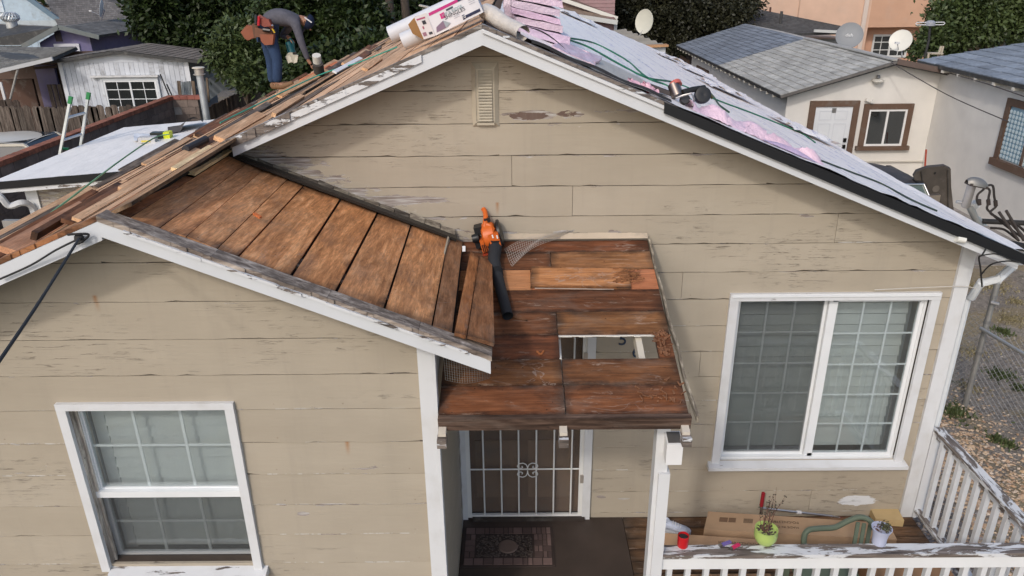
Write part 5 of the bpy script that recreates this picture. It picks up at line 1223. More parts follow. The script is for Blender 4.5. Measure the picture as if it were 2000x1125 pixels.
# packaging etc. lying on that roof
def zl(px, py): return atp(px, py, (-7.27, 5, 1.87), (-.0764, 0, 1))
t = empty('packaging', zl(290, 275), 'opened nail boxes and paper wrappers on the low white roof', 'packaging')
p = zl(290, 278); MB().obox(p + V((0, 0, .05)), .26, .16, .09, Matrix.Rotation(rad(8), 3, 'Z')).build('nail_box', CARD, t, (.50, .50, .50)); MB().obox(p + V((.0, -.083, .035)), .14, .004, .03, Matrix.Rotation(rad(8), 3, 'Z')).build('yellow_print', PLASTIC, t, (.6, .5, .08))
MB().obox(p + V((-.13, -.02, .05)), .03, .10, .05, Matrix.Rotation(rad(8), 3, 'Z')).build('dark_print', PLASTIC, t, (.06, .05, .06))
MB().grid(lambda u, v: zl(262 + 30 * u, 264 + 14 * v) + V((0, 0, .03 + .03 * noise.noise(V((u * 3, v * 3, 2))))), 8, 6).build('paper', PLASTIC, t, (.7, .72, .76), smooth=True)
p = zl(318, 270); t2 = empty('tool_case', p, 'black and neon yellow box on the low white roof', 'box')
MB().obox(p + V((-.02, 0, .055)), .30, .14, .10, Matrix.Rotation(rad(4), 3, 'Z')).build('box_body', PLASTIC, t2, (.03, .035, .03)); MB().obox(p + V((.10, -.005, .058)), .10, .155, .112, Matrix.Rotation(rad(4), 3, 'Z')).build('yellow_end', PLASTIC, t2, (.62, .68, .02))
MB().obox(p + V((-.12, -.072, .055)), .06, .004, .05, Matrix.Rotation(rad(34), 3, 'Y')).build('green_print', PLASTIC, t2, (.25, .38, .06))
def felt(u, v): q = zl(328 + 70 * u, 250 + 14 * v * (1 - u * .3) - 10 * u); return q + V((0, 0, .02 + .20 * max(0, math.sin((u - .35) * 4.2)) * (.4 + .6 * v) * (u > .35)))
tag(MB().grid(felt, 20, 8).build('felt_piece', gen('old_felt', .9, var=.4), None, (.10, .085, .075), smooth=True), 'curled dark felt piece on the low white roof by the planks', 'felt')
# ladder
t = empty('ladder', (-7.35, 6.9, GZ), 'aluminium extension ladder with green end caps leaning on the low roof', 'ladder')
AL = (.62, .63, .62)
tops = [at(138, 192, 6.95), at(173, 184, 7.45)]; foots = [at(118, 297, 6.75), at(158, 283, 7.25)]
for a, b in zip(tops, foots):
    d = (b - a); b2 = a + d * 3.4; MB().bar(a, b2, .085, .035, (1, .3, 0)).build('rail', METAL, t, AL); MB().bar(a - d.normalized() * .03, a + d.normalized() * .09, .095, .05, (1, .3, 0)).build('end_cap', PLASTIC, t, (.02, .22, .06))
for k in range(9):
    f_ = .36 + k * .42; MB().tube([tops[0] + (foots[0] - tops[0]) * f_, tops[1] + (foots[1] - tops[1]) * f_], .022, 8).build('rung', METAL, t, AL)
MB().obox(foots[0].lerp(foots[1], .2) + V((.02, 0, .03)), .10, .05, .03, Matrix.Identity(3)).build('rung_lock', PLASTIC, t, (.02, .25, .08))
# ================================================================== block wall
BX = -9.5; BT = 1.37
t = empty('block_wall', (BX, 11, GZ), 'grey concrete block wall capped with red brick behind the ladder', 'block wall')
MB().box(BX - .07, BX + .06, 4, 15.8, GZ, BT - .1).build('mortar_core', CONC, t, (.26, .24, .22)); ex1 = at(388, 195, 15.8).x
MB().box(BX + .06, ex1, 15.72, 15.86, GZ, BT - .1).build('mortar_core', CONC, t, (.30, .28, .26))
rb = random.Random(3)
for j in range(9):
    z1 = BT - .105 - j * .203; y = 4.1 + (.2 if j % 2 else 0)
    while y < 15.6 and j < 7:
        k = rb.uniform(.75, 1.15); MB().box(BX + .0605, BX + .075, y + .006, min(y + .394, 15.7), z1 - .193, z1).build('block', CONC, t, (.17 * k, .135 * k, .12 * k)); y += .4
    x = BX + .08 + (.2 if j % 2 else 0)
    while x < ex1 and j < 5:
        k = rb.uniform(.8, 1.15); MB().box(x + .006, min(x + .394, ex1 + .01), 15.7, 15.7195, z1 - .193, z1).build('block', CONC, t, (.20 * k, .155 * k, .13 * k)); x += .4
y = 4.0
while y < 15.75:
    k = rb.uniform(.75, 1.2); MB().box(BX - .10, BX + .10, y + .004, y + .098, BT - .095, BT + rb.uniform(-.003, .003)).build('brick', CONC, t, (.30 * k, .115 * k, .07 * k)); y += .102
x = BX + .1
while x < ex1: k = rb.uniform(.75, 1.2); MB().box(x + .004, x + .196, 15.68, 15.9, BT - .095, BT - .0).build('brick', CONC, t, (.28 * k, .10 * k, .075 * k)); x += .2
# ---- picket fences
def fence(label, a, b, n, top, z0, wd, col, dogear, seed):
    a, b = V(a), V(b); t = empty('picket_fence' if dogear else 'board_fence', ((a.x + b.x) / 2, (a.y + b.y) / 2, z0), label, 'fence'); r = random.Random(seed)
    d = (b - a); L = d.length; d.normalize(); nrm = V((d.y, -d.x, 0)) * .02
    for k in range(n):
        c = a + d * (k + .5) * L / n; h = top(k / n) + r.uniform(-.025, .025); w2 = wd / 2 * r.uniform(.92, 1.0); kk = r.uniform(.6, 1.3)
        if dogear: P = [(-w2, z0), (w2, z0), (w2, h - .05), (w2 * .5, h), (-w2 * .5, h), (-w2, h - .05)]
        else: P = [(-w2, z0), (w2, z0), (w2, h), (-w2, h - r.uniform(0, .02))]
        tl = r.gauss(0, .012)
        MB().poly([V((c.x, c.y, 0)) + d * (u + tl * (z - z0)) + V((0, 0, z)) for u, z in P], nrm).build('picket', GREYZ, t, tuple(v * kk for v in col))
    for zz in (.3, .85): MB().bar(V((a.x, a.y, z0 + zz * (top(0) - z0))) - nrm, V((b.x, b.y, z0 + zz * (top(1) - z0))) - nrm, .04, .08).build('fence_rail', GREYY, t, col)
fy = 14.6
fz = at(100, 206, fy).z
fence('dark weathered dog-eared picket fence beyond the parked car', (at(-60, 210, fy).x, fy, 0), (at(270, 250, fy).x + .3, fy, 0), 26, lambda u: fz - .02, GZ, .2, (.55, .50, .47), True, 4)
fence('dark picket fence lying behind the first one under the carport', (at(-60, 190, fy + 1.2).x, fy + 1.2, 0), (at(36, 190, fy + 1.2).x, fy + 1.2, 0), 7, lambda u: at(10, 194, fy + 1.2).z, GZ, .2, (.35, .30, .28), True, 9)
fx = ex1 + .1
fence('tall brown weathered board fence behind the galvanised vent pipe', (fx, 15.8, 0), (fx, 27, 0), 84, lambda u: (atx(400, 212, fx).z * (1 - u) + atx(505, 158, fx).z * u), GZ, .15, (.75, .62, .52), False, 6)
# metal sheets leaning behind the fence
def sheet(label, quad, col=(.40, .44, .46)):
    P = [V(p) for p in quad]
    def f(u, v): p = P[0].lerp(P[1], u).lerp(P[3].lerp(P[2], u), v); return p + V((0, .012 * math.sin(u * 40), 0))
    return tag(MB().grid(f, 60, 2).build('metal_sheet', DULLM, None, col, smooth=True), label, 'metal sheet')
sheet('pale corrugated metal sheet slanting above the board fence', [at(410, 195, 17.2), at(470, 152, 18.2), at(448, 128, 18.0), at(382, 170, 17)])
sheet('narrow upright metal sheet between two stakes behind the block wall', [at(354, 196, 16.3), at(374, 196, 16.3), at(374, 158, 16.3), at(354, 160, 16.3)])
for px, lab in ((349, 'dark wooden stake left of the narrow metal sheet'), (377, 'dark wooden stake right of the narrow metal sheet'), (404, 'thin wooden stake beside the vent pipe')):
    a, b = at(px + 4, 200, 16.1), at(px, 158 if px < 400 else 152, 16.1); tag(MB().bar(a, b, .09 if px < 400 else .05, .03, (0, 1, 0)).build('stake', GREYZ, None, (.6, .5, .4)), lab, 'stake')
for (p0, p1, lab) in (((313, 145), (334, 196), 'long dark rod leaning on the white garage'), ((326, 165), (340, 196), 'short dark rod leaning on the white garage')):
    tag(MB().tube([at(*p0, 16.8), at(*p1, 16.5)], .022, 6).build('rod', RUBBER, None, (.03, .03, .03)), lab, 'rod')
# galvanised vent pipe
t = empty('flue_pipe', at(402, 228, 9.2), 'tall galvanised flue pipe with a round cap rising behind the low roof', 'flue pipe')
a, b = at(404, 232, 9.2), at(388, 146, 9.2); b.x = a.x; MB().tube([a - V((0, 0, .6)), b], .065, 16).build('pipe', DULLM, t, (.50, .53, .54), smooth=True)
MB().lathe([(.065, 0), (.11, 0), (.11, .012), (.068, .012)], b, 18).build('cap_base', DULLM, t, (.5, .48, .44)); MB().lathe([(.085, .01), (.085, .13), (.078, .13), (.078, .01)], b, 18).build('cap_sleeve', DULLM, t, (.45, .42, .38), smooth=True)
MB().lathe([(0, .15), (.10, .14), (.115, .13), (.115, .12), (0, .12)], b, 18).build('cap_top', WPAINT, t, (.60, .55, .45), smooth=True)
# ================================================================== parked car behind the wall
def car(c, L, col, label, hdg=0, glassdark=True):
    c = V(c); t = empty('parked_car', c, label, 'car'); R_ = Matrix.Rotation(hdg, 3, 'Z')
    P = lambda x, y, z: c + R_ @ V((x, y, z))
    secs = [(-.5, .30, .62, .80), (-.46, .28, .80, .86), (-.33, .22, .88, .90), (-.22, .20, .90, .90), (.2, .20, .92, .90), (.32, .22, .9, .90), (.46, .3, .8, .86), (.5, .35, .65, .78)]
    vs = []; fs = []; 
    for (s, zb, zt, w_) in secs:
        for (yy, z) in ((-w_, zb), (-w_ * 1.02, (zb + zt) / 2), (-w_ * .95, zt), (w_ * .95, zt), (w_ * 1.02, (zb + zt) / 2), (w_, zb)): vs.append(P(s * L, yy, z))
    for i in range(len(secs) - 1):
        for j in range(6): fs.append((i * 6 + j, i * 6 + (j + 1) % 6, (i + 1) * 6 + (j + 1) % 6, (i + 1) * 6 + j))
    fs += [tuple(range(6)), tuple(range(42, 48))]
    MB().add(vs, fs).build('body', CARP, t, col, smooth=True)
    gsec = [(-.34, .88, .0, .82), (-.22, .88, .50, .70), (.0, .90, .56, .70), (.12, .90, .54, .70), (.26, .9, .0, .82)]
    cab = MB(); rf = []; lw_ = []
    for (s, zb, h, w_) in gsec: rf.append((s * L, h + zb, w_)); lw_.append((s * L, zb, .86))
    vs = []
    for (x, z, w_), (x2, z2, w2) in zip(rf, lw_): vs += [P(x, -w2, z2), P(x, -w_ * .93, z), P(x, w_ * .93, z), P(x, w2, z2)]
    fs = []
    for i in range(4):
        for j in range(3): fs.append((i * 4 + j, i * 4 + j + 1, (i + 1) * 4 + j + 1, (i + 1) * 4 + j))
    MB().add(vs, fs).build('window_glass', gen('tinted_car_glass', .08, var=0, bump=0, spec=.8), t, (.03, .035, .04), smooth=False)
    def top(u, v):
        s = -.23 + .36 * u; z = 1.40 + .06 * math.sin(u * 3.14) + .035 * math.sin(v * 3.14); return P(s * L, -.70 + 1.40 * v, z)
    m = MB(); m.grid(top, 12, 10); m.build('roof', CARP, t, col, smooth=True)
    for sgn in (-1, 1):
        m = MB(); m.bar(P(-.23 * L, sgn * .69, 1.40), P(.13 * L, sgn * .69, 1.40), .06, .06); m.bar(P(-.23 * L, sgn * .69, 1.40), P(-.34 * L, sgn * .84, .9), .08, .05); m.bar(P(.13 * L, sgn * .69, 1.40), P(.27 * L, sgn * .84, .9), .06, .05); m.build('roof_pillar', CARP, t, col)
        m = MB(); m.bar(P(-.03 * L, sgn * .70, 1.40), P(-.03 * L, sgn * .87, .9), .03, .03); m.build('door_pillar', RUBBER, t, (.02, .02, .02))
        for s in (-.31, .31):
            w_ = MB().lathe([(0, -.1), (.22, -.1), (.32, -.09), (.33, 0), (.32, .09), (0, .09)], P(s * L, sgn * .80, .33), 22, Matrix.Rotation(hdg, 3, 'Z') @ Matrix.Rotation(rad(90), 3, 'X')).build('wheel', RUBBER, t, (.02, .02, .02)); MB().lathe([(0, -.11), (.2, -.11), (.21, 0), (.2, .11), (0, .11)], P(s * L, sgn * .80, .33), 16, Matrix.Rotation(hdg, 3, 'Z') @ Matrix.Rotation(rad(90), 3, 'X')).build('rim', METAL, w_, (.5, .5, .5))
        MB().obox(P(.2 * L, sgn * .98, .95), .12, .16, .10, R_).build('mirror', CARP, t, col); MB().obox(P(.49 * L, sgn * .6, .66), .08, .3, .14, R_).build('headlight', PLASTIC, t, (.6, .6, .6)); MB().obox(P(-.49 * L, sgn * .6, .72), .08, .3, .14, R_).build('tail_light', PLASTIC, t, (.3, .02, .02))
    return t
car((-12.15, 12.9, GZ), 4.6, (.62, .58, .50), 'cream-coloured car parked behind the brick-capped wall at left', 0)
# ================================================================== white garage
gy = 17.0
t = empty('garage', (at(235, 200, gy).x, gy, GZ), 'small white board garage with peeling paint and a low brown shingle roof', 'garage')
gl, gr_ = at(122, 150, gy).x, at(372, 150, gy).x; gp_ = at(230, 97, gy); zel = at(108, 117, gy).z; zer = at(395, 116, gy).z
GWH = gen('stained_white_boards', .7, var=.15, sc=3, grime=(.75, (.12, .11, .10)))
gwx = [(at(203, 157, gy).x, at(306, 157, gy).x)]
m = MB(); m.poly([(gl, gy, GZ), (gr_, gy, GZ), (gr_, gy, zer - .05), (gp_.x, gy, gp_.z - .02), (gl, gy, zel - .03)], (0, .1, 0)); m.build('wall_core', PAINT, t, (.3, .3, .31))
nb_ = 26
for k in range(nb_):
    a = gl + (gr_ - gl) * k / nb_; b = gl + (gr_ - gl) * (k + 1) / nb_ - .008
    m = MB(); zt_ = at(200, 122, gy).z; m.box(a, b, gy - .02, gy - .001, GZ, zt_); m.build('wall_board', GWH, t, (lambda k_: (.58 * k_, .61 * k_, .66 * k_))(rb.uniform(.93, 1.04)))
m = MB(); m.poly([(gl, gy - .03, zt_), (gr_, gy - .03, zt_), (gr_, gy - .03, zer - .06), (gp_.x, gy - .03, gp_.z - .04), (gl, gy - .03, zel - .05)], (0, .03, 0)); m.build('gable_board', GWH, t, (.60, .63, .68))
MB().box(gl - .02, gl + .10, gy - .05, gy - .031, GZ, zel - .04).build('corner_board', WPAINT, t, (.66, .68, .72)); MB().box(gr_ - .1, gr_ + .02, gy - .05, gy - .031, GZ, zer - .06).build('corner_board', WPAINT, t, (.66, .68, .72))
wz1, wz0 = at(250, 156, gy).z, at(270, 211, gy).z
win(t, gwx[0][0], gwx[0][1], wz0, wz1, gy - .035, 4, 3, (.72, .74, .75), (.62, .65, .68), .05, .07, curtain=(.07, .06, .055))
MB().box(gwx[0][0] - .3, gwx[0][1] + .12, gy - .16, gy - .036, wz1 + .09, wz1 + .14).build('window_hood', GWH, t, (.6, .6, .6))
dl = at(395, 117, gy).x
bk = atx(430, 102, dl); ybk = max(gy + 2, bk.y)
shingled(t, (dl, gy - .25, zer), (dl, ybk, zer), (gp_.x, ybk, gp_.z), (gp_.x, gy - .25, gp_.z), 12, 12, (.17, .145, .12), seed=3)
shingled(t, (at(104, 117, gy).x, gy - .25, zel), (at(104, 117, gy).x, ybk, zel), (gp_.x, ybk, gp_.z), (gp_.x, gy - .25, gp_.z), 9, 12, (.17, .15, .13), seed=4)
MB().box(gr_ - .12, gr_, gy + .1, ybk - .2, GZ, zer - .08).build('side_wall', GWH, t, (.42, .47, .50)); MB().box(gl, gr_ - .12, ybk - .3, ybk - .2, GZ, zel - .08).build('back_wall', PAINT, t, (.4, .4, .4))
# carport left of the garage
t = empty('carport', (at(50, 150, 16).x, 16, GZ), 'dark open carport with a shingled lean-to roof left of the garage', 'carport')
cy0 = 16.2; e0, e1 = at(-40, 146, cy0), at(104, 112, cy0); r0, r1 = at(-40, 92, cy0 + 3.4), at(150, 92, cy0 + 3.4)
shingled(t, e0, e1, r1, r0, 12, 16, (.17, .165, .15), seed=5); MB().bar(e0 + V((0, -.04, -.03)), e1 + V((0, -.04, -.03)), .05, .10).build('gutter', WPAINT, t, (.45, .46, .47))
MB().tube([at(36, 130, cy0), at(20, 194, cy0)], .03, 8).build('post', DULLM, t, (.45, .43, .4)); MB().box(at(0, 150, cy0).x - .05, at(0, 150, cy0).x + .02, cy0 - .04, cy0, GZ, e0.z - .2).build('post', WPAINT, t, (.6, .6, .6))
MB().box(e0.x - 6, e1.x + .1, cy0 + 3.3, cy0 + 3.4, GZ, r0.z - .15).build('back_wall', PAINT, t, (.10, .06, .045)); MB().box(at(68, 150, cy0 + 3).x, at(106, 150, cy0 + 3).x, cy0 + 3.1, cy0 + 3.2, GZ, at(80, 128, cy0 + 3).z).build('purple_panel', PAINT, t, (.17, .15, .27))
MB().bar(at(66, 133, cy0 + 2.9), at(112, 130, cy0 + 2.9), .05, .08).build('beam', PAINT, t, (.05, .03, .03)); MB().box(at(-10, 170, 18).x, at(66, 170, 18).x, 18.0, 18.1, GZ, at(40, 155, 18).z).build('board_screen', PAINT, t, (.09, .045, .03))
for k in range(4): MB().box(at(80 + k * 10, 170, 17).x, at(88 + k * 10, 170, 17).x, 17.3, 17.33, GZ, at(85, 168, 17).z).build('picket', GREYZ, t, (.35, .3, .28))
# ================================================================== purple house and pale blue house
py_ = 24.0
t = empty('neighbour_house', (at(110, 90, py_).x, py_, GZ), 'purple house with a grey shingle roof and a small gable vent', 'house')
pk = at(127, 50, py_); el = at(62, 86, py_); er = at(200, 68, py_); PU = (.155, .14, .27)
m = MB(); m.poly([(el.x + .3, py_, GZ), (er.x - .5, py_, GZ), (er.x - .5, py_, er.z + .1), (pk.x, py_, pk.z - .05), (el.x + .3, py_, el.z + .05)], (0, 6, 0)); m.build('wall', PAINT, t, PU)
L0, L1 = V((at(-80, 87, py_).x, py_ - .4, el.z)), V((el.x, py_ - .4, el.z))
shingled(t, L0, L1, V((pk.x, py_ - .4, pk.z)).lerp(V((pk.x, py_ + 3, pk.z)), 0), V((at(-80, 45, py_ + 3).x, py_ + 3, pk.z)), 18, 30, (.19, .185, .175), seed=6)
shingled(t, (er.x, py_ - .4, er.z), (er.x, py_ + 5, er.z), (pk.x, py_ + 5, pk.z), (pk.x, py_ - .4, pk.z), 12, 14, (.17, .165, .155), seed=7)
MB().bar((el.x - .1, py_ - .45, el.z - .05), (pk.x, py_ - .45, pk.z - .02), .06, .16).build('rake_board', PAINT, t, (.15, .17, .17)); MB().bar((pk.x, py_ - .45, pk.z - .02), (er.x + .1, py_ - .45, er.z - .05), .06, .16).build('rake_board', PAINT, t, (.15, .17, .17))
MB().bar(L0 + V((0, -.03, -.1)), L1 + V((0, -.03, -.1)), .05, .15).build('fascia', PAINT, t, (.06, .065, .065))
v_ = at(113, 70, py_ - .03); MB().box(v_.x - .12, v_.x + .12, py_ - .03, py_ - .001, v_.z - .2, v_.z + .2).build('gable_vent', PAINT, t, (.05, .035, .04))
w0, w1 = at(108, 95, py_), at(155, 85, py_); MB().box(w0.x, w1.x, py_ - .06, py_ - .001, w1.z - .1, w1.z).build('window_head', WPAINT, t, (.6, .6, .65)); MB().box(w1.x - .12, w1.x, py_ - .061, py_ - .001, w1.z - 1.2, w1.z - .1).build('window_jamb', WPAINT, t, (.6, .6, .65))
tv = at(25, 55, py_ + .8); t = empty('turbine_vent', tv, 'spinning silver turbine vent on the grey roof at far left', 'roof vent')
MB().lathe([(.30, -.05), (.20, .0), (.20, .25)], tv, 20).build('collar', DULLM, t, (.55, .56, .56), smooth=True)
for k in range(18):
    a = k / 18 * 6.283; m = MB()
    m.tube([tv + V((math.cos(a + s * .35) * r_, math.sin(a + s * .35) * r_, z)) for s, r_, z in ((0, .20, .25), (.5, .30, .34), (1, .30, .44), (1.4, .2, .53), (1.6, .05, .56))], .028, 4); m.build('fin', DULLM, t, (.65, .66, .66))
by_ = 29.0
t = empty('neighbour_house', (at(60, 20, by_).x, by_, GZ), 'pale blue house with a large dark grey roof at the top left', 'house')
LB_ = (.42, .52, .60); g0, g1 = at(-120, 44, by_), at(112, 42, by_)
pkb = at(-20, -60, by_)
m = MB(); m.poly([(g0.x, by_, GZ), (g1.x, by_, GZ), (g1.x, by_, g1.z), (pkb.x, by_, pkb.z), (g0.x, by_, g1.z)], (0, .3, 0)); m.build('gable_wall', PAINT, t, LB_)
for k in range(20): x = at(-10, 20, by_).x + k * .3; MB().box(x, x + .02, by_ - .015, by_ - .001, GZ, min(g1.z, at(10, 20, by_).z) + 0).build('wall_batten', PAINT, t, tuple(v * .93 for v in LB_))
MB().bar((pkb.x, by_ - .1, pkb.z), (g1.x + .2, by_ - .1, g1.z), .08, .2).build('rake_board', PAINT, t, (.13, .20, .26)); MB().box(at(-20, 30, by_).x, at(9, 20, by_).x, by_ - .05, by_ - .001, at(5, 24, by_).z, at(5, -10, by_).z).build('louvre_vent', PAINT, t, (.6, .68, .74))
MB().box(g0.x, g1.x, by_ - .06, by_ - .016, at(50, 46, by_).z - .15, at(50, 40, by_).z).build('base_trim', PAINT, t, (.45, .50, .52))
R0, R1, R2, R3 = at(120, 66, by_ - .5), at(420, 30, by_ + .5), at(420, -60, by_ + 6), at(40, -60, by_ + 6)
shingled(t, at(118, 62, by_ - 1), at(330, 42, by_ - 1), at(330, -70, by_ + 4), at(60, -70, by_ + 4), 34, 46, (.125, .118, .115), seed=8)
MB().bar(at(125, 68, by_ - 1.1), at(330, 46, by_ - 1.1), .06, .16).build('gutter', PAINT, t, (.2, .25, .28))
MB().box(at(150, 80, by_).x, at(330, 80, by_).x, by_ - .6, by_ - .5, GZ, at(180, 66, by_).z).build('wall', PAINT, t, (.18, .25, .31)); slab('porch_roof', [at(218, 62, by_ - 2), at(330, 62, by_ - 2), at(330, 52, by_ - .7), at(240, 50, by_ - .7)], .1, SHING, (.13, .14, .15), t)
wq = at(195, 72, by_ - .62); win(t, wq.x - .5, wq.x + .6, wq.z - .5, wq.z + .25, by_ - .62, 2, 2, (.5, .52, .5))
dish(at(198, 16, by_ - 2), .34, (-.92, -.25, .25), (.55, .57, .58), 'grey satellite dish seen edge-on on the dark roof at top left', at(194, 50, by_ - .8), arm=True)
# ================================================================== right neighbour: white stucco house
ny = 12.8
STW = (.70, .675, .63); BRN = (.125, .075, .05)
nx0 = at(1540, 176, ny).x; nx1 = at(1836, 150, ny).x; npk = at(1740, 117, ny); nel = at(1537, 184, ny).z
t = N = empty('neighbour_house', ((nx0 + nx1) / 2, ny, GZ), 'white stucco house with brown trim, white door and a two-tone shingle roof', 'house')
nbk = atx(1322, 90, nx0 - .25); yb_ = nbk.y
nvz = at(1836, 140, ny).z
m = MB(); m.poly([(nx0, ny, GZ), (nx1, ny, GZ), (nx1, ny, nvz), (npk.x, ny, npk.z - .06), (nx0, ny, nel)], (0, .2, 0)); m.build('front_wall', STUC, t, STW)
MB().box(nx0, nx0 + .15, ny + .2, yb_ - .6, GZ, nel - .05).build('side_wall', STUC, t, STW)
rdx = npk.x; back_z = atx(1475, 37, rdx).z
ysp = atx(1405, 126, nx0 - .25).y
eL = nx0 - .28; nel += .02
sag = lambda y: 0
shingled(t, (eL, ny - .3, nel), (eL, ysp, nel), (rdx, ysp, npk.z + .02), (rdx, ny - .3, npk.z), 13, 17, (.44, .43, .395), indiv=True, seed=12, th=.02)
shingled(t, (eL, ysp, nel), (eL, yb_, nel), (rdx, yb_, npk.z + .02), (rdx, ysp, npk.z + .02), 14, 34, (.19, .215, .25), seed=13, th=.02)
shingled(t, (nx1 + .1, ny - .3, nvz + .02), (nx1 + .1, yb_, nvz + .02), (rdx, yb_, npk.z + .01), (rdx, ny - .3, npk.z), 8, 30, (.42, .41, .38), seed=14)
m = MB(); m.bar((eL, ny - .32, nel - .03), (rdx, ny - .32, npk.z - .01), .05, .06); m.build('rake_edge', PAINT, t, (.13, .12, .11)); MB().bar((rdx, ny - .33, npk.z), (nx1 + .1, ny - .33, nvz + .02), .06, .12).build('rake_edge', PAINT, t, (.12, .085, .07))
MB().bar((rdx, ny - .3, npk.z + .03), (rdx, ysp, npk.z + .03), .22, .03).build('ridge_cap', SHING, t, (.42, .41, .38))
for k in range(24): y = ny + .3 + k * (yb_ - ny) / 24; MB().box(eL + .02, nx0, y - .03, y + .03, nel - .13, nel - .06).build('rafter_tail', WPAINT, t, (.6, .57, .5))
# door
d0, d1 = at(1592, 210, ny).x, at(1665, 210, ny).x; dz = at(1628, 208, ny).z
dr = MB().box(d0, d1, ny - .04, ny - .001, GZ + .05, dz).build('door', WPAINT, t, (.66, .68, .70))
for (a, b) in ((.12, .46), (.54, .88)):
    for (c, d) in ((.08, .42), (.48, .78), (.82, .93)):
        x0, x1 = d0 + (d1 - d0) * a, d0 + (d1 - d0) * b; z0, z1 = GZ + .05 + (dz - GZ) * c, GZ + .05 + (dz - GZ) * d; z1 = min(z1, dz - .06)
        m = MB(); m.box(x0, x1, ny - .046, ny - .041, z0, z0 + .02); m.box(x0, x1, ny - .046, ny - .041, z1 - .02, z1); m.box(x0, x0 + .02, ny - .046, ny - .041, z0 + .02, z1 - .02); m.box(x1 - .02, x1, ny - .046, ny - .041, z0 + .02, z1 - .02); m.build('door_panel', WPAINT, dr, (.6, .62, .65))
for zz in (1.02, 1.18): MB().box(d1 - .12, d1 - .05, ny - .08, ny - .041, GZ + zz, GZ + zz + .09).build('lock', METAL, dr, (.03, .03, .03))
MB().box((d0 + d1) / 2 - .05, (d0 + d1) / 2 + .05, ny - .05, ny - .042, dz - .14, dz - .03).build('knocker', METAL, dr, (.4, .4, .4))
tw = .14; m = MB(); m.box(d0 - tw, d0 - .002, ny - .07, ny - .001, GZ, dz + tw); m.box(d1 + .002, d1 + tw, ny - .07, ny - .001, GZ, dz + tw); m.box(d0 - .002, d1 + .002, ny - .07, ny - .001, dz + .004, dz + tw); m.build('door_casing', PAINT, t, BRN)
a, b = at(1697, 212, ny).x, at(1772, 212, ny).x; zt2, zb2 = at(1735, 213, ny).z, at(1735, 284, ny).z
win(t, a, b, zb2, zt2, ny - .01, 1, 1, (.75, .75, .74), BRN, .045, .13, sill=True, curtain=(.07, .03, .03))
# windows of the side wall, facing our house
def side_win(par, x, y0, y1, z0, z1, col, tw, pane, bars, sgn=-1, screen=None):
    m = MB(); e = .05 * sgn; X = sorted((x, x + e)); m.box(X[0], X[1], y0 - tw, y0, z0 - tw, z1 + tw); m.box(X[0], X[1], y1, y1 + tw, z0 - tw, z1 + tw); m.box(X[0], X[1], y0, y1, z1, z1 + tw); w_ = m.build('window', PAINT, par, col)
    X2 = sorted((x, x + e * 2)); MB().box(X2[0], X2[1], y0 - tw * 1.3, y1 + tw * 1.3, z0 - tw * 1.2, z0 - tw * .2).build('sill', PAINT, w_, col)
    X3 = sorted((x + e * .1, x + e * .3)); MB().box(X3[0], X3[1], y0, y1, z0, z1).build('pane', *([pane, w_, (.10, .13, .16)]))
    for k in range(bars): yy = y0 + (y1 - y0) * (k + .5) / bars; X4 = sorted((x + e * .4, x + e * .7)); MB().box(X4[0], X4[1], yy - .025, yy + .025, z0, z1).build('muntin', WPAINT, w_, (.6, .6, .58))
    return w_
DG = gen('dark_pane', .15, var=.1, bump=0, spec=.6)
for (pa_, pb_) in (((1335, 112), (1346, 135)), ((1369, 132), (1383, 158))):
    A_, B_ = atx(*pa_, nx0), atx(*pb_, nx0); side_win(t, nx0 - .002, min(A_.y, B_.y) + .1, max(A_.y, B_.y) + .35, B_.z - .1, A_.z - .1, BRN, .13, DG, 2)
MB().box(nx0 - .02, nx0 - .001, yb_ - 1.6, yb_ - .7, GZ, nel - .2).build('dark_opening', PAINT, t, (.03, .02, .02))
# utility line, lamps on the front wall
lp = at(1712, 157, ny); MB().lathe([(0, 0), (.06, 0), (.13, .05), (.14, .09), (.10, .10), (0, .10)], lp + V((0, -.08, -.06)), 14).build('wall_lamp', WPAINT, t, (.7, .68, .62)); MB().lathe([(0, 0), (.05, .02), (.03, .08), (0, .08)], lp + V((0, -.06, .05)), 10).build('lamp_bulb', METAL, t, (.2, .2, .2))
lp = at(1693, 195, ny); MB().obox(lp + V((0, -.08, 0)), .12, .08, .06, Matrix.Rotation(rad(20), 3, 'Y')).obox(lp + V((.08, -.1, -.02)), .08, .08, .06, Matrix.Rotation(rad(-20), 3, 'Y')).build('wall_lamp', WPAINT, t, (.65, .63, .58))
MB().box(at(1672, 314, ny).x, nx1, ny - .05, ny - .001, at(1720, 314, ny).z - .03, at(1720, 314, ny).z).build('wall_conduit', WPAINT, t, (.55, .52, .46))
tag(MB().tube([at(1809, 292, ny - 1), at(1806, 335, ny - 1)], .02, 8).build('stake', PLASTIC, None, (.4, .06, .03)), 'thin red stake standing against the white stucco wall', 'stake')
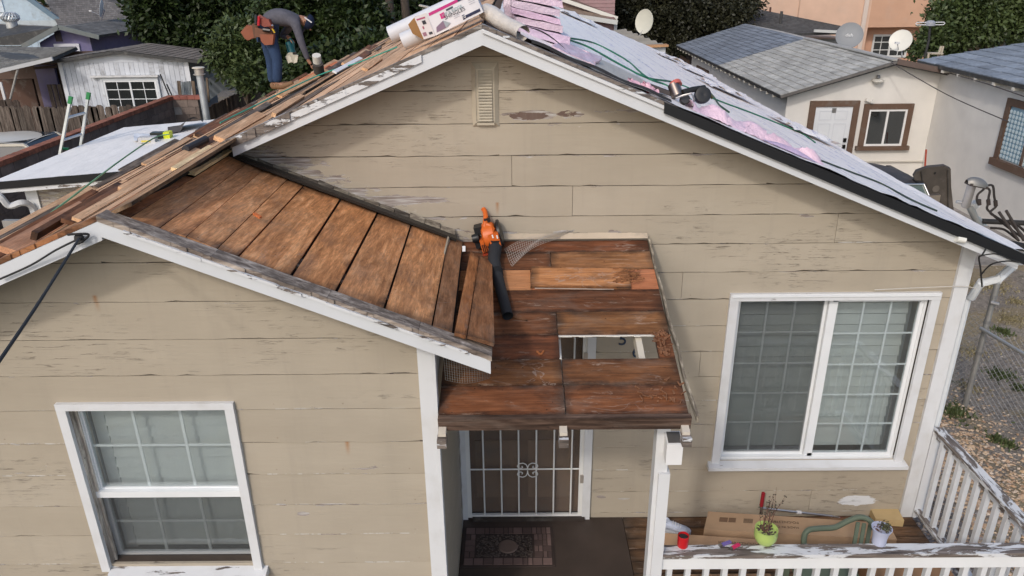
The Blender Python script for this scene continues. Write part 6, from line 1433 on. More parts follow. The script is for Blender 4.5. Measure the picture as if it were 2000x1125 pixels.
# wing of the neighbour (nearer, right)
t = empty('neighbour_house', (nx1 + 2, 9, GZ), 'white stucco wing with blue-grey shingles and a brown-framed lattice window at the right edge', 'house')
wx = nx1; eZ = atx(2000, 166, wx - .3).z
MB().box(wx, wx + .2, 4.5, ny - .0, GZ, eZ - .09).build('side_wall', STUC, t, STW); MB().box(wx + .2, wx + 6, 4.5, 4.7, GZ, eZ).build('end_wall', STUC, t, STW)
rise = (at(2000, 84, ny + .6).z - eZ) / (at(2000, 84, ny + .6).x - (wx - .3))
q0, q1 = V((wx - .3, 4.2, eZ)), V((wx - .3, ny + .6, eZ)); up_ = V((5.0, 0, 5.0 * rise))
shingled(t, q0, q1, q1 + up_, q0 + up_, 14, 21, (.24, .275, .32), indiv=True, seed=21, th=.02)
for k in range(12): y = 5 + k * .66; MB().box(wx - .28, wx, y - .04, y + .04, eZ - .15, eZ - .08).build('rafter_tail', WPAINT, t, (.65, .62, .55))
A_, B_ = atx(1972, 205, wx), atx(1953, 318, wx)
y1_ = A_.y - .1; lw = side_win(t, wx - .002, y1_ - 1.5, y1_, B_.z + .1, A_.z, BRN, .14, gen('lattice_pane', .2, var=.1, bump=0), 0)
for c in lw.children:
    if c.name.startswith('pane'): c.color = (.22, .36, .45, 1)
m = MB(); zz0, zz1 = B_.z + .1, A_.z
for k in range(34):
    s = k * .1 - .9; m.bar((wx - .03, y1_ - s - .0, zz0), (wx - .03, y1_ - s - .55, zz1), .014, .004, (1, 0, 0)); m.bar((wx - .03, y1_ - s - .55, zz0), (wx - .03, y1_ - s, zz1), .014, .004, (1, 0, 0))
m2 = MB()
for i in range(14):
    for j in range(14):
        yc, zc = y1_ - .05 - i * .105, zz0 + .05 + j * .09
        if zc < zz1 - .04 and yc > y1_ - 1.46: m2.lathe([(.038, 0), (.044, .004), (.038, .008)], (wx - .035, yc, zc), 6, Matrix.Rotation(rad(90), 3, 'Y'))
m2.build('lattice', WPAINT, lw, (.55, .66, .70)); MB().box(wx - .05, wx - .02, y1_ - .78, y1_ - .70, zz0, zz1).build('muntin', PAINT, lw, BRN)
# flat boards between both roofs, antenna, dishes
slab('flat_roof', [at(1745, 126, ny + .4), at(1830, 140, ny + .4), at(1840, 128, ny + 3), at(1760, 118, ny + 3)], .08, NEWX, (.7, .6, .5), N)
dc = at(1759, 79, ny + 1.0); dish(dc, .26, (-.55, -.72, .35), (.66, .64, .57), 'white satellite dish on a stand at the peak of the stucco house', at(1762, 112, ny + .9), arm=True)
mk = dc + V((-.02, -.10, .05)); 
dish(at(1659, 69, ny + 4), .36, (-.35, -.85, .35), (.20, .21, .22), 'dark grey satellite dish behind the ridge of the stucco house', at(1662, 98, ny + 4), mark='dish')
dish(at(1258, 42, 17), .33, (-.80, -.62, .12), (.62, .60, .50), 'round cream satellite dish on the tan patio roof', at(1248, 72, 17))
t = empty('tv_antenna', at(1815, 118, ny + 2), 'flat white television antenna on a dark mast above the roofs', 'antenna')
a0 = at(1817, 46, ny + 2); MB().tube([a0, at(1814, 80, ny + 2), at(1806, 112, ny + 2)], .03, 8).build('mast', RUBBER, t, (.03, .03, .03))
for s in (-1, 1): m = MB(); m.tube([a0 + V((s * .08, 0, .03)), a0 + V((s * .34, 0, .03)), a0 + V((s * .37, 0, .0)), a0 + V((s * .34, 0, -.03)), a0 + V((s * .08, 0, -.03))], .012, 6); m.build('antenna_loop', PLASTIC, t, (.65, .65, .66))
MB().lathe([(0, -.05), (.12, -.05), (.12, .03), (.07, .07), (0, .08)], a0, 16).build('antenna_housing', PLASTIC, t, (.3, .31, .34), smooth=True)
t = empty('chair', at(1835, 112, ny + 2.5), 'small beige chair standing on the flat roof behind the stucco houses', 'chair')
m = MB(); a, b = at(1815, 104, ny + 2.4), at(1838, 104, ny + 2.4); m.bar(a, b, .25, .03); m.build('seat', WPAINT, t, (.5, .44, .34))
for p0, p1 in (((1836, 116), (1842, 90)), ((1830, 116), (1838, 90)), ((1812, 116), (1814, 104))): MB().bar(at(*p0, ny + 2.4), at(*p1, ny + 2.4), .04, .04).build('leg', WPAINT, t, (.5, .44, .34))
for i, (p0, p1) in enumerate((((1835, 150), (1640, 120)), ((2020, 190), (1840, 140)))): pass
o = cable([at(1740, 122, ny - .4), at(1850, 185, 11), at(1970, 238, 9)], .010, 'overhead_wire', None, (.06, .05, .05)); tag(o, 'thin dark wire crossing in front of the white stucco walls', 'wire')
o = cable([at(1845, 140, ny - .2), at(1925, 163, 10), at(2005, 190, 9)], .010, 'overhead_wire', None, (.06, .05, .05)); tag(o, 'dark wire running just below the rafter tails at the right', 'wire')
# ---- peach building behind
qy = 31.0; PE = (.62, .42, .31); PE2 = (.53, .30, .20)
t = empty('apartment_building', (at(1660, 60, qy).x, qy, GZ), 'tall peach stucco building behind the white house', 'building')
xa_, xb_, xc_ = at(1480, 40, qy).x, at(1697, 40, qy).x, at(1880, 40, qy).x
zo = at(1750, 53, qy).z
MB().box(xa_, xb_, qy, qy + 8, GZ, 12).build('wall', STUC, t, PE); MB().box(xb_, xc_, qy - .0, qy + 8, zo, 12).build('wall', STUC, t, (.55, .33, .22)); MB().box(xb_, xc_, qy + .8, qy + 8, GZ, zo).build('wall', STUC, t, PE2)
MB().box(at(1682, 40, qy).x, at(1690, 40, qy).x, qy - .1, qy - .01, GZ, 12).build('downspout', WPAINT, t, (.6, .5, .43)); MB().box(at(1556, 40, qy).x, at(1558, 40, qy).x, qy - .03, qy - .005, GZ, 12).build('wall_joint', PAINT, t, (.5, .33, .24))
qy2 = qy + .8; wl_, wr_ = at(1702, 90, qy2).x, at(1772, 90, qy2).x; win(t, wl_, wr_, at(1735, 112, qy2).z, at(1735, 67, qy2).z, qy2 - .01, 4, 3, (.6, .6, .58), None, .09, 0, curtain=(.12, .15, .16))
# dark grey roof behind the blue-grey roof
t = empty('neighbour_house', (at(1560, 60, 26).x, 26, GZ), 'house with a dark charcoal roof between the blue-grey roof and the peach building', 'house')
shingled(t, at(1445, 70, 25.5), at(1655, 62, 25.5), at(1650, 52, 27), at(1462, 14, 29.5), 13, 40, (.075, .075, .075), seed=31)
MB().bar(at(1590, 60, 25.4), at(1655, 63, 25.4), .08, .1).build('fascia', WPAINT, t, (.55, .56, .54)); MB().box(at(1450, 80, 27).x, at(1650, 80, 27).x, 26.6, 30, GZ, at(1560, 62, 26.6).z - .3).build('wall', PAINT, t, (.3, .29, .27))
MB().tube([at(1527, 22, 27), at(1524, 47, 27)], .06, 8).build('vent_stack', RUBBER, t, (.06, .06, .06)); MB().tube([at(1505, 14, 27.5), at(1504, 24, 27.5)], .04, 8).build('vent_stack', RUBBER, t, (.1, .05, .04))
# ---- pink house, patio roof and shed beyond our right slope
ky = 24.0; PKH = (.33, .20, .20)
t = empty('neighbour_house', (at(1150, 30, ky).x, ky, GZ), 'dusty pink clapboard house with white roof edges behind the shingle stack', 'house')
x0_, x1_ = at(1080, 30, ky).x, at(1200, 30, ky).x
zt_ = at(1150, -60, ky).z; k = 0; z = GZ
MB().box(x0_, x1_, ky, ky + 5, GZ, zt_).build('wall_core', PAINT, t, tuple(v * .7 for v in PKH))
while z < zt_: MB().hexa([(x0_, ky - .03, z), (x1_, ky - .03, z), (x1_, ky, z), (x0_, ky, z)], [(x0_, ky - .012, z + .125), (x1_, ky - .012, z + .125), (x1_, ky, z + .125), (x0_, ky, z + .125)]).build('siding_board', PAINT, t, PKH); z += .13
slab('lower_roof', [at(1095, 3, ky - 2.0), at(1205, 40, ky - 2.0), at(1205, 32, ky - .1), at(1100, -10, ky - .1)], .1, SHING, (.22, .15, .12), t); MB().bar(at(1095, -2, ky - 2.1), at(1206, 36, ky - 2.1), .06, .12).build('rake_board', WPAINT, t, (.7, .68, .62))
MB().bar(at(1090, 26, ky - 2.8), at(1206, 44, ky - 2.8), .06, .14).build('fascia', WPAINT, t, (.55, .55, .53)); slab('porch_roof', [at(1090, 23, ky - 2.8), at(1206, 41, ky - 2.8), at(1200, 34, ky - 2.1), at(1095, 12, ky - 2.1)], .06, SHING, (.25, .18, .13), t)
MB().box(at(1100, 50, ky - 2.4).x, at(1199, 50, ky - 2.4).x, ky - 2.4, ky - 2.3, GZ, at(1150, 34, ky - 2.4).z).build('porch_wall', PAINT, t, (.24, .145, .15)); MB().box(at(1199, 50, ky - 2.4).x, at(1205, 50, ky - 2.4).x, ky - 2.45, ky - 2.3, GZ, at(1202, 44, ky - 2.4).z).build('corner_board', WPAINT, t, (.5, .5, .52))
t = empty('patio_roof', at(1240, 80, 16), 'tan corrugated patio roof with bare plywood edge beyond the right slope', 'patio roof')
F0, F1, F2, F3 = at(1222, 92, 15), at(1297, 88, 15), at(1218, 57, 19), at(1160, 64, 19)
TAN = (.36, .29, .21)
def fcor(u, v): p = F0.lerp(F1, u).lerp(F3.lerp(F2, u), v); return p + V((0, 0, .035 * math.sin(v * 42)))
MB().grid(fcor, 3, 110).build('corrugated_sheet', gen('tan_sheet', .7, var=.4, sc=2, bump=.1), t, (.30, .27, .22), smooth=True)
MB().bar(F0 + V((-.2, -.05, -.0)), F1 + V((.08, -.05, 0)), .3, .05).build('plywood_edge', NEWX, t, (.95, .75, .55)); MB().bar(F0 + V((-.2, -.06, -.12)), F1 + V((.03, -.06, -.12)), .05, .2).build('fascia', WPAINT, t, (.62, .64, .66))
MB().box(F0.x + .3, F1.x - .15, 15.1, 15.2, GZ, F1.z - .2).build('wall', WPAINT, t, (.55, .58, .60)); MB().tube([F3 + V((0, 0, -.1)), F2 + V((0, 0, -.1))], .03, 6).build('back_beam', PAINT, t, (.3, .25, .2))
for k, px in enumerate((1215, 1222, 1228)): pass
o = cable([at(1225, 85, 14), at(1262, 100, 12), at(1293, 118, 10.5)], .008, 'overhead_wire', None, (.05, .05, .05)); tag(o, 'thin wire from the patio roof down to our right eave', 'wire')
# house with grey roof and white sill, glimpsed over the rolls
t = empty('neighbour_house', at(850, 20, 30), 'distant house with a pale grey shingle roof above the shingle carton', 'house')
shingled(t, at(800, 24, 28), at(1010, 24, 28), at(1010, -40, 31), at(830, -40, 31), 14, 24, (.24, .24, .22), seed=41); MB().box(at(800, 30, 28.5).x, at(1010, 30, 28.5).x, 28.6, 31, GZ, at(850, 30, 28.6).z).build('wall', PAINT, t, (.3, .29, .27))
m = MB(); m.bar(at(820, 11, 20), at(842, 16, 20), .3, .04); t.children
tag(MB().box(at(825, 30, 20).x, at(836, 30, 20).x, 20, 20.2, GZ, at(830, 14, 20).z).bar(at(819, 10, 20), at(842, 15, 20), .35, .04).build('chimney_stub', WPAINT, None, (.55, .5, .42)), 'pale chimney stub with a flat white cap behind the carton', 'chimney')
# ================================================================== dark vintage car and its raised hood
c_ = at(1748, 352, 7.6); t = empty('parked_car', (c_.x, 8.2, GZ), 'dark dusty old car parked between the houses with chrome mirror', 'car')
CD = (.05, .045, .045); DUST = gen('dusty_car_paint', .55, var=.5, sc=4, bump=.05, grime=(.6, (.14, .12, .105)))
rc = at(1735, 328, 7.8)
def croof(u, v): a = (u - .5) * 2; b = (v - .5) * 2; return V((rc.x - .3 + a * .66, rc.y + b * .75, rc.z + .03 - .14 * a * a - .10 * b * b - .05 * (a * a * b * b)))
MB().grid(croof, 14, 14).build('roof', DUST, t, CD, smooth=True)
g = MB(); ry0 = rc.y - .75; zr_ = rc.z - .10
g.hexa([(rc.x - .98, ry0 - .32, zr_ - .42), (rc.x + .40, ry0 - .32, zr_ - .42), (rc.x + .40, ry0, zr_ - .42), (rc.x - .98, ry0, zr_ - .42)], [(rc.x - .86, ry0 - .02, zr_), (rc.x + .26, ry0 - .02, zr_), (rc.x + .26, ry0, zr_), (rc.x - .86, ry0, zr_)])
g.build('rear_glass', gen('green_glass', .1, var=.2, bump=0, spec=.7), t, (.10, .13, .11))
m = MB(); m.tube([(rc.x - .98, ry0 - .34, zr_ - .42), (rc.x - .86, ry0 - .03, zr_ + .01), (rc.x + .26, ry0 - .03, zr_ + .01), (rc.x + .42, ry0 - .34, zr_ - .42)], .018, 6); m.build('chrome_trim', METAL, t, (.6, .6, .6))
m = MB(); m.hexa([(rc.x - 1.15, ry0 - 1.0, GZ + .3), (rc.x + .6, ry0 - 1.0, GZ + .3), (rc.x + .6, rc.y + 2, GZ + .3), (rc.x - 1.15, rc.y + 2, GZ + .3)], [(rc.x - 1.1, ry0 - .95, zr_ - .43), (rc.x + .55, ry0 - .95, zr_ - .43), (rc.x + .55, rc.y + 1.9, zr_ - .43), (rc.x - 1.1, rc.y + 1.9, zr_ - .43)]); m.build('body', DUST, t, CD)
for sx_ in (-1.0, .30): 
    g = MB(); g.hexa([(rc.x + sx_ * .95, ry0, zr_ - .43), (rc.x + sx_ * .95 + .1, ry0, zr_ - .43), (rc.x + sx_ * .95 + .1, rc.y + .8, zr_ - .43), (rc.x + sx_ * .95, rc.y + .8, zr_ - .43)], [(rc.x + sx_ * .84, ry0, zr_), (rc.x + sx_ * .84 + .08, ry0, zr_), (rc.x + sx_ * .84 + .08, rc.y + .6, zr_), (rc.x + sx_ * .84, rc.y + .6, zr_)]); g.build('side_glass', PLASTIC, t, (.03, .03, .03))
mp = at(1822, 387, 6.9); MB().obox(mp, .20, .08, .12, Matrix.Rotation(rad(-4), 3, 'Y')).build('mirror', METAL, t, (.7, .6, .5)); MB().tube([mp - V((.08, 0, .02)), mp - V((.22, .0, .08))], .015, 6).build('mirror_arm', METAL, t, (.6, .6, .6))
for yy in (ry0 - .5, rc.y + 1.2):
    for sx_ in (-1.05, .5): MB().lathe([(0, -.1), (.3, -.1), (.33, 0), (.3, .1), (0, .1)], (rc.x + sx_, yy, GZ + .33), 16, Matrix.Rotation(rad(90), 3, 'Y')).build('wheel', RUBBER, t, (.02, .02, .02))
hy = 7.3; t = empty('car_hood', at(1825, 420, hy), 'dusty dark car hood panel standing upright beside the old car', 'car hood')
HP = [at(1784, 345, hy), at(1790, 335, hy), at(1812, 327, hy), at(1845, 324, hy), at(1857, 330, hy), at(1858, 366, hy), at(1862, 404, hy), at(1866, 440, hy), at(1806, 440, hy), at(1800, 385, hy)]
m = MB(); m.poly(HP, (.05, .14, 0)); m.build('hood_panel', DUST, t, (.075, .062, .05))
MB().lathe([(0, -.01), (.055, -.01), (.062, 0)], at(1828, 369, hy - .01), 18, Matrix.Rotation(rad(90), 3, 'X')).build('round_inset', DUST, t, (.13, .11, .09)); MB().lathe([(0, 0), (.02, 0), (.02, .005)], at(1826, 338, hy - .01), 8, Matrix.Rotation(rad(90), 3, 'X')).build('bolt_hole', RUBBER, t, (.01, .01, .01))
for (p0, p1) in (((1799, 335), (1811, 420)), ((1851, 332), (1852, 420))): MB().bar(at(*p0, hy - .01), at(*p1, hy - .01), .02, .02, (0, 1, 0)).build('stiffener', DUST, t, (.04, .035, .03))
# ================================================================== service mast on the roof edge
my = .6; t = empty('service_mast', at(1895, 430, my), 'galvanised electric service mast with weatherhead above the right eave', 'service mast')
a, b = at(1908, 436, my), at(1885, 388, my - .1); c2 = at(1900, 355, my - .1)
MB().tube([at(1915, 445, my), at(1893, 402, my)], .028, 12).build('brace', DULLM, t, (.42, .42, .40)); MB().tube([at(1886, 402, my), c2], .034, 14).build('mast', DULLM, t, (.45, .43, .40), smooth=True)
dv = (c2 - at(1886, 402, my)).normalized(); x_ = V((.9, 0, -.1)).normalized()
hd = MB(); hc = at(1908, 357, my - .1)
def hood(u, v): a = v * 3.14159; r = .055; e = u * 2 - 1; s = math.sqrt(max(0, 1 - e * e * .8)); return hc + V((e * .085, 0, -.02 - e * .018)) + V((.25 * math.cos(a) * .0, math.cos(a) * r * s, math.sin(a) * .065 * s))
MB().grid(hood, 10, 10).build('weatherhead', DULLM, t, (.28, .27, .25), smooth=True); MB().obox(hc + V((0, 0, -.02)), .15, .09, .02, Matrix.Rotation(rad(12), 3, 'Y')).build('weatherhead_plate', RUBBER, t, (.05, .04, .035))
for P in ([(1912, 362), (1922, 368), (1910, 380), (1908, 392), (1912, 400)], [(1914, 360), (1932, 370), (1931, 385), (1929, 400), (1928, 408), (1937, 418)], [(1920, 366), (1938, 362), (1942, 385), (1945, 400), (1944, 405), (1934, 414), (1938, 420)]):
    cable([at(px, py, my - .1) for px, py in P], .009, 'drop_wire', t, (.03, .025, .022))
for (px, py) in ((1912, 396), (1930, 396), (1944, 398)): MB().tube([at(px, py - 6, my - .1), at(px + 1, py + 4, my - .1)], .016, 8).build('splice', RUBBER, t, (.04, .03, .025))
for P in ([(1937, 418), (1960, 432), (1985, 438), (2020, 470)], [(1934, 415), (1970, 445), (2020, 480)], [(1935, 445), (1960, 448), (1980, 462), (1990, 470)]): cable([at(px, py, my - .3) for px, py in P], .010, 'drop_wire', t, (.035, .028, .024))
MB().tube([at(1918, 432, my), at(2010, 436, my)], .022, 10).build('cross_arm', RUBBER, t, (.03, .028, .025)); MB().tube([at(1900, 396, my), at(1908, 404, my)], .03, 14).build('clamp', PLASTIC, t, (.6, .6, .58)); MB().tube([at(1868, 394, my), at(1897, 398, my)], .014, 8).build('clamp_arm', DULLM, t, (.5, .5, .5))
for (p0, p1) in (((1951, 414), (1988, 468)), ((1965, 411), (2000, 470)), ((1970, 430), (2010, 475))): MB().tube([at(*p0, my - .35), at(*p1, my - .4)], .011, 8).build('insulated_wire', RUBBER, t, (.05, .04, .035))
MB().obox(at(1985, 480, my - .4), .22, .08, .05, Matrix.Rotation(rad(12), 3, 'Y')).build('junction', RUBBER, t, (.02, .02, .02)); m = MB(); m.poly([at(1900, 420, my), at(1915, 424, my), at(1930, 442, my), at(1905, 437, my)], (0, .01, 0)); m.build('roof_jack', DULLM, t, (.55, .62, .68))
# ================================================================== chain-link fence at the right
t = empty('chain_link_fence', (5.6, 4, GZ), 'chain-link fence with galvanised posts beside the gravel strip', 'fence')
fa_ = atz(1885, 792, GZ); FXX = fa_.x
MB().tube([fa_, V((fa_.x, fa_.y, atx(1940, 548, fa_.x).z))], .034, 12).build('post', DULLM, t, (.36, .36, .35), smooth=True); zt3 = atx(1940, 548, fa_.x).z
for zz in (.22, .45, .7, .9): MB().tube([V((fa_.x, fa_.y, GZ + (zt3 - GZ) * zz - .02)), V((fa_.x, fa_.y, GZ + (zt3 - GZ) * zz + .02))], .038, 12).build('post_band', DULLM, t, (.3, .3, .3))
ra = at(1915, 641, fa_.y); rb2 = at(2010, 698, fa_.y - .9); MB().tube([ra, ra + (rb2 - ra) * 1.6], .022, 10).build('brace_rail', DULLM, t, (.5, .5, .48)); mp = at(1937, 588, fa_.y); MB().tube([mp - V((.03, .04, 0)), mp + V((.03, -.1, 0))], .022, 10).build('pipe_end', DULLM, t, (.4, .4, .4))
def clink(a, b, h, st=.075):
    a, b = V(a), V(b); L = (b - a).length; d = (b - a).normalized(); m = MB(); n = int((L + h) / st)
    for k in range(n):
        s = -h + k * st
        for sg in (0, 1):
            u0, w0, u1, w1 = (s, 0, s + h, h) if sg == 0 else (s + h, 0, s, h)
            # clip to [0, L]
            if u0 > u1: u0, w0, u1, w1 = u1, w1, u0, w0
            if u1 < 0 or u0 > L: continue
            if u0 < 0: w0 += (w1 - w0) * (-u0) / (u1 - u0); u0 = 0
            if u1 > L: w1 = w0 + (w1 - w0) * (L - u0) / (u1 - u0); u1 = L
            if u1 - u0 < .02: continue
            m.tube([a + d * u0 + V((0, 0, w0)), a + d * u1 + V((0, 0, w1))], .0028, 3, cap=False)
    return m
clink((3.75, fa_.y + .4, GZ), (fa_.x, fa_.y, GZ), 1.25).build('chain_link', DULLM, t, (.35, .35, .34)); clink((fa_.x, fa_.y, GZ), (fa_.x + 1.4, fa_.y - 2.4, GZ), 1.1).build('chain_link', DULLM, t, (.3, .3, .3))
# ================================================================== ground
def ground_mat():
    t = NT('dirt_ground'); p = t.n('NewGeometry').outputs['Position']
    c = t.ramp(t.noise(p, .6, 8, .65), [(.3, (.17, .145, .12)), (.5, (.24, .21, .18)), (.7, (.30, .26, .21))])
    c = t.mix(t.mapr(t.noise(p, 9, 8, .7), .45, .62, 0, .6), c, (.10, .085, .07))
    c = t.mix(t.mapr(t.noise(p, 1.1, 6, .65), .52, .58, 0, .55), c, (.26, .20, .09))
    c = t.mix(t.mapr(t.noise(p, 1.7, 6, .7), .60, .64, 0, .6), c, (.05, .06, .025))
    vo = t.n('TexVoronoi', {'Vector': p, 'Scale': 38.0}); c = t.mix(t.mapr(vo.outputs['Distance'], .1, .5, .3, 0), c, (.42, .38, .32))
    t.set('Base Color', c); t.set('Roughness', .95); t.bump(t.math('ADD', t.noise(p, 14, 8, .7), vo.outputs['Distance']), .8, .02); return t.m
gm = MB(); gm.add([(-400, -60, GZ), (400, -60, GZ), (400, 700, GZ), (-400, 700, GZ)], [(0, 1, 2, 3)]); g_ = gm.build('ground', ground_mat(), None, kind='structure')
def chips(n, fx_, name, cols, label, cat, s0, s1, seed):
    r = random.Random(seed); m = MB()
    for k in range(n):
        x, y = fx_(r); s = r.uniform(s0, s1); a = r.uniform(0, 6.28); t_ = r.gauss(0, .35)
        R_ = Matrix.Rotation(a, 3, 'Z') @ Matrix.Rotation(t_, 3, 'X'); c = V((x, y, GZ + s * .25)); hx, hy_, hz_ = s, s * r.uniform(.5, .9), s * r.uniform(.2, .45)
        m.add([c + R_ @ V(q) for q in ((hx, 0, 0), (0, hy_, 0), (-hx, 0, 0), (0, -hy_, 0), (hx * .2, 0, hz_), (0, 0, -hz_))], [(0, 1, 4), (1, 2, 4), (2, 3, 4), (3, 0, 4), (1, 0, 5), (2, 1, 5), (3, 2, 5), (0, 3, 5)])
    t = NT(name + '_mat'); g = t.n('NewGeometry'); c = t.ramp(g.outputs['Random Per Island'], [(i / (len(cols) - 1), q) for i, q in enumerate(cols)]); t.set('Base Color', c); t.set('Roughness', .85)
    return tag(m.build(name, t.m, None), label, cat, None, 'stuff')
def strip1(r): y = r.uniform(-2.2, 3.0); return 3.60 + abs(r.gauss(0, .75)) * (.85 - y * .10), y
def strip2(r): y = r.uniform(-1.6, 4.5); return 4.9 - .12 * (y - 1) + r.gauss(0, .55), y
chips(12000, strip1, 'gravel', [(.20, .18, .17), (.30, .27, .26), (.10, .09, .085), (.38, .35, .32), (.16, .13, .12)], 'grey gravel strip along the right side of the house', 'gravel', .008, .030, 2)
chips(11000, strip2, 'wood_chips', [(.50, .34, .20), (.60, .45, .31), (.34, .21, .13), (.66, .54, .42), (.42, .27, .16)], 'tan wood chips spread beside the gravel', 'wood chips', .010, .034, 3)
chips(3500, lambda r: (r.uniform(3.7, 9), r.uniform(.5, 9)), 'rubble', [(.25, .22, .19), (.36, .32, .27), (.12, .10, .09)], 'scattered small stones on the bare dirt', 'rubble', .008, .026, 5)
def weed(x, y, n, h, spread, label, mat):
    r = random.Random(int(x * 100 + y * 10)); m = MB()
    for k in range(n):
        a = r.uniform(0, 6.28); q = spread * abs(r.gauss(0, .55)); b = V((x + q * math.cos(a), y + q * math.sin(a), GZ)); d = V((r.gauss(0, .5), r.gauss(0, .5), 1)).normalized() * h * r.uniform(.4, 1); w_ = d.cross(V((r.gauss(0, 1), r.gauss(0, 1), 0))).normalized() * .008
        m.add([b - w_, b + w_, b + d * .6 + w_ * 1.4 + V((d.x, d.y, 0)) * .2, b + d], [(0, 1, 2, 3)])
    tag(m.build('weed_clump', mat, None), label, 'weeds', 'weed clumps on the dirt beside the house', 'stuff')
WEEDG = leaf_mat('weed_green', (.035, .05, .018), (.07, .09, .035)); WEEDY = leaf_mat('weed_dry', (.15, .13, .07), (.22, .19, .11))
for (px, py, g, s) in ((1955, 735, 1, .22), (1960, 650, 1, .16), (1865, 808, 1, .25), (1905, 560, 0, .18), (1990, 760, 1, .12), (1945, 860, 1, .10), (1975, 625, 0, .3), (1900, 760, 0, .2), (1940, 560, 0, .35), (1985, 590, 0, .2), (1900, 690, 0, .25), (1970, 870, 1, .1)):
    p = atz(px, py, GZ); weed(p.x, p.y, int(260 * s / .2), .09 if g else .05, s, ('large ' if s > .19 else 'small ') + ('green leafy weeds ' if g else 'dry yellowed grass tuft ') + ('beyond the fence brace' if py < 600 else 'just below the fence brace rail' if py < 700 else 'near the foot of the fence post' if px < 1920 else 'at the right edge' if px > 1980 else 'in the dirt right of the fence post' if py < 780 else 'among the wood chips'), WEEDG if g else WEEDY)
# white base of stucco paint flake, concrete paths
MB().box(3.55, 3.62, -1.7, 12, GZ, GZ + .03).build('path', CONC, None, (.25, .23, .2), kind='structure')
MB().box(nx1 - 8, nx1, 7.5, ny, GZ, GZ + .02).build('driveway', CONC, None, (.30, .28, .26), kind='structure')
# ================================================================== trees
def tree(name, base, crown, nleaf, size, mat, label, cat='tree', trunkr=.22, seed=1, clump=.5, limbs=5, long=1.0, barkc=(.10, .075, .055)):
    r = random.Random(seed); base = V(base); t = empty(name, base, label, cat)
    cx = sum((V(c) for c, q in crown), V()) / len(crown)
    top = V((cx.x, cx.y, cx.z)); MB().tube([base, base.lerp(top, .4) + V((r.gauss(0, .1), 0, 0)), top], [trunkr, trunkr * .75, trunkr * .35], 10).build('trunk', BARK, t, barkc, smooth=True)
    m = MB()
    for (c, q) in crown[:12]:
        s = base.lerp(top, r.uniform(.35, .8)); m.tube([s, s.lerp(V(c), .5) + V((0, 0, .2)), V(c)], [trunkr * .4, trunkr * .25, .03], 6)
    m.build('limbs', BARK, t, barkc, smooth=True)
    tot = sum(q ** 2 for c, q in crown); lm = MB()
    for (c, q) in crown:
        c = V(c); ncl = max(3, int(nleaf * q * q / tot / 26))
        for k in range(ncl):
            d = V((r.gauss(0, 1), r.gauss(0, 1), r.gauss(0, 1))).normalized(); rr = q * (1 - .5 * r.random() ** 1.6); cc = c + d * rr; cl = clump * r.uniform(.35, 1.0)
            for j in range(26):
                p = cc + V((r.gauss(0, 1), r.gauss(0, 1), r.gauss(0, .75))) * cl * .42
                a = (d * .7 + V((r.gauss(0, .8), r.gauss(0, .8), r.gauss(-.1, .7)))).normalized(); b = a.orthogonal().normalized(); b = Matrix.Rotation(r.uniform(0, 6.28), 3, a) @ b
                s = size * r.uniform(.6, 1.3)
                lm.add([p, p + a * s * .5 * long + b * s * .28, p + a * s * long, p + a * s * .5 * long - b * s * .28], [(0, 1, 2, 3)])
    lm.build('crown', mat, t, kind='stuff')
    return t
def blobs(pxs, y0, dy, rpx, seed, n=1):
    r = random.Random(seed); out = []
    for (px, py, rp) in pxs:
        y = y0 + r.uniform(-dy, dy); c = at(px, py, y); out.append((tuple(c), rp / 1470 * (y + 6)))
    return out
ty = 19.0
tree('dense_tree', (at(330, 100, 22).x, 23, GZ), blobs([(310, 20, 40), (350, 0, 45), (395, 30, 42), (300, 50, 30), (345, 55, 35), (420, -10, 45), (270, 10, 18), (440, 30, 40), (380, 70, 30), (300, -20, 40), (480, 0, 45), (470, 50, 40)], 22.5, 1.0, 0, 1), 50000, .17, LEAFD, 'dense dark green tree behind the white garage', seed=2, long=1.2)
tree('dense_tree', (at(600, 100, 17).x, 17, GZ), blobs([(560, 20, 50), (620, 30, 50), (660, 60, 45), (600, 90, 45), (540, 90, 45), (680, 10, 50), (720, 60, 40), (560, 140, 35), (620, 130, 30), (700, 100, 25), (640, -10, 50), (520, 140, 25), (500, 90, 40), (660, 105, 30)], 17.5, .9, 0, 3), 60000, .135, LEAFD, 'large dark green tree directly behind the crouching roofer', seed=4, long=1.3)
tree('bush', (at(480, 140, 17).x, 16.3, GZ), blobs([(450, 100, 26), (480, 120, 28), (500, 100, 28), (470, 80, 25), (440, 120, 14), (520, 120, 25), (490, 145, 20)], 15.8, .4, 0, 5), 22000, .13, LEAFR, 'lighter green bush with long leaves beside the board fence', 'bush', .08, seed=6, long=1.5)
tree('tall_tree', (at(775, 80, 24).x, 25, GZ), blobs([(740, 20, 45), (790, 10, 45), (830, -20, 35), (750, 60, 35), (800, 50, 28), (700, 20, 45), (720, -20, 40)], 26, 1, 0, 7), 36000, .16, LEAFD, 'dark tree with two bare trunks above the white roll', trunkr=.35, seed=8)
for px in (762, 792): tag(MB().tube([at(px, 110, 20), at(px + 3, 50, 20), at(px - 4, -20, 20)], [.16, .14, .12], 10).build('tree_trunk', BARK, None, (.09, .07, .055), smooth=True), ('left' if px < 780 else 'right') + ' one of two bare dark trunks above the white roll', 'tree trunk')
tree('dark_conifer', (at(1330, 80, 26).x, 27, GZ), blobs([(1240, 10, 38), (1290, 0, 45), (1340, 20, 45), (1390, 10, 42), (1430, 25, 32), (1300, 50, 35), (1350, 60, 32), (1400, 50, 28), (1230, 45, 22), (1455, 5, 25), (1330, 90, 24), (1310, 120, 16), (1215, 15, 22)], 27, 1, 0, 9), 60000, .14, LEAFB, 'dark bronze-green tree behind the satellite dish', trunkr=.4, seed=10)
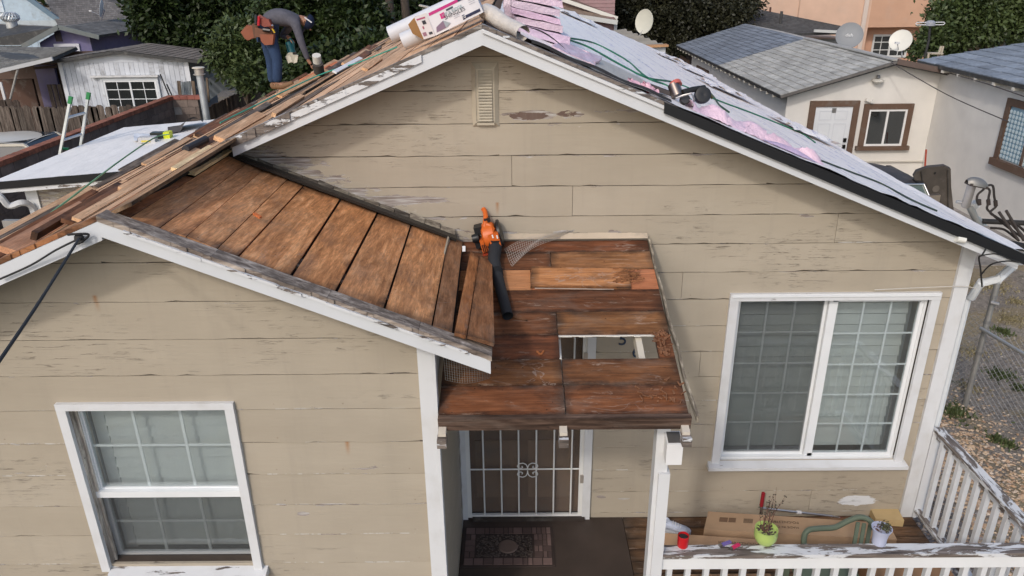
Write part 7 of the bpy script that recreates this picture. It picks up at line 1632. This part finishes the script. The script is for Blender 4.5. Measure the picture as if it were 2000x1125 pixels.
tree('leafy_tree', (at(1935, 100, 22).x, 20, GZ), blobs([(1850, 30, 26), (1900, 10, 32), (1960, 20, 34), (1880, 60, 26), (1930, 50, 28), (1985, 50, 24), (1830, 70, 20), (1850, 95, 18), (2010, 10, 35), (1900, 85, 16), (1800, 95, 12)], 20, .8, 0, 11), 34000, .15, LEAFR, 'broad-leaved green tree with bare twigs at the top right', trunkr=.15, seed=12, barkc=(.22, .17, .12))
tree('backdrop_tree', (at(0, 100, 45).x, 50, GZ), [((at(px, -40, 48).x, 48, 3.0), 5.5) for px in range(-300, 700, 160)], 14000, .5, LEAFD, 'row of dark far trees behind the pale blue house', trunkr=.4, seed=14, clump=1.0)
tree('backdrop_tree', (at(1000, 100, 45).x, 50, GZ), [((at(px, -40, 48).x, 46, 3.0), 5.5) for px in range(640, 1500, 160)], 14000, .5, LEAFD, 'row of dark far trees behind the ridge of the house', trunkr=.4, seed=15, clump=1.0)
tree('backdrop_tree', (at(1900, 100, 45).x, 50, GZ), [((at(px, -40, 40).x, 40, 3.0), 5.5) for px in range(1750, 2300, 130)], 12000, .45, LEAFD, 'row of dark far trees behind the right houses', trunkr=.4, seed=16, clump=1.0)
tree('bush', (at(735, 150, 12).x, 14, GZ), blobs([(640, 120, 28), (690, 110, 26), (730, 95, 22), (600, 150, 28), (560, 170, 28)], 13.8, .3, 0, 17), 10000, .15, LEAFD, 'dark shrubbery just beyond the left eave', 'bush', .08, seed=18)
# ================================================================== the roofer
def skin(name, J, E, mat, col, parent, sub=2):
    me = bpy.data.meshes.new(name); ids = {k: i for i, k in enumerate(J)}
    org = V(next(iter(J.values()))[0]); me.from_pydata([V(p) - org for p, r in J.values()], [(ids[a], ids[b]) for a, b in E], []); me.update()
    o = bpy.data.objects.new(name, me); COL.objects.link(o); md = o.modifiers.new('skin', 'SKIN'); md.use_smooth_shade = True
    for i, (p, r) in enumerate(J.values()):
        sv = me.skin_vertices[0].data[i]; sv.radius = (r, r) if not isinstance(r, tuple) else r; sv.use_root = (i == 0)
    s2 = o.modifiers.new('sub', 'SUBSURF'); s2.levels = s2.render_levels = sub
    dg = bpy.context.evaluated_depsgraph_get(); nm = bpy.data.meshes.new_from_object(o.evaluated_get(dg)); nm.polygons.foreach_set('use_smooth', [True] * len(nm.polygons))
    bpy.data.objects.remove(o); o = bpy.data.objects.new(name, nm); COL.objects.link(o); nm.materials.clear(); nm.materials.append(mat); o.matrix_basis = Matrix.Translation(org); setpar(o, parent); o.color = (*col, 1); return o
WY = 6.6
q = lambda px, py, dy=0: at(px, py, WY + dy)
pe_ = empty('person', q(545, 172), 'roofer bending over in grey long-sleeved shirt, jeans, navy cap and tool belt', 'person')
SK = (.30, .15, .09); SH_ = (.10, .10, .12); JE = (.035, .06, .12)
B_ = {'pel': (q(519, 52), .13), 'sp1': (q(530, 36), .12), 'sp2': (q(548, 32), .13), 'ch': (q(566, 36), .13), 'nk': (q(583, 37), .06), 'hd0': (q(592, 39), .075), 'hd1': (q(600, 44), .09), 'hd2': (q(603, 52), .065),
      'sr': (q(577, 45, -.18), .065), 'er': (q(588, 82, -.22), .042), 'wr': (q(602, 118, -.2), .027), 'hr': (q(608, 126, -.2), .028),
      'sl': (q(572, 44, .18), .06), 'el': (q(550, 72, .26), .04), 'wl': (q(563, 72, .16), .027), 'hl': (q(568, 76, .14), .03),
      'hipr': (q(524, 64, -.1), .095), 'kr': (q(542, 118, -.12), .062), 'ar': (q(541, 163, -.12), .04), 'tr': (q(560, 168, -.13), .035),
      'hipl': (q(518, 64, .1), .095), 'kl': (q(529, 119, .1), .062), 'al': (q(533, 163, .1), .04), 'tl': (q(548, 168, .1), .035)}
BE = [('pel', 'sp1'), ('sp1', 'sp2'), ('sp2', 'ch'), ('ch', 'nk'), ('nk', 'hd0'), ('hd0', 'hd1'), ('hd1', 'hd2'), ('ch', 'sr'), ('sr', 'er'), ('er', 'wr'), ('wr', 'hr'), ('ch', 'sl'), ('sl', 'el'), ('el', 'wl'), ('wl', 'hl'), ('pel', 'hipr'), ('hipr', 'kr'), ('kr', 'ar'), ('ar', 'tr'), ('pel', 'hipl'), ('hipl', 'kl'), ('kl', 'al'), ('al', 'tl')]
skin('body', B_, BE, SKINM, SK, pe_)
def sel(keys, f): return {k: (B_[k][0], B_[k][1] * f.get(k, f['*'])) for k in keys}
sk = ['pel', 'sp1', 'sp2', 'ch', 'nk', 'sr', 'er', 'wr', 'sl', 'el', 'wl']; f = {'*': 1.18, 'nk': 1.15, 'pel': 1.1, 'wr': 1.45, 'wl': 1.45, 'er': 1.35, 'el': 1.35}
skin('shirt', sel(sk, f), [e for e in BE if e[0] in sk and e[1] in sk], FABRIC, SH_, pe_)
sk = ['pel', 'hipr', 'kr', 'ar', 'hipl', 'kl', 'al']; f = {'*': 1.22, 'ar': 1.9, 'al': 1.9, 'pel': 1.18, 'kr': 1.3, 'kl': 1.3}
skin('jeans', sel(sk, f), [e for e in BE if e[0] in sk and e[1] in sk], FABRIC, JE, pe_)
for s, dy in (('r', -.12), ('l', .1)):
    px = 0 if s == 'r' else -10
    skin('boot', {'a': (q(541 + px, 160, dy), .055), 'h': (q(543 + px, 170, dy), .055), 'b': (q(558 + px, 167, dy), .05), 't': (q(574 + px, 161, dy), .038)}, [('a', 'h'), ('h', 'b'), ('b', 't')], RUBBER, (.20, .11, .055), pe_)
for s, root in (('r', q(609, 127, -.2)), ('l', q(569, 77, .14))):
    for k in range(4):
        o_ = V((.012 + k * .002, -.03 + k * .02, 0)) if s == 'r' else V((.0, -.03 + k * .02, -.0)); b = root + o_
        d1_, d2_ = (V((.03, 0, -.035)), V((.005, 0, -.03 - .006 * (k in (1, 2)))))
        skin('finger', {'a': (b, .010), 'b': (b + d1_, .009), 'c': (b + d1_ + d2_, .007)}, [('a', 'b'), ('b', 'c')], SKINM, SK, pe_, 1)
    skin('thumb', {'a': (root + V((-.01, -.03, .0)), .011), 'b': (root + V((.01, -.055, -.03)), .010), 'c': (root + V((.025, -.05, -.055)), .008)}, [('a', 'b'), ('b', 'c')], SKINM, SK, pe_, 1)
# cap over the head, ear, nose
hc_ = q(600, 42); hx_ = (q(606, 60) - q(592, 30)).normalized()
hR = Matrix.Rotation(rad(115), 3, 'Y')
def capf(u, v): a = u * 6.2832; b = v * 1.55; return hc_ + hR @ V((math.cos(a) * math.cos(b) * .118, math.sin(a) * math.cos(b) * .098, math.sin(b) * .105 + .0))
cp_ = MB().grid(capf, 20, 8).build('cap', FABRIC, pe_, (.02, .03, .065), smooth=True)
br = [hc_ + hR @ V((.07, -.08, .0)), hc_ + hR @ V((.07, .08, .0)), hc_ + hR @ V((.20, .05, -.03)), hc_ + hR @ V((.20, -.05, -.03))]
m = MB(); m.poly(br, hR @ V((0, 0, .012))); m.build('cap_brim', FABRIC, pe_, (.02, .03, .06)); MB().bar(q(595, 34, -.12), q(609, 44, -.12), .02, .016).build('cap_stripe', FABRIC, pe_, (.65, .65, .65))
skin('ear', {'a': (q(593, 40, -.09), .016), 'b': (q(594, 46, -.09), .010)}, [('a', 'b')], SKINM, (.34, .17, .10), pe_, 1)
skin('nose', {'a': (q(604, 56, 0), .018), 'b': (q(608, 59, 0), .012)}, [('a', 'b')], SKINM, SK, pe_, 1)
# tool belt
LE = (.26, .085, .045)
ga_, gb_ = q(508, 35), q(532, 62); MB().tube([q(507, 33, -.1), q(520, 40, -.19), q(532, 56, -.16)], .035, 8).build('belt', RUBBER, pe_, (.22, .07, .05), smooth=True)
def pouch(pts, dy, name='tool_pouch', col=LE): P = [q(px, py, dy) for px, py in pts]; m = MB(); m.poly(P, (0, -.10, 0)); return m.build(name, RUBBER, pe_, col)
pouch([(511, 66), (538, 66), (536, 86), (521, 87), (514, 80)], -.16); pouch([(502, 52), (534, 62), (536, 68), (512, 72), (502, 70)], -.15, col=(.16, .07, .04)); pouch([(474, 62), (486, 48), (498, 50), (500, 72), (488, 78), (482, 74)], .06); pouch([(496, 46), (506, 42), (512, 70), (500, 74)], -.10, col=(.12, .06, .035)); pouch([(508, 34), (528, 37), (534, 50), (520, 52), (510, 46)], -.14, col=(.26, .07, .05))
MB().tube([q(506, 32, -.26), q(505, 50, -.27)], .020, 8).build('red_tool', PLASTIC, pe_, (.45, .01, .02)); MB().tube([q(500, 29, -.2), q(500, 48, -.24)], .022, 8).build('dark_tool', PLASTIC, pe_, (.02, .02, .02)); MB().bar(q(532, 56, -.27), q(537, 64, -.27), .03, .02).build('yellow_tool', PLASTIC, pe_, (.5, .33, .02)); MB().lathe([(0, -.02), (.02, 0), (0, .02)], q(532, 50, -.26), 8).build('buckle', METAL, pe_, (.8, .8, .8)); MB().tube([q(514, 58, -.28), q(528, 60, -.28)], .03, 8).build('hammer_head', METAL, pe_, (.05, .05, .05))
# teal circular saw hanging from the hand
t = empty('power_saw', q(567, 95, .1), 'teal cordless saw with pale guard held by the bending roofer', 'power tool')
MB().tube([q(563, 82, .1), q(570, 103, .08)], [.05, .062], 14).build('motor', PLASTIC, t, (.01, .10, .12), smooth=True); MB().tube([q(566, 76, .12), q(573, 84, .1), q(574, 100, .1)], .022, 10).build('handle', PLASTIC, t, (.01, .08, .09)); MB().tube([q(568, 76, .13), q(560, 84, .13)], .018, 8).build('grip', RUBBER, t, (.02, .02, .02))
MB().lathe([(0, -.012), (.075, -.012), (.078, 0), (.075, .012), (0, .012)], q(569, 112, .02), 24, Matrix.Rotation(rad(90), 3, 'X')).build('blade_guard', METAL, t, (.55, .55, .52)); m = MB(); m.poly([q(557, 110, .0), q(563, 124, .0), q(571, 120, .0), q(566, 108, .0)], (0, .02, 0)).poly([q(578, 106, .0), q(582, 108, .0), q(580, 122, .0), q(573, 124, .0)], (0, .02, 0)); m.build('shoe_plate', METAL, t, (.7, .7, .68)); MB().tube([q(572, 104, -.03), q(579, 104, -.03)], .02, 8).build('knob', RUBBER, t, (.02, .02, .02))

# dedupe labels of look-alike strips by distance from the front
dd_ = {}
for o in scene.objects:
    if o.name.startswith(('wood_strip', 'weed_clump')): dd_.setdefault(o['label'], []).append(o)
for lb_, os_ in dd_.items():
    if len(os_) > 1:
        os_.sort(key=lambda o: wm(o).translation.y)
        for o, suf in zip(os_, (['nearer', 'farther'] if len(os_) == 2 else ['nearest', 'middle', 'farthest'] + ['farthest'] * 9)): o['label'] = lb_ + ', ' + suf
